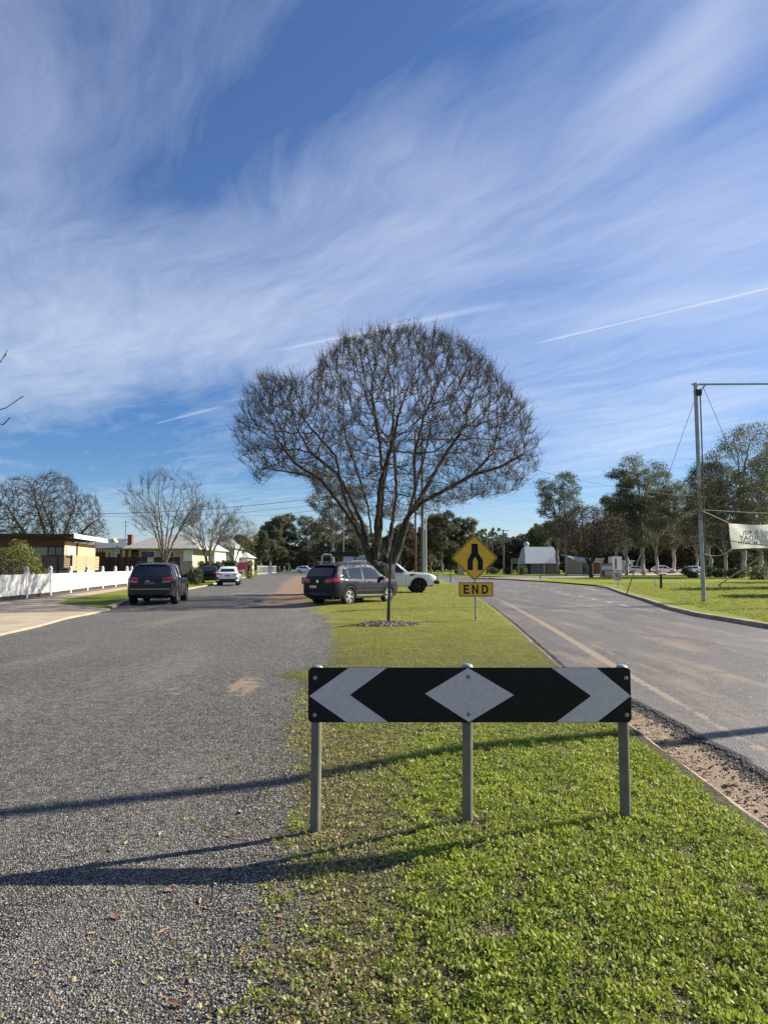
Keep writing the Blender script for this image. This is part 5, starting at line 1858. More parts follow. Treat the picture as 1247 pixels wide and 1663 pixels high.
def vehicles():
    # ---- compact dark SUV on the median edge, seen from behind and its right side
    L = 4.43
    spec = dict(L=L, W=1.81, H=1.69, wr=.345, wx=(-1.28, 1.32), sill=.27, paint='paint_navy', tumble=.20, nose=.22, lip=.028, lipm='black_plastic',
        top=[(-2.215, 1.02), (-2.17, 1.10), (-2.10, 1.16), (-1.86, 1.50), (-1.72, 1.60), (-1.5, 1.645), (-.9, 1.685), (-.2, 1.69), (.3, 1.665), (.55, 1.60), (1.22, 1.08), (1.5, 1.03), (1.95, .95), (2.12, .84), (2.215, .66)],
        belt=[(-2.3, 1.02), (-1.9, 1.055), (-.5, 1.0), (.9, .975), (1.3, .98), (2.0, .90), (2.25, .62)],
        side=[('w', [(-1.68, 1.10), (-1.34, 1.08), (-1.36, 1.46), (-1.54, 1.45)], 'chrome'), ('w', [(-1.22, 1.07), (-.44, 1.03), (-.40, 1.51), (-1.24, 1.47)], 'chrome'),
              ('w', [(-.29, 1.03), (.93, 1.01), (.55, 1.38), (.34, 1.49), (-.25, 1.515)], 'chrome')],
        seams=[-1.02, -.34, .86], handles=[(-.85, .93), (.02, .92)], mirror=(.80, 1.06), rails=(-1.6, .35, .62, 1.73), railm='galv_dull',
        patches=[('rear_window', [(-.62, 1.17), (.62, 1.17), (.55, 1.50), (-.55, 1.50)], 'x', -1, 'car_glass', .006),
                 ('tail_lamp', [(.40, .90), (.83, .93), (.84, 1.07), (.60, 1.09), (.42, 1.04)], 'xx', -1, 'lamp_red', .012),
                 ('tail_lamp', [(-2.13, .94), (-1.80, .98), (-1.86, 1.08), (-2.12, 1.08)], 'y2', 0, 'lamp_red', .012),
                 ('badge', [(.06 * math.cos(a), .96 + .06 * math.sin(a)) for a in np.linspace(0, 5.8, 10)], 'x', -1, 'chrome', .014),
                 ('lower_bumper', [(-.80, .40), (.80, .40), (.80, .52), (-.80, .52)], 'x', -1, 'black_plastic', .006),
                 ('windscreen', [(-.62, 1.12), (.62, 1.12), (.52, 1.52), (-.52, 1.52)], 'x', 1, 'car_glass', .006),
                 ('headlamp', [(.42, .70), (.80, .74), (.80, .86), (.50, .82)], 'xx', 1, 'lamp_clear', .008),
                 ('grille', [(-.36, .66), (.36, .66), (.36, .76), (-.36, .76)], 'x', 1, 'black_plastic', .008),
                 ('side_moulding', [(-.86, .36), (.90, .34), (.90, .40), (-.86, .43)], 'y2', 0, 'chrome', .012),
                 ('sill_trim', [(-.86, .27), (.90, .27), (.90, .335), (-.86, .35)], 'y2', 0, 'black_plastic', .008)])
    vw, bvh, body = make_vehicle('parked_suv', 'dark navy compact wagon with silver roof rails parked on the median before the big tree', 'car', spec)
    place(vw, 0, 0, g=(-1.30, 30.0), beta=37, z=.05)
    # the plate sits low on the left of the tailgate recess in the photo
    MB().box(-2.262, -2.252, .02, .39, .70, .80).build('number_plate', M['plate_white'], vw)
    MB().tube([(-1.5, 0, 1.64), (-1.62, 0, 1.78)], [.006, .003], 5).build('aerial', M['black_plastic'], vw)
    # roof-end spoiler with third brake lamp
    MB().box(-1.90, -1.66, -.56, .56, 1.565, 1.60, bev=.012).build('spoiler', M['paint_navy'], vw, True)
    MB().tube([(-1.84, .02, 1.18), (-1.88, -.40, 1.20)], .008, 4).build('rear_wiper', M['black_plastic'], vw)

    # ---- large grey SUV, rear view, left kerb
    L = 4.82
    spec = dict(L=L, W=1.94, H=1.76, wr=.385, wx=(-1.42, 1.50), sill=.30, paint='paint_grey', tumble=.19, nose=.16, lip=.03, lipm='paint_grey', ww=.27, double=False,
        top=[(-2.41, .98), (-2.36, 1.10), (-2.30, 1.18), (-2.02, 1.60), (-1.9, 1.68), (-1.5, 1.735), (-.6, 1.76), (.1, 1.745), (.45, 1.68), (1.12, 1.18), (1.5, 1.13), (2.1, 1.05), (2.3, .95), (2.41, .75)],
        belt=[(-2.5, 1.05), (-1.9, 1.14), (-.5, 1.09), (.9, 1.06), (1.3, 1.06), (2.1, .99), (2.45, .7)],
        side=[('w', [(-1.98, 1.20), (-1.38, 1.18), (-1.36, 1.55), (-1.78, 1.55)], 'chrome'), ('w', [(-1.30, 1.17), (-.42, 1.13), (-.38, 1.60), (-1.28, 1.57)], 'chrome'),
              ('w', [(-.33, 1.13), (.85, 1.10), (.44, 1.52), (.2, 1.60), (-.29, 1.605)], 'chrome')],
        seams=[-1.1, -.36, .80], handles=[(-.92, 1.0), (.0, .99)], mirror=(.72, 1.17), rails=(-1.7, .3, .66, 1.80), railm='black_plastic',
        patches=[('rear_window', [(-.70, 1.19), (.70, 1.19), (.60, 1.58), (-.60, 1.58)], 'x', -1, 'car_glass', .006),
                 ('tail_lamp', [(.46, .98), (.88, 1.0), (.89, 1.14), (.66, 1.16), (.46, 1.09)], 'xx', -1, 'lamp_red', .014),
                 ('tail_lamp', [(-2.32, 1.0), (-1.98, 1.06), (-2.02, 1.15), (-2.31, 1.16)], 'y2', 0, 'lamp_red', .014),
                 ('reversing_lamp', [(.50, .94), (.80, .96), (.80, .985), (.50, .97)], 'xx', -1, 'lamp_clear', .012),
                 ('bumper_strip', [(-.80, .662), (.80, .662), (.80, .672), (-.80, .672)], 'x', -1, 'chrome', .016),
                 ('lower_bumper', [(-.84, .42), (.84, .42), (.84, .62), (-.84, .62)], 'x', -1, 'black_plastic', .010),
                 ('windscreen', [(-.66, 1.2), (.66, 1.2), (.56, 1.6), (-.56, 1.6)], 'x', 1, 'car_glass', .006),
                 ('headlamp', [(.50, .80), (.82, .82), (.82, .94), (.50, .92)], 'xx', 1, 'lamp_clear', .008),
                 ('grille', [(-.48, .78), (.48, .78), (.48, .92), (-.48, .92)], 'x', 1, 'black_plastic', .008)])
    jp, bvh2, _ = make_vehicle('parked_suv', 'large charcoal grey wagon seen from behind, parked at the left kerb by the white fence', 'car', spec)
    rr_ = G(283, 981); rl = G(219, 984.5)
    place(jp, 0, 0, g=(-10.02, 31.9), beta=-8.0, z=0.0)
    MB().box(-2.452, -2.44, -.20, .22, .86, .96).build('number_plate', M['plate_dark'], jp)
    MB().box(-2.02, -1.86, -.58, .58, 1.655, 1.685, bev=.01).build('spoiler', M['paint_grey'], jp, True)
    t = text_mesh('badge', 'Jeep', .085, M['chrome'], jp, extrude=.004)
    t.location = (-2.425, .10, 1.0); t.rotation_euler = (R(90), 0, R(-90))

    # ---- white hatchback further up the street
    L = 4.49
    spec = dict(L=L, W=1.80, H=1.62, wr=.35, wx=(-1.31, 1.34), sill=.30, paint='paint_white', tumble=.20, nose=.22, lip=.045, lipm='black_plastic',
        top=[(-2.245, .98), (-2.19, 1.08), (-2.1, 1.14), (-1.72, 1.42), (-1.6, 1.50), (-1.3, 1.555), (-.6, 1.61), (0, 1.60), (.35, 1.54), (1.1, 1.06), (1.5, 1.0), (2.0, .90), (2.245, .68)],
        belt=[(-2.3, .98), (-1.8, 1.06), (-.5, 1.0), (.9, .96), (2.0, .86), (2.3, .62)],
        side=[('w', [(-1.62, 1.12), (-.42, 1.05), (-.38, 1.46), (-1.38, 1.42)], None), ('w', [(-.35, 1.05), (.84, 1.02), (.42, 1.38), (.2, 1.46), (-.31, 1.465)], None)],
        seams=[-1.0, -.38, .8], handles=[(-.85, .92), (.0, .92)], mirror=(.75, 1.06),
        patches=[('rear_window', [(-.60, 1.15), (.60, 1.15), (.52, 1.42), (-.52, 1.42)], 'x', -1, 'car_glass', .006),
                 ('tail_lamp', [(.44, .92), (.82, .92), (.84, 1.04), (.46, 1.0)], 'xx', -1, 'lamp_red', .014),
                 ('tail_lamp', [(-2.15, .93), (-1.86, .98), (-1.9, 1.05), (-2.14, 1.05)], 'y2', 0, 'lamp_red', .014),
                 ('lower_bumper', [(-.82, .40), (.82, .40), (.66, .58), (-.66, .58)], 'x', -1, 'black_plastic', .010),
                 ('bumper_vent', [(.66, .52), (.86, .52), (.86, .76), (.72, .72)], 'xx', -1, 'black_plastic', .012),
                 ('windscreen', [(-.62, 1.1), (.62, 1.1), (.52, 1.46), (-.52, 1.46)], 'x', 1, 'car_glass', .006),
                 ('headlamp', [(.46, .68), (.80, .72), (.80, .82), (.46, .80)], 'xx', 1, 'lamp_clear', .008),
                 ('sill_trim', [(-.88, .30), (.92, .30), (.92, .42), (-.88, .42)], 'y2', 0, 'black_plastic', .008)])
    sb, _, _ = make_vehicle('parked_hatchback', 'white hatchback with black wheel arch trim parked on the left behind the young bare tree', 'car', spec)
    place(sb, 0, 0, g=(-13.3, 61.2), beta=-8, z=0.0)
    MB().box(-2.285, -2.275, -.20, .20, .78, .88).build('number_plate', M['plate_dark'], sb)
    # ---- black car in front of it, only its dark flank shows
    sp2 = dict(spec); sp2['paint'] = 'paint_black'
    bk, _, _ = make_vehicle('parked_car', 'black car mostly hidden, parked beyond the left rear corner of the white hatchback', 'car', sp2)
    place(bk, 0, 0, g=(-16.6, 68.0), beta=-8, z=0.04)
    # ---- white wagons far off in the car park and on the lawn
    sp3 = dict(spec); sp3['lipm'] = 'paint_white'; sp3['patches'] = [q for q in spec['patches'] if q[0] in ('rear_window', 'windscreen', 'tail_lamp', 'headlamp')]
    fw, _, _ = make_vehicle('parked_wagon', 'white wagon side on between gum trunks in the car park, nose to the right', 'car', sp3, detail=False)
    place(fw, 0, 0, g=(G(1064, 932).x, 150.0), beta=90, z=.12, sc=1.05)
    CHILDREN[fw.name] = list(fw.children)
    def another(px, Y, beta, lab, sc=1.0):
        r = copy_tree(fw, ((px - 623.5) / F * Y, Y, .12), R(90 - beta), lab, sc)
        return r
    another(1117, 150, -90, 'white car left of the banner pole in the car park, nose to the left')
    another(1146, 158, 90, 'white car just right of the banner pole in the car park', 1.05)
    another(497, 165, 100, 'small white car far off on the grass left of the dark wagon roof', 1.0)
    another(1032, 152, 90, 'pale car half hidden by the guy wire sleeve in the car park', 1.0)
    return spec

def text_mesh(name, txt, size, m, parent=None, extrude=.001, mirror=False, bold=0.0):
    cu = bpy.data.curves.new(name, 'FONT')
    cu.body = txt; cu.size = size; cu.align_x = 'CENTER'; cu.align_y = 'CENTER'
    cu.extrude = extrude; cu.offset = bold
    tmp = bpy.data.objects.new(name, cu)
    COL.objects.link(tmp)
    dg = bpy.context.evaluated_depsgraph_get()
    me = bpy.data.meshes.new_from_object(tmp.evaluated_get(dg))
    bpy.data.objects.remove(tmp)
    me.materials.clear(); me.materials.append(m)
    o = bpy.data.objects.new(name, me)
    COL.objects.link(o)
    if parent: o.parent = parent
    return o
vehicles()

def ute_and_trailer():
    L = 5.35
    spec = dict(L=L, W=1.86, H=1.80, wr=.40, wx=(-1.62, 1.60), sill=.42, paint='paint_white', tumble=.17, nose=.20, lip=.05, lipm='black_plastic', rimm='black_plastic', ww=.28, double=False, rlift=.6,
        top=[(-2.675, 1.05), (-2.62, 1.12), (-1.0, 1.13), (-.93, 1.15), (-.80, 1.66), (-.6, 1.76), (-.2, 1.80), (.25, 1.77), (.42, 1.70), (1.02, 1.20), (1.25, 1.18), (2.1, 1.14), (2.42, 1.07), (2.60, .98), (2.675, .84)],
        belt=[(-2.7, 1.08), (-.9, 1.10), (.9, 1.10), (1.4, 1.10), (2.3, 1.05), (2.7, .80)],
        side=[('w', [(-.72, 1.18), (-.14, 1.18), (-.12, 1.62), (-.60, 1.62)], None), ('w', [(-.06, 1.18), (.86, 1.17), (.36, 1.60), (-.04, 1.64)], None)],
        seams=[-.86, -.10, .86], handles=[(-.70, 1.02), (.02, 1.02)], mirror=(.74, 1.22), mirrorm='paint_white',
        patches=[('windscreen', [(-.64, 1.24), (.64, 1.24), (.56, 1.64), (-.56, 1.64)], 'x', 1, 'car_glass', .006),
                 ('headlamp', [(.50, .84), (.82, .86), (.82, 1.0), (.50, .98)], 'xx', 1, 'lamp_clear', .010),
                 ('grille', [(-.46, .78), (.46, .78), (.46, .96), (-.46, .96)], 'x', 1, 'black_plastic', .010),
                 ('wing_vent', [(1.08, .96), (1.36, 1.04), (1.34, 1.10), (1.10, 1.08)], 'y2', 0, 'black_plastic', .012),
                 ('tail_lamp', [(.74, .76), (.88, .76), (.88, 1.04), (.74, 1.04)], 'xx', -1, 'lamp_red', .012)])
    u, bvh, _ = make_vehicle('parked_ute', 'white ute with black bull bar and dark wheels parked side on behind the dark wagon', 'ute', spec)
    place(u, 0, 0, g=(.30, 41.3), beta=84, z=.08)
    mb = MB()
    mb.box(2.50, 2.80, -.88, .88, .52, .72, bev=.04)
    for y in (-.5, .5):
        mb.tube([(2.72, y, .70), (2.78, y, 1.02)], .03, 6)
    mb.tube([(2.70, -.84, .75), (2.77, -.5, 1.02), (2.77, .5, 1.02), (2.70, .84, .75)], .03, 6)
    mb.build('bull_bar', M['black_plastic'], u, True)
    mb = MB(); mb.tube([(2.75, -.55, 1.0), (2.78, -.55, 1.5)], [.01, .004], 5); mb.build('aerial', M['black_plastic'], u)
    mb = MB(); mb.box(-2.62, -1.02, -.86, .86, 1.10, 1.86, bev=.05); mb.build('canopy', M['paint_white'], u, True)
    # ---- tradesman's trailer with a black rack, behind the dark wagon
    c = (-3.2, 41.0)
    t = thing('trailer', 'trailer with tall black rack tray and white hoop ladder rails behind the dark wagon', 'trailer', (c[0], c[1], .05), R(4))
    def P2(px, py): 
        v = P(px, py, 41.0); return (v.x - c[0], 0, v.z - .05)
    MB().box(-1.5, 2.2, -.8, .8, .55, .95).build('tray', M['galv'], t)
    a = P2(500, 904); b = P2(583, 896)
    mb = MB(); mb.box(a[0], b[0], -.75, .75, a[2], b[2] - .02, bev=.03)
    for k in range(7):
        x = a[0] + (b[0] - a[0]) * (k + .5) / 7
        mb.box(x - .03, x + .03, -.80, .80, b[2] - .02, b[2] + .02)
    mb.build('rack', M['black_plastic'], t)
    mb = MB()
    for x in (a[0] + .35, 0.2, b[0] - .25):
        for y in (-.72, .72): mb.tube([(x, y, .9), (x, y, a[2] + .01)], .035, 6)
    mb.build('rack_post', M['black_plastic'], t, True)
    for y in (-.80, .4):
        e = P2(521, 925); f = P2(524, 901); g = P2(539, 901); h = P2(542, 925)
        MB().tube([(e[0], y, e[2] - .3), (f[0], y, f[2] - .06), (f[0] + .08, y, f[2]), (g[0] - .08, y, g[2]), (g[0], y, g[2] - .06), (h[0], y, h[2] - .3)], .045, 8).build('hoop_rail', M['white_paint'], t, True)
    mb = MB(); mb.box(P2(558, 920)[0], P2(610, 920)[0], -.7, .7, .95, P2(560, 903)[2], bev=.04); mb.build('box_body', M['paint_silver'], t, True)
    tw, rm, d = wheel_meshes(.34, .2, 6, double=False)
    for x in (-.2,):
        for s in (-1, 1):
            w = thing('wheel', None, None, (x, s * .92, .34), 0 if s < 0 else math.pi); w.parent = t
            tw.build('tyre', M['rubber'], w, True); rm.build('rim', M['rim_metal'], w, True)
ute_and_trailer()

# ------------------------------------------------------------------ signs
mat('galv_cap', (.30, .32, .33), .55, (.22, .24, .25), 30, metal=.2)
def chevron_board():
    Yb = 4.30
    a = P(501, 1084, Yb); b = P(1025, 1173, Yb)
    cx = (a.x + b.x) / 2; zc = (a.z + b.z) / 2; W = b.x - a.x; Hh = a.z - b.z
    root = thing('hazard_board', 'black board with white chevrons and centre diamond on three galvanised posts in the foreground', 'sign board', (cx, Yb, .02))
    zc -= .02
    def rrect(w, h, r, n=5):
        pts = []
        for (sx, sy, a0) in ((1, 1, 0), (-1, 1, 90), (-1, -1, 180), (1, -1, 270)):
            for k in range(n + 1):
                t = R(a0 + 90 * k / n)
                pts.append((sx * (w / 2 - r) + r * math.cos(t), sy * (h / 2 - r) + r * math.sin(t)))
        return pts
    pl = MB()
    pl.prism([(x, z + zc) for x, z in rrect(W, Hh, .028)], -.003, .0)
    bo = pl.build('panel', M['sign_black'], root)
    # back stiffeners
    bk = MB()
    for z in (-.11, .11):
        bk.box(-W / 2 + .03, W / 2 - .03, .001, .022, zc + z - .016, zc + z + .016)
    bk.build('back_rail', M['galv'], root)
    def X(px): return P(px, 1128, Yb).x - cx
    def Z(py): return P(760, py, Yb).z - .02
    h2 = Hh / 2 - .002
    zm = zc - .004
    m = MB(); m.prism([(X(502.5), Z(1130)), (X(563), zc - h2), (X(630), zc - h2), (X(568), Z(1128.5)), (X(628), zc + h2), (X(566), zc + h2)], -.0045, -.0032)
    m.build('chevron', M['sign_white'], root)
    m = MB(); m.prism([(X(1023.5), Z(1130)), (X(969), zc + h2), (X(896), zc + h2), (X(959), Z(1130)), (X(902), zc - h2), (X(968), zc - h2)][::-1], -.0045, -.0032)
    m.build('chevron', M['sign_white'], root)
    m = MB(); m.prism([(X(690), Z(1126.5)), (X(761), zc - h2), (X(834), Z(1128.5)), (X(760), zc + h2)], -.0045, -.0032)
    m.build('diamond', M['sign_white'], root)
    # posts
    for px, top, foot, ftx in ((515.5, 1079, 1346, 511.5), (758.5, 1076.5, 1323, 758.5), (1009, 1078, 1313, 1015)):
        t_ = P(px, top, Yb + .05); f_ = P(ftx, foot, Yb + .05)
        o = Vector((cx, Yb, .02))
        r = .0315
        t0 = t_ - o; f0 = f_ - o
        f0.z -= .25; t0.z -= .017
        MB().tube([f0, t0 - Vector((0, 0, .02))], r, 20).build('post', M['galv_dull'], root, True)
        cp = MB()
        cp.lathe([(r + .003, -.045), (r + .004, -.004), (r * 1.0, .003), (r * .80, .009), (r * .4, .0125), (0, .0135)], 20, 'Z', Matrix.Translation(t0))
        cp.build('post_cap', M['galv_cap'], root, True)
        for py in ((1099, 1160) if px < 1000 and px > 600 else (1101, 1161)):
            z = Z(py) if px > 600 else Z(py)
            x = t0.x + (f0.x - t0.x) * .25 + (.0 if 600 < px < 1000 else (-.006 if px < 600 else .006))
            if 600 < px < 1000: x = X(760)
            q = MB(); mm = Matrix.Translation((x, -.006, z)) @ Matrix.Rotation(R(90), 4, 'X')
            q.lathe([(0, .007), (.006, .0065), (.0085, .003), (.009, 0), (.0125, -.0005), (.0125, -.0025)], 12, 'Z', mm)
            q.build('bolt', M['bolt_steel'] if not 600 < px < 1000 else M['rust'], root, True)
            # saddle strap behind the board
            s = MB()
            s.box(x - .024, x + .024, .023, .027, z - .015, z + .015)
            s.box(x - .024, x + .024, .085, .089, z - .015, z + .015)
            s.build('strap', M['galv'], root)
chevron_board()

def poly_mesh(name, polys, m, parent, y0, y1):
    mb = MB()
    for p in polys: mb.prism(p, y0, y1)
    return mb.build(name, m, parent)

def end_sign():
    b = G(772.5, 1008, .09)
    Y = b.y
    root = thing('warning_sign', 'yellow diamond merge symbol sign above an END plate on a single post', 'road sign', (b.x, Y, .07))
    def q(px, py): v = P(px, py, Y); return (v.x - b.x, v.z - .07)
    top = q(770.5, 868); bot = q(770.5, 944); lf = q(732.5, 905.5); rt = q(808, 905.5)
    cx = (lf[0] + rt[0]) / 2; cz = (top[1] + bot[1]) / 2; hw = (rt[0] - lf[0]) / 2
    def dia(h, rad):
        pts = []
        for k, (dx, dz) in enumerate(((1, 0), (0, 1), (-1, 0), (0, -1))):
            c = (cx + dx * (h - rad * 1.414), cz + dz * (h - rad * 1.414))
            a0 = math.atan2(dz, dx) - math.pi / 4
            for i in range(5):
                a = a0 + math.pi / 2 * i / 4
                pts.append((c[0] + rad * math.cos(a), c[1] + rad * math.sin(a)))
        return pts
    poly_mesh('diamond_plate', [dia(hw, .05)], M['sign_yellow'], root, -.030, -.026)
    # border: black rounded diamond with a yellow one above it
    poly_mesh('border', [dia(hw - .022, .045)], M['sign_black'], root, -.0325, -.0305)
    poly_mesh('face', [dia(hw - .050, .03)], M['sign_yellow'], root, -.0350, -.0330)
    s = [(765, 883), (775, 883), (776, 898), (783.5, 909.5), (783.5, 926), (775.3, 926), (775.3, 912), (771, 904), (767.3, 911), (767.3, 926), (758.8, 926), (758.8, 909.5), (765, 898)]
    s = [q(*p) for p in s]
    poly_mesh('merge_symbol', [s[::-1]], M['sign_black'], root, -.0375, -.0355)
    p0 = q(744.5, 945.5); p1 = q(800.5, 969)
    def rrect(x0, x1, z0, z1, r):
        pts = []
        for (cx_, cz_, a0) in ((x1 - r, z1 - r, 0), (x0 + r, z1 - r, 90), (x0 + r, z0 + r, 180), (x1 - r, z0 + r, 270)):
            for k in range(5):
                t = R(a0 + 90 * k / 4); pts.append((cx_ + r * math.cos(t), cz_ + r * math.sin(t)))
        return pts
    poly_mesh('end_plate', [rrect(p0[0], p1[0], p1[1], p0[1], .03)], M['sign_yellow'], root, -.030, -.026)
    poly_mesh('plate_border', [rrect(p0[0] + .006, p1[0] - .006, p1[1] + .006, p0[1] - .006, .03)], M['sign_black'], root, -.0325, -.0305)
    poly_mesh('plate_face', [rrect(p0[0] + .024, p1[0] - .024, p1[1] + .024, p0[1] - .024, .02)], M['sign_yellow'], root, -.0350, -.0330)
    # letters E N D
    x0, z0 = q(752.5, 964.3); x1, z1 = q(761.3, 949.8); h = z1 - z0; w = x1 - x0; st = h * .19
    polyE = [[(x0, z0), (x1, z0), (x1, z0 + st), (x0 + st, z0 + st), (x0 + st, z0 + h * .42), (x0 + w * .9, z0 + h * .42), (x0 + w * .9, z0 + h * .42 + st),
              (x0 + st, z0 + h * .42 + st), (x0 + st, z1 - st), (x1, z1 - st), (x1, z1), (x0, z1)]]
    poly_mesh('letter', polyE, M['sign_black'], root, -.0375, -.0355)
    x0 = q(766, 957)[0]; x1 = q(776.3, 957)[0]
    poly_mesh('letter', [[(x0, z0), (x0 + st, z0), (x0 + st, z1 - st * 1.7), (x1 - st, z0), (x1, z0), (x1, z1), (x1 - st, z1), (x1 - st, z0 + st * 1.7), (x0 + st, z1), (x0, z1)]], M['sign_black'], root, -.0375, -.0355)
    x0 = q(781.8, 957)[0]; x1 = q(792.3, 957)[0]; w = x1 - x0
    n = 10
    out = [(x0 + w * .45 + (w * .55) * math.sin(math.pi * k / n), z0 + h / 2 - h / 2 * math.cos(math.pi * k / n)) for k in range(n + 1)]
    inn = [(x0 + w * .42 + (w * .55 - st * .95) * math.sin(math.pi * k / n), z0 + h / 2 - (h / 2 - st) * math.cos(math.pi * k / n)) for k in range(n + 1)]
    d1 = [(x0, z0)] + out + [(x0, z1), (x0, z1 - st)] + inn[::-1] + [(x0, z0 + st)]
    mb = MB()
    # D as quads between outer and inner outline
    for k in range(n):
        mb.prism([out[k], out[k + 1], inn[k + 1], inn[k]], -.0375, -.0355)
    mb.prism([(x0, z0), (x0 + st, z0), (x0 + st, z1), (x0, z1)], -.0375, -.0355)
    mb.prism([(x0 + st, z0), out[0], inn[0], (x0 + st, z0 + st)], -.0375, -.0355)
    mb.prism([(x0 + st, z1 - st), inn[-1], out[-1], (x0 + st, z1)], -.0375, -.0355)
    mb.build('letter', M['sign_black'], root)
    MB().tube([(0, 0, -.2), (q(771, 890)[0], 0, q(771, 880)[1])], .030, 12).build('post', M['galv'], root, True)
    MB().box(-.12, .12, -.026, -.018, cz + .2, cz + .24).box(-.12, .12, -.026, -.018, cz - .24, cz - .2).build('bracket', M['galv'], root)
end_sign()

def small_signs():
    # round prohibition sign across the side street, U-turn arrow struck out
    b = G(1003, 953.5, .12); Y = b.y
    root = thing('no_u_turn_sign', 'square white sign with red ringed struck out U turn arrow at the side street corner', 'road sign', (b.x, Y, .1))
    z = lambda py: P(1003, py, Y).z - .1
    w = 13.6 / F * Y; zc = (z(928) + z(943.5)) / 2
    MB().box(-w / 2, w / 2, -.01, 0, zc - w * .56, zc + w * .56, bev=.004).build('plate', M['sign_white_clean'], root)
    ring = MB()
    n = 24
    for k in range(n):
        a, c = 6.283 * k / n, 6.283 * (k + 1) / n
        ro, ri = w * .45, w * .35
        ring.prism([(ro * math.cos(a), zc + ro * math.sin(a)), (ro * math.cos(c), zc + ro * math.sin(c)), (ri * math.cos(c), zc + ri * math.sin(c)), (ri * math.cos(a), zc + ri * math.sin(a))][::-1], -.016, -.011)
    ring.build('red_ring', M['sign_red'], root)
    ar = MB()
    pts = [(w * .13, zc - w * .24), (w * .13, zc + w * .06)] + [(w * .13 * math.cos(t), zc + w * .06 + w * .13 * math.sin(t)) for t in np.linspace(0, math.pi, 8)][1:] + [(-w * .13, zc - w * .06)]
    for (x0, z0), (x1, z1) in zip(pts[:-1], pts[1:]):
        d = Vector((x1 - x0, z1 - z0)).normalized() * 1; s = Vector((-d.y, d.x)) * w * .045
        ar.prism([(x0 + s.x, z0 + s.y), (x0 - s.x, z0 - s.y), (x1 - s.x, z1 - s.y), (x1 + s.x, z1 + s.y)], -.015, -.011)
    ar.prism([(-w * .25, zc - w * .05), (-w * .01, zc - w * .05), (-w * .13, zc - w * .22)], -.015, -.011)
    ar.build('arrow', M['sign_black'], root)
    d = .32 * w
    MB().prism([(-d + .02, zc + d + .02), (-d - .02, zc + d - .02), (d - .02, zc - d - .02), (d + .02, zc - d + .02)], -.020, -.0165).build('slash', M['sign_red'], root)
    MB().tube([(0, .03, -.2), (0, .03, zc)], .03, 8).build('post', M['galv'], root, True)
    # brick sign with cream panels
    Y = 97.0
    a = P(976, 939.5, Y); c = P(994, 916, Y)
    root = thing('brick_sign', 'pale orange brick sign block with white panel and small dark emblem on the right lawn', 'sign', (a.x, Y, .1))
    W = c.x - a.x; Hh = c.z - .1
    MB().box(0, W, 0, .5, 0, Hh).build('brick_block', M['brick_pale'], root)
    MB().box(-.06, W + .06, -.05, .55, Hh, Hh + .08).build('coping', M['brick_pale'], root)
    MB().box(W * .05, W * .97, -.03, -.002, Hh * .58, Hh * .86).build('white_panel', M['sign_white_clean'], root)
    MB().box(W * .34, W * .95, -.03, -.002, Hh * .18, Hh * .48).build('cream_panel', mat('sign_cream', (.62, .52, .38), .7), root)
    MB().prism([(W * .1, Hh * .3), (W * .12, Hh * .2), (W * .18, Hh * .16), (W * .24, Hh * .2), (W * .26, Hh * .3), (W * .25, Hh * .46), (W * .11, Hh * .46)], -.03, -.002).build('emblem', M['trim_dark'], root)
    # green letterboard on a stake behind the grey wagon
    Y = 46.0
    a = P(239.5, 922, Y); c = P(249.5, 905, Y)
    root = thing('green_sign', 'small green sign with pale lettering showing above the roof of the grey wagon', 'sign', ((a.x + c.x) / 2, Y, .05))
    W = c.x - a.x; z1 = c.z - .05; z0 = z1 - .62
    MB().box(-W / 2, W / 2, -.01, .01, z0, z1).build('frame', M['galv'], root)
    MB().box(-W / 2 + .03, W / 2 - .03, -.016, -.0105, z0 + .03, z1 - .03).build('green_panel', M['sign_green'], root)
    t = text_mesh('lettering', 'AA', .22, M['sign_white_clean'], root, .002); t.location = (0, -.02, z1 - .20); t.rotation_euler = (R(90), 0, 0)
    MB().box(-W * .34, W * .34, -.022, -.017, z0 + .12, z0 + .20).build('pale_strip', mat('pale_green', (.35, .6, .35), .6), root)
    MB().tube([(0, .03, -.1), (0, .03, z1)], .025, 6).build('post', M['galv'], root, True)
    # pink sheet hung on the fence
    Y = 86.0
    a = P(384, 926, Y); c = P(401, 912.5, Y)
    root = thing('pink_sheet', 'bright pink sheet with a white corner hung between posts beyond the white hatchback', 'banner', (a.x, Y, .05))
    W = c.x - a.x; z0 = a.z; z1 = c.z - .05
    vs = []; fs = []
    for i in range(9):
        for j in range(5):
            vs.append((W * i / 8, .06 * math.sin(i * 1.3) * (.4 + j / 5), z0 + (z1 - z0) * j / 4 - .05 * math.sin(i / 8 * math.pi) * (j == 4)))
    for i in range(8):
        for j in range(4):
            k = i * 5 + j; fs.append((k, k + 5, k + 6, k + 1))
    mesh_obj('cloth', vs, fs, M['pink'], root, True)
    MB().prism([(0.02, z1), (.02, z1 - .45), (.42, z1 - .02)], -.10, -.09).build('white_corner', M['white_paint'], root)
    MB().tube([(0, .1, 0), (0, .1, z1 + .1)], .03, 6).build('post', M['galv'], root); MB().tube([(W, .1, 0), (W, .1, z1 + .1)], .03, 6).build('post', M['galv'], root)
    # far chevron board at the junction
    b = G(462, 930, .03); Y = b.y * .98
    root = thing('hazard_board', 'small far black chevron board on two posts across the junction on the left', 'sign board', (P(462, 920, Y).x, Y, .03))
    s = Y / F
    z1 = P(462, 918.5, Y).z - .03; z0 = P(462, 924.8, Y).z - .03; W = 20 * s
    m = (z0 + z1) / 2
    MB().box(-W * .5, W * .5, -.02, 0, z0, z1).build('panel', M['sign_black'], root)
    MB().prism([(-W * .09, m), (0, z0), (W * .09, m), (0, z1)], -.03, -.021).build('diamond', M['sign_white_clean'], root)
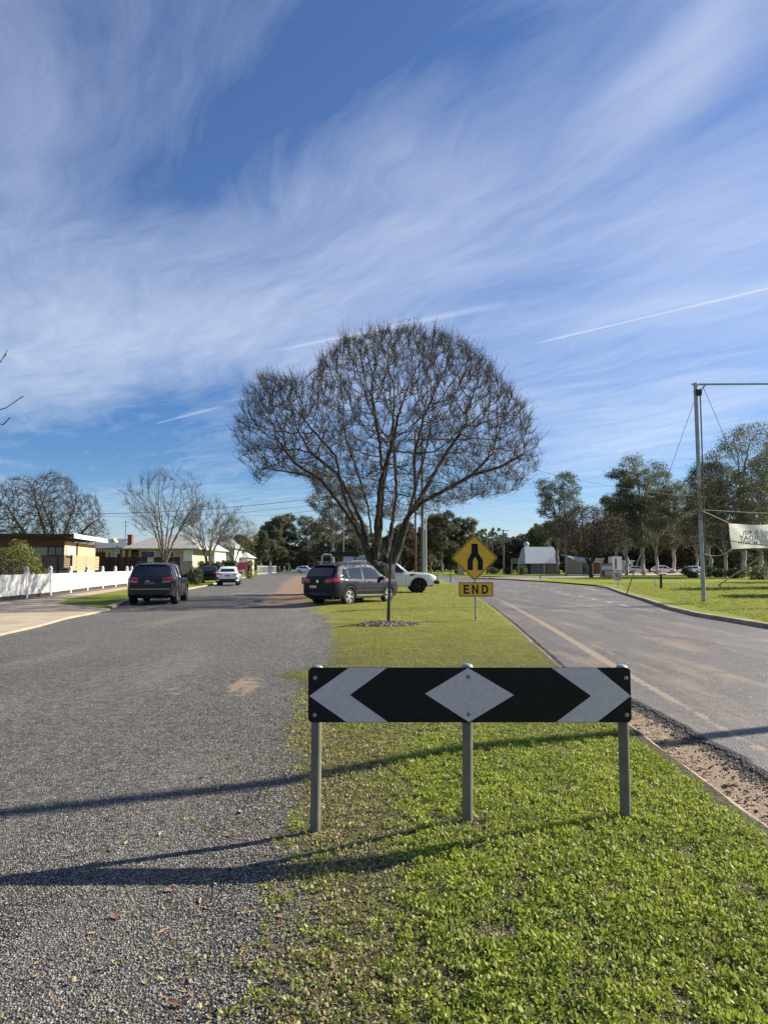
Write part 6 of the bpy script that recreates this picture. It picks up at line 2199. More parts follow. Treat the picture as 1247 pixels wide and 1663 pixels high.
    MB().prism([(-W * .48, m), (-W * .38, z0), (-W * .30, z0), (-W * .40, m), (-W * .30, z1), (-W * .38, z1)], -.03, -.021).build('chevron', M['sign_white_clean'], root)
    MB().prism([(W * .48, m), (W * .38, z1), (W * .30, z1), (W * .40, m), (W * .30, z0), (W * .38, z0)], -.03, -.021).build('chevron', M['sign_white_clean'], root)
    for x in (-W * .42, W * .42): MB().tube([(x, .06, -.1), (x, .06, z1)], .05, 6).build('post', M['galv'], root)
    # small frames and posts on the far lawn
    Y = 130
    def at(px, py, Y): v = P(px, py, Y); return v
    root = thing('sign_frame', 'goal shaped grey sign frame on the lawn left of the white roofed hall', 'frame', (at(836, 920, Y).x, Y, .1))
    hw = 5.5 * Y / F; zt = at(836, 907.5, Y).z - .1
    for x in (-hw, hw): MB().tube([(x, 0, -.1), (x, 0, zt)], .07, 6).build('post', M['galv'], root)
    MB().tube([(-hw, 0, zt), (hw, 0, zt)], .07, 6).build('crossbar', M['galv'], root)
    MB().box(-hw, hw, -.03, .03, zt - .9, zt - .1).build('panel', M['galv_dull'], root)
    for px, py0, py1, lab, m_, r in [(731.5, 930, 947, 'thin grey marker post at the median edge beyond the white ute', 'post_grey', .05), (411.5, 912, 931, 'thin white guide post at the far left junction', 'white_paint', .05),
                                     (877, 932, 941, 'low grey marker post at the far lawn edge', 'galv', .08)]:
        g = G(px, py1, .05)
        h = P(px, py0, g.y).z
        o = thing('marker_post', lab, 'post', (g.x, g.y, .03))
        MB().box(-r, r, -r * .4, r * .4, -.1, h, bev=.01).build('shaft', M[m_], o)
        MB().box(-r * .7, r * .7, -r * .4 - .01, -r * .4 - .001, h - .28, h - .1).build('reflector', M['galv'], o)
    # dark T post and small leaning white stake on the right lawn
    g = G(1073, 956, .11)
    o = thing('garden_tap_post', 'short dark T shaped post standing on the right lawn', 'post', (g.x, g.y, .1))
    h = P(1073, 936, g.y).z
    MB().box(-.06, .06, -.06, .06, -.1, h).build('post', M['timber_dark'], o); MB().box(-.12, .35, -.05, .05, h, h + .06).build('crossbar', M['timber_dark'], o)
    g = G(1065, 955, .11)
    o = thing('marker_stake', 'small leaning white stake beside the dark T post', 'stake', (g.x, g.y, .1))
    MB().tube([(0, 0, -.1), (-.13, 0, P(1062, 941, g.y).z)], .035, 5).build('shaft', M['white_paint'], o)
    MB().tube([(-.13, 0, P(1062, 941, g.y).z), (-.14, 0, P(1062, 941, g.y).z + .04)], [.036, .01], 5).build('tip', M['white_paint'], o)
small_signs()

def make_translucent(m, w):
    t = m.node_tree; N = NT(t)
    b = t.nodes['Principled BSDF']
    tr = N.node('ShaderNodeBsdfTranslucent')
    src = b.inputs['Base Color'].links[0].from_socket
    N.link(src, tr.inputs['Color'])
    ms = N.node('ShaderNodeMixShader'); ms.inputs[0].default_value = w
    N.link(b.outputs[0], ms.inputs[1]); N.link(tr.outputs[0], ms.inputs[2])
    N.link(ms.outputs[0], t.nodes['Material Output'].inputs['Surface'])
make_translucent(M['banner'], .5)
def banner_frame():
    b = G(1142.5, 977.5, .11); Y = b.y
    root = thing('galvanised_pole', 'tall galvanised pole frame with top beam and guy wires standing on the right lawn', 'pole frame', (b.x, Y, .1))
    o = Vector((b.x, Y, .1))
    def q(px, py, dy=0): return P(px, py, Y + dy) - o
    t = q(1128.5, 622)
    span = 13.0
    MB().tube([(0, 0, -.3), q(1137, 850)], .090, 12).tube([q(1137, 850), q(1133.5, 760)], .083, 12).build('pole', M['galv'], root, True)
    MB().tube([q(1136.6, 845), q(1134.6, 790)], .086, 12).build('rusty_sleeve', M['rust'], root, True)
    MB().tube([q(1133.5, 760), t], .080, 12).build('pole', M['galv'], root, True)
    MB().tube([q(1140, 930) + Vector((.16, 0, 0)), q(1131.5, 632) + Vector((.12, 0, 0))], .03, 8).build('conduit', M['galv_dull'], root, True)
    MB().tube([t + Vector((-.15, 0, -.06)), t + Vector((span, 0, .02))], .042, 10).build('beam', M['galv'], root, True)
    MB().tube([t + Vector((0, 0, -.6)), t + Vector((.45, 0, -.07))], .03, 6).build('brace', M['galv'], root, True)
    MB().box(t.x - .04, t.x + .22, -.12, .12, t.z - .55, t.z - .30).build('pulley', M['black_plastic'], root)
    MB().tube([(span + .35, 0, -.3), (span, 0, t.z + .05)], .105, 12).build('pole', M['galv'], root, True)
    def wire(a, b_, r=.012, sag=0.0, m='wire', nm='guy_wire'):
        a = Vector(a); b_ = Vector(b_)
        pts = [a.lerp(b_, i / 10) + Vector((0, 0, -sag * math.sin(math.pi * i / 10))) for i in range(11)]
        return MB().tube(pts, r, 5).build(nm, M[m], root)
    # guy wires with sleeves at their feet
    an = G(1017, 964, .11) - o
    dirn = (t + Vector((0, 0, -.6))) - an
    wire(an, t + Vector((0, 0, -.6)), .010)
    MB().tube([an, an + dirn * .235], .035, 8).build('guy_sleeve', M['galv'], root, True)
    an2 = G(1166, 950.5, .11) - o
    top2 = Vector((span, 0, t.z - .6))
    s_end = P(1208, 890, Y + 20) - o
    wire(an2, top2, .010)
    MB().tube([an2, an2 + (top2 - an2) * .25], .05, 8).build('guy_sleeve', M['galv'], root, True)
    wire(t + Vector((.3, 0, -.1)), Vector((span * .9, 14, .0)), .010)
    # banner seen from behind
    bl = q(1187.5, 892); tl = q(1183.5, 850)
    Wd = 2.35
    bn = thing('banner', 'cream fabric banner seen from behind with faint mirrored lettering tied to the galvanised pole', 'banner', o + Vector((0, 0, 0)))
    vs = []; fs = []
    NX_, NZ = 24, 8
    for i in range(NX_ + 1):
        for j in range(NZ + 1):
            u, w = i / NX_, j / NZ
            x = (bl.x + (tl.x - bl.x) * w) + Wd * u
            z = bl.z + (tl.z - bl.z) * w + .05 * math.sin(u * math.pi) * (1 - w) - .06 * math.sin(u * math.pi) * w
            y = .05 * math.sin(u * 9 + w * 3) + .05 * math.exp(-((u - (1 - w) * .5) / .06) ** 2)
            vs.append((x, y, z))
    for i in range(NX_):
        for j in range(NZ):
            k = i * (NZ + 1) + j; fs.append((k, k + NZ + 1, k + NZ + 2, k + 1))
    cl = mesh_obj('cloth', vs, fs, M['banner'], bn, True)
    zt_, zb_ = tl.z, bl.z
    hh = zt_ - zb_
    cx = tl.x + Wd * .5 - .08
    for txt, fz, size in (('2nd & 4th', .64, .30), ('SATURDAY', .42, .30), ('OF THE MONTH', .24, .22)):
        tm = text_mesh('lettering', txt, size, M['banner_print'], bn, .002, bold=.006)
        tm.location = (cx, -.14, zb_ + hh * fz)
        tm.rotation_euler = (R(90), 0, R(180))
    for a, b_, m_, sag in ((q(1137, 829), tl, 'rope_pale', 0), (q(1140, 899), bl, 'rope_pale', .18), (q(1137.5, 868.5), Vector((bl.x + Wd + 1, -.30, q(1247, 886).z)), 'wire', .20), (q(1137, 828), Vector((span * .9, .2, q(1247, 838).z)), 'rope_pale', .12)):
        a = Vector(a); b_ = Vector(b_)
        pts = [a.lerp(b_, i / 10) + Vector((0, -.04, -sag * math.sin(math.pi * i / 10))) for i in range(11)]
        MB().tube(pts, .016, 5).build('rope', M[m_], bn)
banner_frame()

def poles():
    # big power pole behind the ute
    b = (62.0 * (686 - 623.5) / F, 62.0)
    root = thing('power_pole', 'tall grey power pole rising behind the big bare tree and ute bonnet', 'pole', (b[0], b[1], 0))
    h = P(686, 705, b[1]).z
    MB().tube([(0, 0, -.3), (0, 0, h * .5), (0, 0, h)], [.155, .14, .11], 12).build('shaft', M['post_grey'], root, True)
    z = P(686, 714, b[1]).z
    MB().box(-1.3, 4.2, -.06, .06, z - .05, z + .05).build('cross_arm', M['post_grey'], root)
    for x in (-1.1, 1.2, 2.6, 4.0): MB().lathe([(.03, 0), (.07, .05), (.04, .1), (.07, .15), (.0, .2)], 8, 'Z', Matrix.Translation((x, 0, z + .05))).build('insulator', M['trim_dark'], root, True)
    Y = 52.0
    root = thing('flag_pole', 'slim dark red pole just left of the tall grey power pole', 'pole', ((674.5 - 623.5) / F * Y, Y, 0))
    h = P(674.5, 700, Y).z
    MB().tube([(0, 0, -.2), (0, 0, h)], [.085, .06], 10).build('shaft', M['maroon_pole'], root, True)
    MB().lathe([(.02, 0), (.09, .03), (.06, .1), (0, .12)], 8, 'Z', Matrix.Translation((0, 0, h))).build('cap', M['maroon_pole'], root, True)
    Y = 50.0
    root = thing('lamp_pole', 'thin white pole with short arm just right of the grey power pole', 'pole', ((691.5 - 623.5) / F * Y, Y, 0))
    h = P(691, 829, Y).z
    MB().tube([(0, 0, -.2), (0, 0, h)], .045, 10).build('shaft', M['white_paint'], root, True)
    MB().tube([(0, 0, h - .03), (.75, 0, h - .02)], .025, 6).build('arm', M['galv'], root, True)
    # pole among the right trees and far poles
    for px, foot, top, Yc, r, lab, arms in [(917.5, 936.5, 800, 108, .17, 'brown timber power pole on the lawn left of the dark leafless tree', 0), (817, 931, 860, 150, .18, 'far power pole with twin cross arms right of the yellow sign', 1),
                                            (557.5, 930, 800, 120, .14, 'thin dark pole seen through branches behind the trailer rack', 0), (790, 931, 868, 150, .16, 'far thin pole just right of the yellow sign', 0), (799, 931, 871, 152, .13, 'far pale pole beside the twin arm power pole', 0),
                                            (204, 925, 845, 95, .06, 'thin aerial mast above the chimney of the grey roofed house', 1)]:
        root = thing('power_pole', lab, 'pole', ((px - 623.5) / F * Yc, Yc, 0))
        h = P(px, top, Yc).z
        MB().tube([(0, 0, -.2), (0, 0, h)], [r, r * .75], 8).build('shaft', M['post_grey'], root, True)
        if arms:
            for k in range(2): MB().box(-r * 7, r * 7, -r * .3, r * .3, h - .3 - k * r * 8, h - .3 + r * .6 - k * r * 8).build('cross_arm', M['post_grey'], root)
        else:
            MB().lathe([(r * .8, 0), (r * .8, .1), (0, .16)], 8, 'Z', Matrix.Translation((0, 0, h))).build('cap', M['galv'], root)
    # pole just outside the frame on the right; its long shadow crosses the foreground
    a = G(1247, 1192); c = G(0, 1343)
    d = Vector((a.x - c.x, a.y - c.y, 0)).normalized()
    d = Vector((math.cos(SUN_AZ), math.sin(SUN_AZ), 0)) * .5 + d * .5
    m_ = G(640, 1252)
    d = Vector((math.cos(SUN_AZ), math.sin(SUN_AZ), 0))
    p = m_ + d * 12.2
    root = thing('street_pole', 'grey timber pole beyond the right edge that throws a long shadow across the median', 'pole', (p.x, p.y, 0))
    MB().tube([(0, 0, -.3), (0, 0, 11.5)], [.125, .095], 12).build('shaft', M['post_grey'], root, True)
    MB().lathe([(.1, 0), (.1, .05), (0, .1)], 8, 'Z', Matrix.Translation((0, 0, 11.5))).build('cap', M['galv'], root)
    # overhead wires
    def wire(name, a, b_, sag, lab, r=.014):
        a = Vector(a); b_ = Vector(b_)
        pts = [a.lerp(b_, i / 24) - Vector((0, 0, sag * 4 * (i / 24) * (1 - i / 24))) for i in range(25)]
        w = MB().tube(pts, r, 4).build(name, M['wire'])
        tag(w, lab, 'cable', 'overhead wires')
    wire('overhead_wire', P(-120, 826, 60), P(686, 782, 62), 1.4, 'thin overhead wire crossing above the left street trees', .018)
    wire('overhead_wire', P(150, 838, 90), P(686, 795, 62), .9, 'second overhead wire sloping down to the left behind the street trees', .015)
    wire('overhead_wire', P(395, 838, 100), P(686, 802, 62), .4, 'short lower overhead wire left of the big bare tree', .014)
    wire('overhead_wire', P(690, 714, 62), P(1180, 806, 120), 1.5, 'overhead wire running right from the power pole to the gums', .02)
poles()

# ------------------------------------------------------------------ fences
def white_fence():
    base = [(-12, 985), (42, 971.5), (81, 967.5), (113.5, 962.8), (141, 958.8), (166, 955.6), (187, 953.2), (206, 950.8), (213.5, 949.6)]
    pts = [G(px, py, .06) for px, py in base]
    d0 = (pts[2] - pts[1])
    pts[0] = pts[1] - d0.normalized() * 3.7
    pts = [pts[0] - d0.normalized() * 3.7] + pts
    root = thing('white_fence', 'white picket fence with scalloped top and round topped posts along the left footpath', 'fence', (0, 0, 0))
    for i, p in enumerate(pts):
        mb = MB()
        mb.box(p.x - .085, p.x + .085, p.y - .085, p.y + .085, .02, 1.53)
        mb.lathe([(.095, 1.53), (.095, 1.55), (.08, 1.59), (.045, 1.62), (0, 1.63)], 10, 'Z', Matrix.Translation((p.x, p.y, 0)))
        mb.build('post', M['white_paint'], root, True)
    for i, (a, b) in enumerate(zip(pts[:-1], pts[1:])):
        L = (b - a).length - .17
        d = (b - a).normalized(); ang = math.atan2(d.y, d.x)
        Mx = Matrix.Translation((a.x + d.x * .085, a.y + d.y * .085, 0)) @ Matrix.Rotation(ang, 4, 'Z')
        n = max(4, int(L / .095))
        mb = MB()
        for k in range(n):
            x0 = L * k / n + .006; x1 = L * (k + 1) / n - .006
            u = (k + .5) / n
            e = min(u, 1 - u) * L
            top = 1.22 + .20 * math.exp(-(e / .17) ** 1.5)
            t = 1.20 + .28 * math.exp(-(max(e - .05, 0) / .26) ** 1.6)
            mb.box(x0, x1, -.045, -.027, .24 + .01 * math.sin(k * 1.7), top, Mx)
        mb.build('pickets', M['white_paint'], root)['kind'] = 'stuff'
        mb = MB(); mb.box(0, L, -.026, .02, .38, .47, Mx); mb.box(0, L, -.026, .02, .95, 1.04, Mx)
        mb.build('rail', M['white_paint'], root)
        mb = MB(); mb.box(0, L, -.02, .02, .03, .22, Mx); mb.build('plinth_board', M['timber_dark'], root)
white_fence()

def other_fences():
    # maroon fence across the far yard
    Y = 66.0
    a = P(150, 920, Y + 2); b = P(293, 920, Y)
    root = thing('maroon_fence', 'dark maroon panel fence between the timber screen and the round shrub', 'fence', (a.x, Y, 0))
    W = b.x - a.x; h = P(200, 905, Y).z
    n = int(W / .6)
    for k in range(n):
        MB().box(W * k / n + .01, W * (k + 1) / n - .01, -.03 - .012 * (k % 2), 0, .05, h).build('panel', M['maroon'], root)
    for k in range(0, n + 1, 4): MB().box(W * k / n - .04, W * k / n + .04, .002, .08, 0, h + .05).build('post', M['maroon'], root)
    MB().box(0, W, .002, .04, h - .06, h + .02).build('cap_rail', M['maroon'], root)
    # purple board behind the fence
    Y = 68.0
    a = P(230, 905, Y); b = P(251, 896, Y)
    root = thing('purple_board', 'purple board with a pale round mark leaning behind the maroon fence', 'board', (a.x, Y, 0))
    W = b.x - a.x
    MB().box(0, W, 0, .05, .5, b.z).build('panel', M['purple'], root)
    mb = MB(); mb.lathe([(0, -.01), (.34, -.01), (.34, -.004)], 16, 'Z', Matrix.Translation((W * .42, 0, b.z - .55)) @ Matrix.Rotation(R(-90), 4, 'X') @ Matrix.Rotation(R(180), 4, 'X')); mb.build('round_mark', mat('lilac', (.30, .18, .36), .7), root)
    # white steel picket fence by the far junction
    A = P(418, 930, 128); B = P(449, 927, 165)
    root = thing('steel_fence', 'white tubular steel fence at the far left junction beyond the pink sheet', 'fence', (0, 0, 0))
    n = 26
    h = 1.75
    for k in range(n + 1):
        p = A.lerp(B, k / n)
        MB().box(p.x - .045, p.x + .045, p.y - .045, p.y + .045, 0, h + (.15 if k % 6 == 0 else 0)).build('picket', M['white_paint'], root)
    for z in (.25, h - .15):
        MB().tube([(A.x, A.y, z), (B.x, B.y, z)], .045, 4).build('rail', M['white_paint'], root)
    # pale boundary fence in the far distance
    root = thing('mesh_fence', 'faint grey fence far behind the yellow sign in front of the dark trees', 'fence', (0, 0, 0))
    Y = 185
    a = P(690, 920, Y); b = P(770, 920, Y)
    h = P(700, 915.5, Y).z
    for k in range(16):
        x = a.x + (b.x - a.x) * k / 15
        MB().box(x - .06, x + .06, Y - .05, Y + .05, 0, h).build('post', M['galv_dull'], root)
    MB().box(a.x, b.x, Y + .051, Y + .08, h - .12, h - .04).box(a.x, b.x, Y + .051, Y + .08, .3, .38).build('rail', M['galv_dull'], root)
    # cream block beside it
    o = thing('cream_block', 'small cream rendered block behind the lower left edge of the yellow sign', 'pillar', (P(748, 920, 140).x, 140, 0))
    MB().box(-.6, .6, -.4, .4, 0, P(748, 918.5, 140).z).build('block', M['cream_wall'], o); MB().box(-.66, .66, -.46, .46, P(748, 918.5, 140).z, P(748, 918.5, 140).z + .1).build('coping', M['cream_wall'], o)
other_fences()

# ------------------------------------------------------------------ houses
def window(parent, x0, x1, z0, z1, y, name='window', glassm='window_glass', n=2, frame='trim_white', side=-1):
    """framed window on a wall whose face looks to -y (in the house's own axes)"""
    w = MB(); t = .07
    w.box(x0, x1, y - .05, y - .002, z0, z0 + t); w.box(x0, x1, y - .05, y - .002, z1 - t, z1)
    w.box(x0, x0 + t, y - .05, y - .002, z0 + t, z1 - t); w.box(x1 - t, x1, y - .05, y - .002, z0 + t, z1 - t)
    for k in range(1, n):
        x = x0 + (x1 - x0) * k / n; w.box(x - t * .4, x + t * .4, y - .05, y - .002, z0 + t, z1 - t)
    f = w.build(name, M[frame], parent)
    g = MB().box(x0 + t, x1 - t, y - .022, y - .012, z0 + t, z1 - t).build('pane', M[glassm], f)
    return f

def gable_roof(parent, x0, x1, y0, y1, ze, zr, m, over=.4, hip=0.0, name='roof', ridge='x'):
    mb = MB()
    x0 -= over; x1 += over; y0 -= over; y1 += over
    ym = (y0 + y1) / 2
    t = .12
    if ridge == 'x':
        top = [(x0 + hip, ym, zr), (x1 - hip, ym, zr)]
        vs = [(x0, y0, ze), (x1, y0, ze), (x1, y1, ze), (x0, y1, ze)] + top
        fs = [(0, 1, 5, 4), (2, 3, 4, 5), (1, 2, 5), (3, 0, 4)]
    else:
        xm = (x0 + x1) / 2
        vs = [(x0, y0, ze), (x1, y0, ze), (x1, y1, ze), (x0, y1, ze), (xm, y0 + hip, zr), (xm, y1 - hip, zr)]
        fs = [(1, 2, 5, 4), (3, 0, 4, 5), (0, 1, 4), (2, 3, 5)]
    mb.add(vs, fs)
    mb.add([(a, b, c - t) for a, b, c in vs[:4]], [(3, 2, 1, 0)])
    mb.f += [(0, 6 if False else 0, 0)] * 0
    b = len(mb.v) - 4
    for k in range(4):
        mb.f.append((k, b + k, b + (k + 1) % 4, (k + 1) % 4))
    return mb.build(name, M[m], parent)

def house_brown():
    # brown and cream weatherboard house behind the white fence
    ang = R(9.5)
    c = P(105, 905, 49.0)
    root = thing('weatherboard_house', 'low brown and cream weatherboard house with flat grey roof behind the white fence', 'house', (c.x, 49.0, .03), ang)
    # house axes: +x towards the street side (right), front looks to -y
    D = 9.0
    zE = P(105, 880, 49).z
    zT = P(105, 868, 49).z
    W = 16
    front = MB()
    nb = 11
    for k in range(nb):
        z0 = .5 + (zE - .42 - .5) * k / nb; z1 = .5 + (zE - .42 - .5) * (k + 1) / nb
        b_ = MB(); b_.box(-W, 0, -.02 - .02, 0, z0, z1 - .012); b_.add([], [])
        b_.build('weatherboard', M['cream_wall'], root)
    MB().box(-W, -.0, .001, .2, 0, zE).build('front_wall', M['cream_wall'], root)
    MB().box(-.2, 0, .201, D, 0, zE).build('side_wall', M['yellow_wall'], root)
    nb = 60
    mb = MB()
    for k in range(nb):
        x0 = -W + W * k / nb
        mb.box(x0 + .01, x0 + W / nb - .01, -.07, -.041, zE - .42, zT - .18)
    mb.build('vertical_boards', M['brown_boards'], root)['kind'] = 'stuff'
    # roof slab with fascia
    MB().box(-W - .5, .75, -.75, D + .6, zT - .17, zT - .02).build('roof', M['grey_roof'], root)
    MB().box(-W - .5, .75, -.80, -.752, zT - .25, zT - .03).build('fascia', M['trim_dark'], root)
    MB().box(.751, .81, -.80, D + .6, zT - .30, zT + .0).build('barge_board', M['trim_white'], root)
    MB().box(-W, .6, -.7, D, zT - .24, zT - .172).build('eave_lining', M['brown_boards'], root)
    z = lambda py: P(105, py, 49).z - .03
    window(root, -1.08, -.06, z(903), z(887), -.04, n=2, glassm='window_glass', frame='trim_dark')
    window(root, -7.5, -5.6, z(905), z(887), -.04, n=2, glassm='window_glass', frame='trim_dark')
    # side window with curtain, on the sunlit wall
    f = MB().box(.002, .06, .5, 2.6, z(904), z(888)).build('window', M['trim_white'], root)
    MB().box(.061, .07, .6, 2.5, z(903), z(889)).build('pane', M['curtain'], f)
    MB().tube([(.06, 3.1, 0), (.06, 3.1, zE)], .05, 6).build('downpipe', M['trim_dark'], root)
    # skylight glint on the roof edge
    # ---- timber deck screen
    s = thing('timber_screen', 'deck screen of dark slats facing the camera and pale horizontal planks on its sunny side', 'screen', (P(117, 915, 45.5).x, 45.5, .03), ang)
    z1 = P(117, 901.5, 45.5).z - .03; z0 = P(117, 927, 45.5).z - .03
    n = 8
    Wd = 45 / F * 45.5
    for k in range(n):
        a = z0 + (z1 - z0) * k / n
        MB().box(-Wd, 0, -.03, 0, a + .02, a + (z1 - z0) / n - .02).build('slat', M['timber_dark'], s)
    for x in (-Wd, -Wd * .5, -.1): MB().box(x, x + .1, .002, .08, -.03, z1).build('post', M['timber_dark'], s)
    n = 5
    L = 7.4
    for k in range(n):
        a = z0 + (z1 - z0) * k / n
        for (y0, y1) in ((.01, L * .5 - .02), (L * .5, L)):
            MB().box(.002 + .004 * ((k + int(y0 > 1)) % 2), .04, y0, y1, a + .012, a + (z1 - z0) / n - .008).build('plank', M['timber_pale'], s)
    for y in (.05, L * .5 - .04, L - .1): MB().box(-.08, 0, y, y + .1, 0, z1).build('post', M['timber_dark'], s)
house_brown()

def other_houses():
    def L(px, py, Y): return P(px, py, Y)
    # cream and yellow cottage row with slate roofs
    Y = 88.0
    a = L(133, 905, Y); 
    root = thing('yellow_cottage', 'yellow brick cottage with slate blue roof, white gables and shaded porch beyond the brown house', 'house', (a.x, Y, 0))
    s = Y / F
    X = lambda px: (px - 133) * s
    Z = lambda py: L(133, py, Y).z
    MB().box(X(136), X(231), 0, 7, 0, Z(891)).build('wall', M['yellow_wall'], root)
    gable_roof(root, X(156), X(208), -2.0, 5.5, Z(891), Z(880), 'slate_roof', .25, .6)
    gable_roof(root, X(204), X(230), 0, 6.5, Z(895), Z(886), 'slate_roof', .3, .8, name='wing_roof')
    gable_roof(root, X(134), X(160), -1, 5, Z(892), Z(882), 'slate_roof', .2, 1.0, name='left_roof')
    mb = MB()
    # porch gable, sunlit
    mb.prism([(X(196), Z(900)), (X(206), Z(900)), (X(206), Z(893)), (X(201), Z(887)), (X(196), Z(893))], -2.3, -2.15)
    mb.build('porch_gable', M['cream_wall'], root)
    MB().box(X(157), X(195), -2.2, -2.0, Z(894), Z(892.2)).build('porch_beam', M['yellow_wall'], root)
    for k in range(9):
        x = X(158 + k * 4.4)
        MB().box(x, x + .1, -2.18, -2.08, Z(897.5), Z(894)).build('fretwork', M['trim_white'], root)
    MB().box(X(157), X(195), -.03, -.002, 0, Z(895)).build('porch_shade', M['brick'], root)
    for px in (183, 190, 195, 209, 219): MB().box(X(px), X(px) + .35, -2.2, -1.9, 0, Z(894)).build('pillar', M['yellow_wall'], root)
    window(root, X(197.5), X(202), Z(905), Z(898), -2.3, n=1)
    window(root, X(208), X(217), Z(905), Z(898), 0, n=2)
    window(root, X(222), X(227), Z(905), Z(898), 0, n=1)
    MB().box(X(139), X(153), -.2, -.002, Z(897), Z(895)).build('awning', M['trim_white'], root)
    window(root, X(140), X(150), Z(904), Z(898), 0, n=2)
    # second slate roof behind it
    Y2 = 112.0
    b = L(157, 900, Y2); s2 = Y2 / F
    X2 = lambda px: (px - 157) * s2; Z2 = lambda py: L(157, py, Y2).z
    r2 = thing('gabled_house', 'slate roofed house with two small white gables behind the yellow cottage', 'house', (b.x, Y2, 0))
    MB().box(X2(157), X2(197), 0, 8, 0, Z2(885)).build('wall', M['cream_wall'], r2)
    gable_roof(r2, X2(157), X2(197), 0, 8, Z2(885), Z2(873.5), 'slate_roof', .3, .5)
    for px, w, top, bot in ((172.5, 3.5, 880, 885.5), (185.5, 5.5, 874, 883)):
        MB().prism([(X2(px - w), Z2(bot)), (X2(px + w), Z2(bot)), (X2(px), Z2(top))], -.7, .8).build('gable', M['cream_wall'], r2)
    # big grey roofed house
    Y3 = 84.0
    c = L(203, 900, Y3); s3 = Y3 / F
    X3 = lambda px: (px - 203) * s3; Z3 = lambda py: L(203, py, Y3).z
    r3 = thing('grey_roofed_house', 'cream house with broad weathered grey hipped roof behind the pale bare street tree', 'house', (c.x, Y3, 0))
    MB().box(X3(222), X3(310), .8, 9, 0, Z3(892)).build('wall', M['cream_wall'], r3)
    gable_roof(r3, X3(204), X3(318), .3, 10, Z3(890.5), Z3(864.5), 'grey_roof', .5, 3.0)
    MB().box(X3(197), X3(204), 2, 2.7, Z3(905), Z3(869)).build('chimney', M['brick'], r3)
    MB().box(X3(196.5), X3(204.5), 1.95, 2.75, Z3(869), Z3(867)).build('chimney_cap', M['brick'], r3)
    window(r3, X3(238), X3(250), Z3(905), Z3(895), .8, n=2)
    window(r3, X3(268), X3(280), Z3(905), Z3(895), .8, n=2)
    window(r3, X3(301), X3(307), Z3(904), Z3(896), .8, n=1)
    MB().box(X3(296), X3(310.5), .6, .798, Z3(911), Z3(893)).build('corner_trim', M['trim_white'], r3)
    # pale houses further along
    for (px0, px1, Yh, wall, eave, ridge, wm, rm, lab) in [
        (312, 352, 98, 907, 893, 881, 'trim_white', 'pale_roof', 'white rendered house with pale roof behind the round green shrub'),
        (330, 382, 120, 907, 890, 876, 'trim_white', 'pale_roof', 'low pale roofed house glimpsed through the young bare street trees'),
        (382, 404, 125, 907, 905, 896, 'cream_wall', 'pale_roof', 'small pale gabled house above the pink sheet'),
        (424, 447, 210, 920, 911, 902, 'cream_wall', 'brick_pale', 'distant house with pinkish roof above the white steel fence')]:
        q = L(px0, 900, Yh); sc = Yh / F
        r = thing('pale_house', lab, 'house', (q.x, Yh, 0))
        w = (px1 - px0) * sc
        ze = L(px0, eave, Yh).z; zr = L(px0, ridge, Yh).z
        MB().box(.3, w - .3, .3, 7, 0, ze).build('wall', M[wm], r)
        gable_roof(r, 0.2, w - .2, .2, 7, ze, zr, rm, .3, 1.2)
        window(r, w * .3, w * .45, ze - 1.4, ze - .5, .3, n=2)
        window(r, w * .6, w * .75, ze - 1.4, ze - .5, .3, n=2)
    # white roofed hall on the right
    Yr = 150.0
    q = L(853, 920, Yr); s5 = Yr / F
    XX = lambda px: (px - 853) * s5; ZZ = lambda py: L(853, py, Yr).z
    r = thing('white_roofed_hall', 'hall with tall steep white metal roof and small round vent on top, behind the gums', 'hall', (q.x, Yr, 0))
    MB().box(XX(862), XX(906), .5, 9, 0, ZZ(915.2)).build('wall', mat('hall_wall', (.30, .26, .21), .85, (.24, .2, .16), 2), r)
    mb = MB()
    for k in range(26):   # roofing sheets from eave to ridge
        a, b_ = k / 26, (k + .94) / 26
        f = lambda t, px_l, px_r: XX(px_l + (px_r - px_l) * t)
        mb.add([(f(a, 853, 909), 0, ZZ(915)), (f(b_, 853, 909), 0, ZZ(915)), (f(b_, 857, 905), 3.2, ZZ(887.5)), (f(a, 857, 905), 3.2, ZZ(887.5)),
                (f(a, 853, 909), .1, ZZ(915.6)), (f(b_, 853, 909), .1, ZZ(915.6)), (f(b_, 857, 905), 3.4, ZZ(888)), (f(a, 857, 905), 3.4, ZZ(888))],
               [(0, 1, 2, 3), (4, 7, 6, 5), (0, 4, 5, 1), (1, 5, 6, 2), (3, 2, 6, 7), (0, 3, 7, 4)])
    mb.build('roof_sheeting', mat('white_metal_roof', (.66, .69, .71), .5), r)
    vs = [(XX(853), .12, ZZ(915.6)), (XX(909), .12, ZZ(915.6)), (XX(905), 3.5, ZZ(888)), (XX(857), 3.5, ZZ(888)), (XX(853), 9.5, ZZ(915.6)), (XX(909), 9.5, ZZ(915.6)), (XX(905), 6, ZZ(888)), (XX(857), 6, ZZ(888))]
    mesh_obj('roof', vs, [(0, 1, 2, 3), (1, 5, 6, 2), (5, 4, 7, 6), (4, 0, 3, 7), (3, 2, 6, 7)], M['pale_roof'], r)
    MB().lathe([(.45, 0), (.5, .35), (.62, .6), (.55, .95), (.25, 1.2), (0, 1.25)], 12, 'Z', Matrix.Translation((XX(861.5), 4.5, ZZ(888)))).build('roof_vent', M['pale_roof'], r, True)
    MB().box(XX(889), XX(902), .40, .498, 0, ZZ(917)).build('brick_panel', M['brick_pale'], r)
    MB().box(XX(883), XX(885), .3, .498, 0, ZZ(916)).build('post', M['trim_white'], r); MB().box(XX(856), XX(862), .45, .9, 0, ZZ(915.6)).build('dark_corner', M['trim_dark'], r)
    # low cream building to its right
    q = L(913, 920, Yr - 4); 
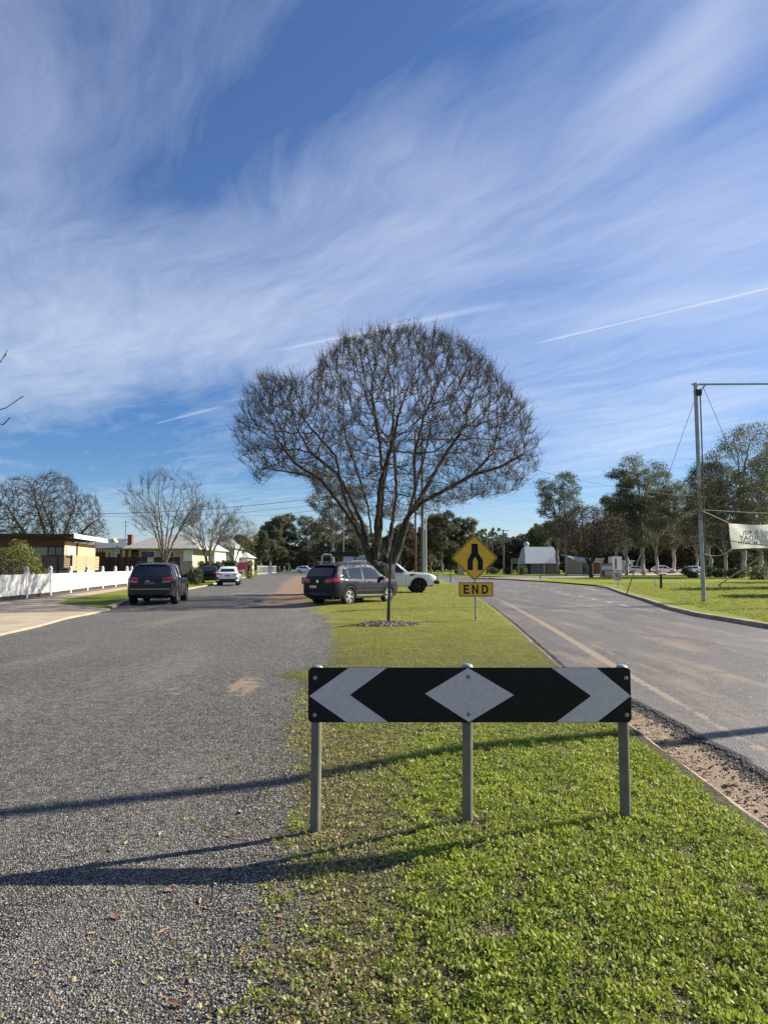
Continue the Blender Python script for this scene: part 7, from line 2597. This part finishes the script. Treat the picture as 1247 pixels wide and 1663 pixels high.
    r = thing('low_cream_building', 'low cream building with skewed pale roof between the white roofed hall and brick sign', 'building', (q.x, Yr - 4, 0))
    s6 = (Yr - 4) / F
    X6 = lambda px: (px - 913) * s6; Z6 = lambda py: L(913, py, Yr - 4).z
    MB().prism([(X6(918), 0), (X6(936), 0), (X6(936), Z6(912)), (X6(918), Z6(901))], -.2, 0).build('gable_wall', M['cream_wall'], r)
    MB().box(X6(936), X6(945), -.1, .1, 0, Z6(911)).build('wall', M['cream_wall'], r)
    MB().box(X6(945), X6(975), .5, .7, 0, Z6(911)).build('wall', M['brick'], r)
    MB().box(X6(946), X6(956), .4, .498, .1, Z6(914)).build('glass_door', M['window_glass'], r)
    vs = [(X6(916), -.5, Z6(901)), (X6(936), -.5, Z6(912.5)), (X6(976), -.5, Z6(912.5)), (X6(976), 4, Z6(908)), (X6(918), 4, Z6(900))]
    mesh_obj('roof', vs + [(a, b_, c_ - .15) for a, b_, c_ in vs], [(0, 1, 2, 3, 4), (9, 8, 7, 6, 5), (0, 5, 6, 1), (1, 6, 7, 2), (2, 7, 8, 3), (3, 8, 9, 4), (4, 9, 5, 0)], M['pale_roof'], r)
    MB().box(X6(962), X6(992), 5, 8, 0, Z6(908)).build('rear_wing', M['cream_wall'], r)
    MB().box(X6(960), X6(993), 4.8, 8.2, Z6(908), Z6(906)).build('flat_roof', M['trim_white'], r)
    # white panel truck box right of the brick sign
    q = L(991, 920, 140)
    r = thing('white_truck', 'white box truck parked between the brick sign and the gum trunks', 'truck', (q.x, 140, .1))
    s7 = 140 / F
    MB().box(.3, 18.5 * s7, 0, 2.4, .8, L(991, 904.5, 140).z).build('box_body', M['paint_white'], r)
    MB().box(0.05, .32, .3, 2.1, .6, 2.1).build('tailgate', M['trim_dark'], r)
    MB().box(7 * s7, 10 * s7, -.03, -.002, 1.0, L(991, 908, 140).z).build('door', M['post_grey'], r)
    tw, rm, d = wheel_meshes(.45, .25, 6, double=False)
    for x in (.7, 1.9):
        w = thing('wheel', None, None, (x, .15, .45)); w.parent = r
        tw.build('tyre', M['rubber'], w, True); rm.build('rim', M['rim_metal'], w, True)
    q = L(1026, 920, 150)
    r = thing('white_kiosk', 'white flat roofed kiosk behind the gum trunks right of the box truck', 'building', (q.x, 155, .1))
    MB().box(0, 14 * .135, 0, 3, 0, 2.6).build('wall', M['trim_white'], r)
    MB().box(-.4, 14 * .135 + .4, -.4, 3.4, 2.6, 2.85).build('roof', M['trim_white'], r)
    MB().box(.3, 1.5, -.03, -.002, .9, 2.0).build('window', M['window_glass'], r)
other_houses()
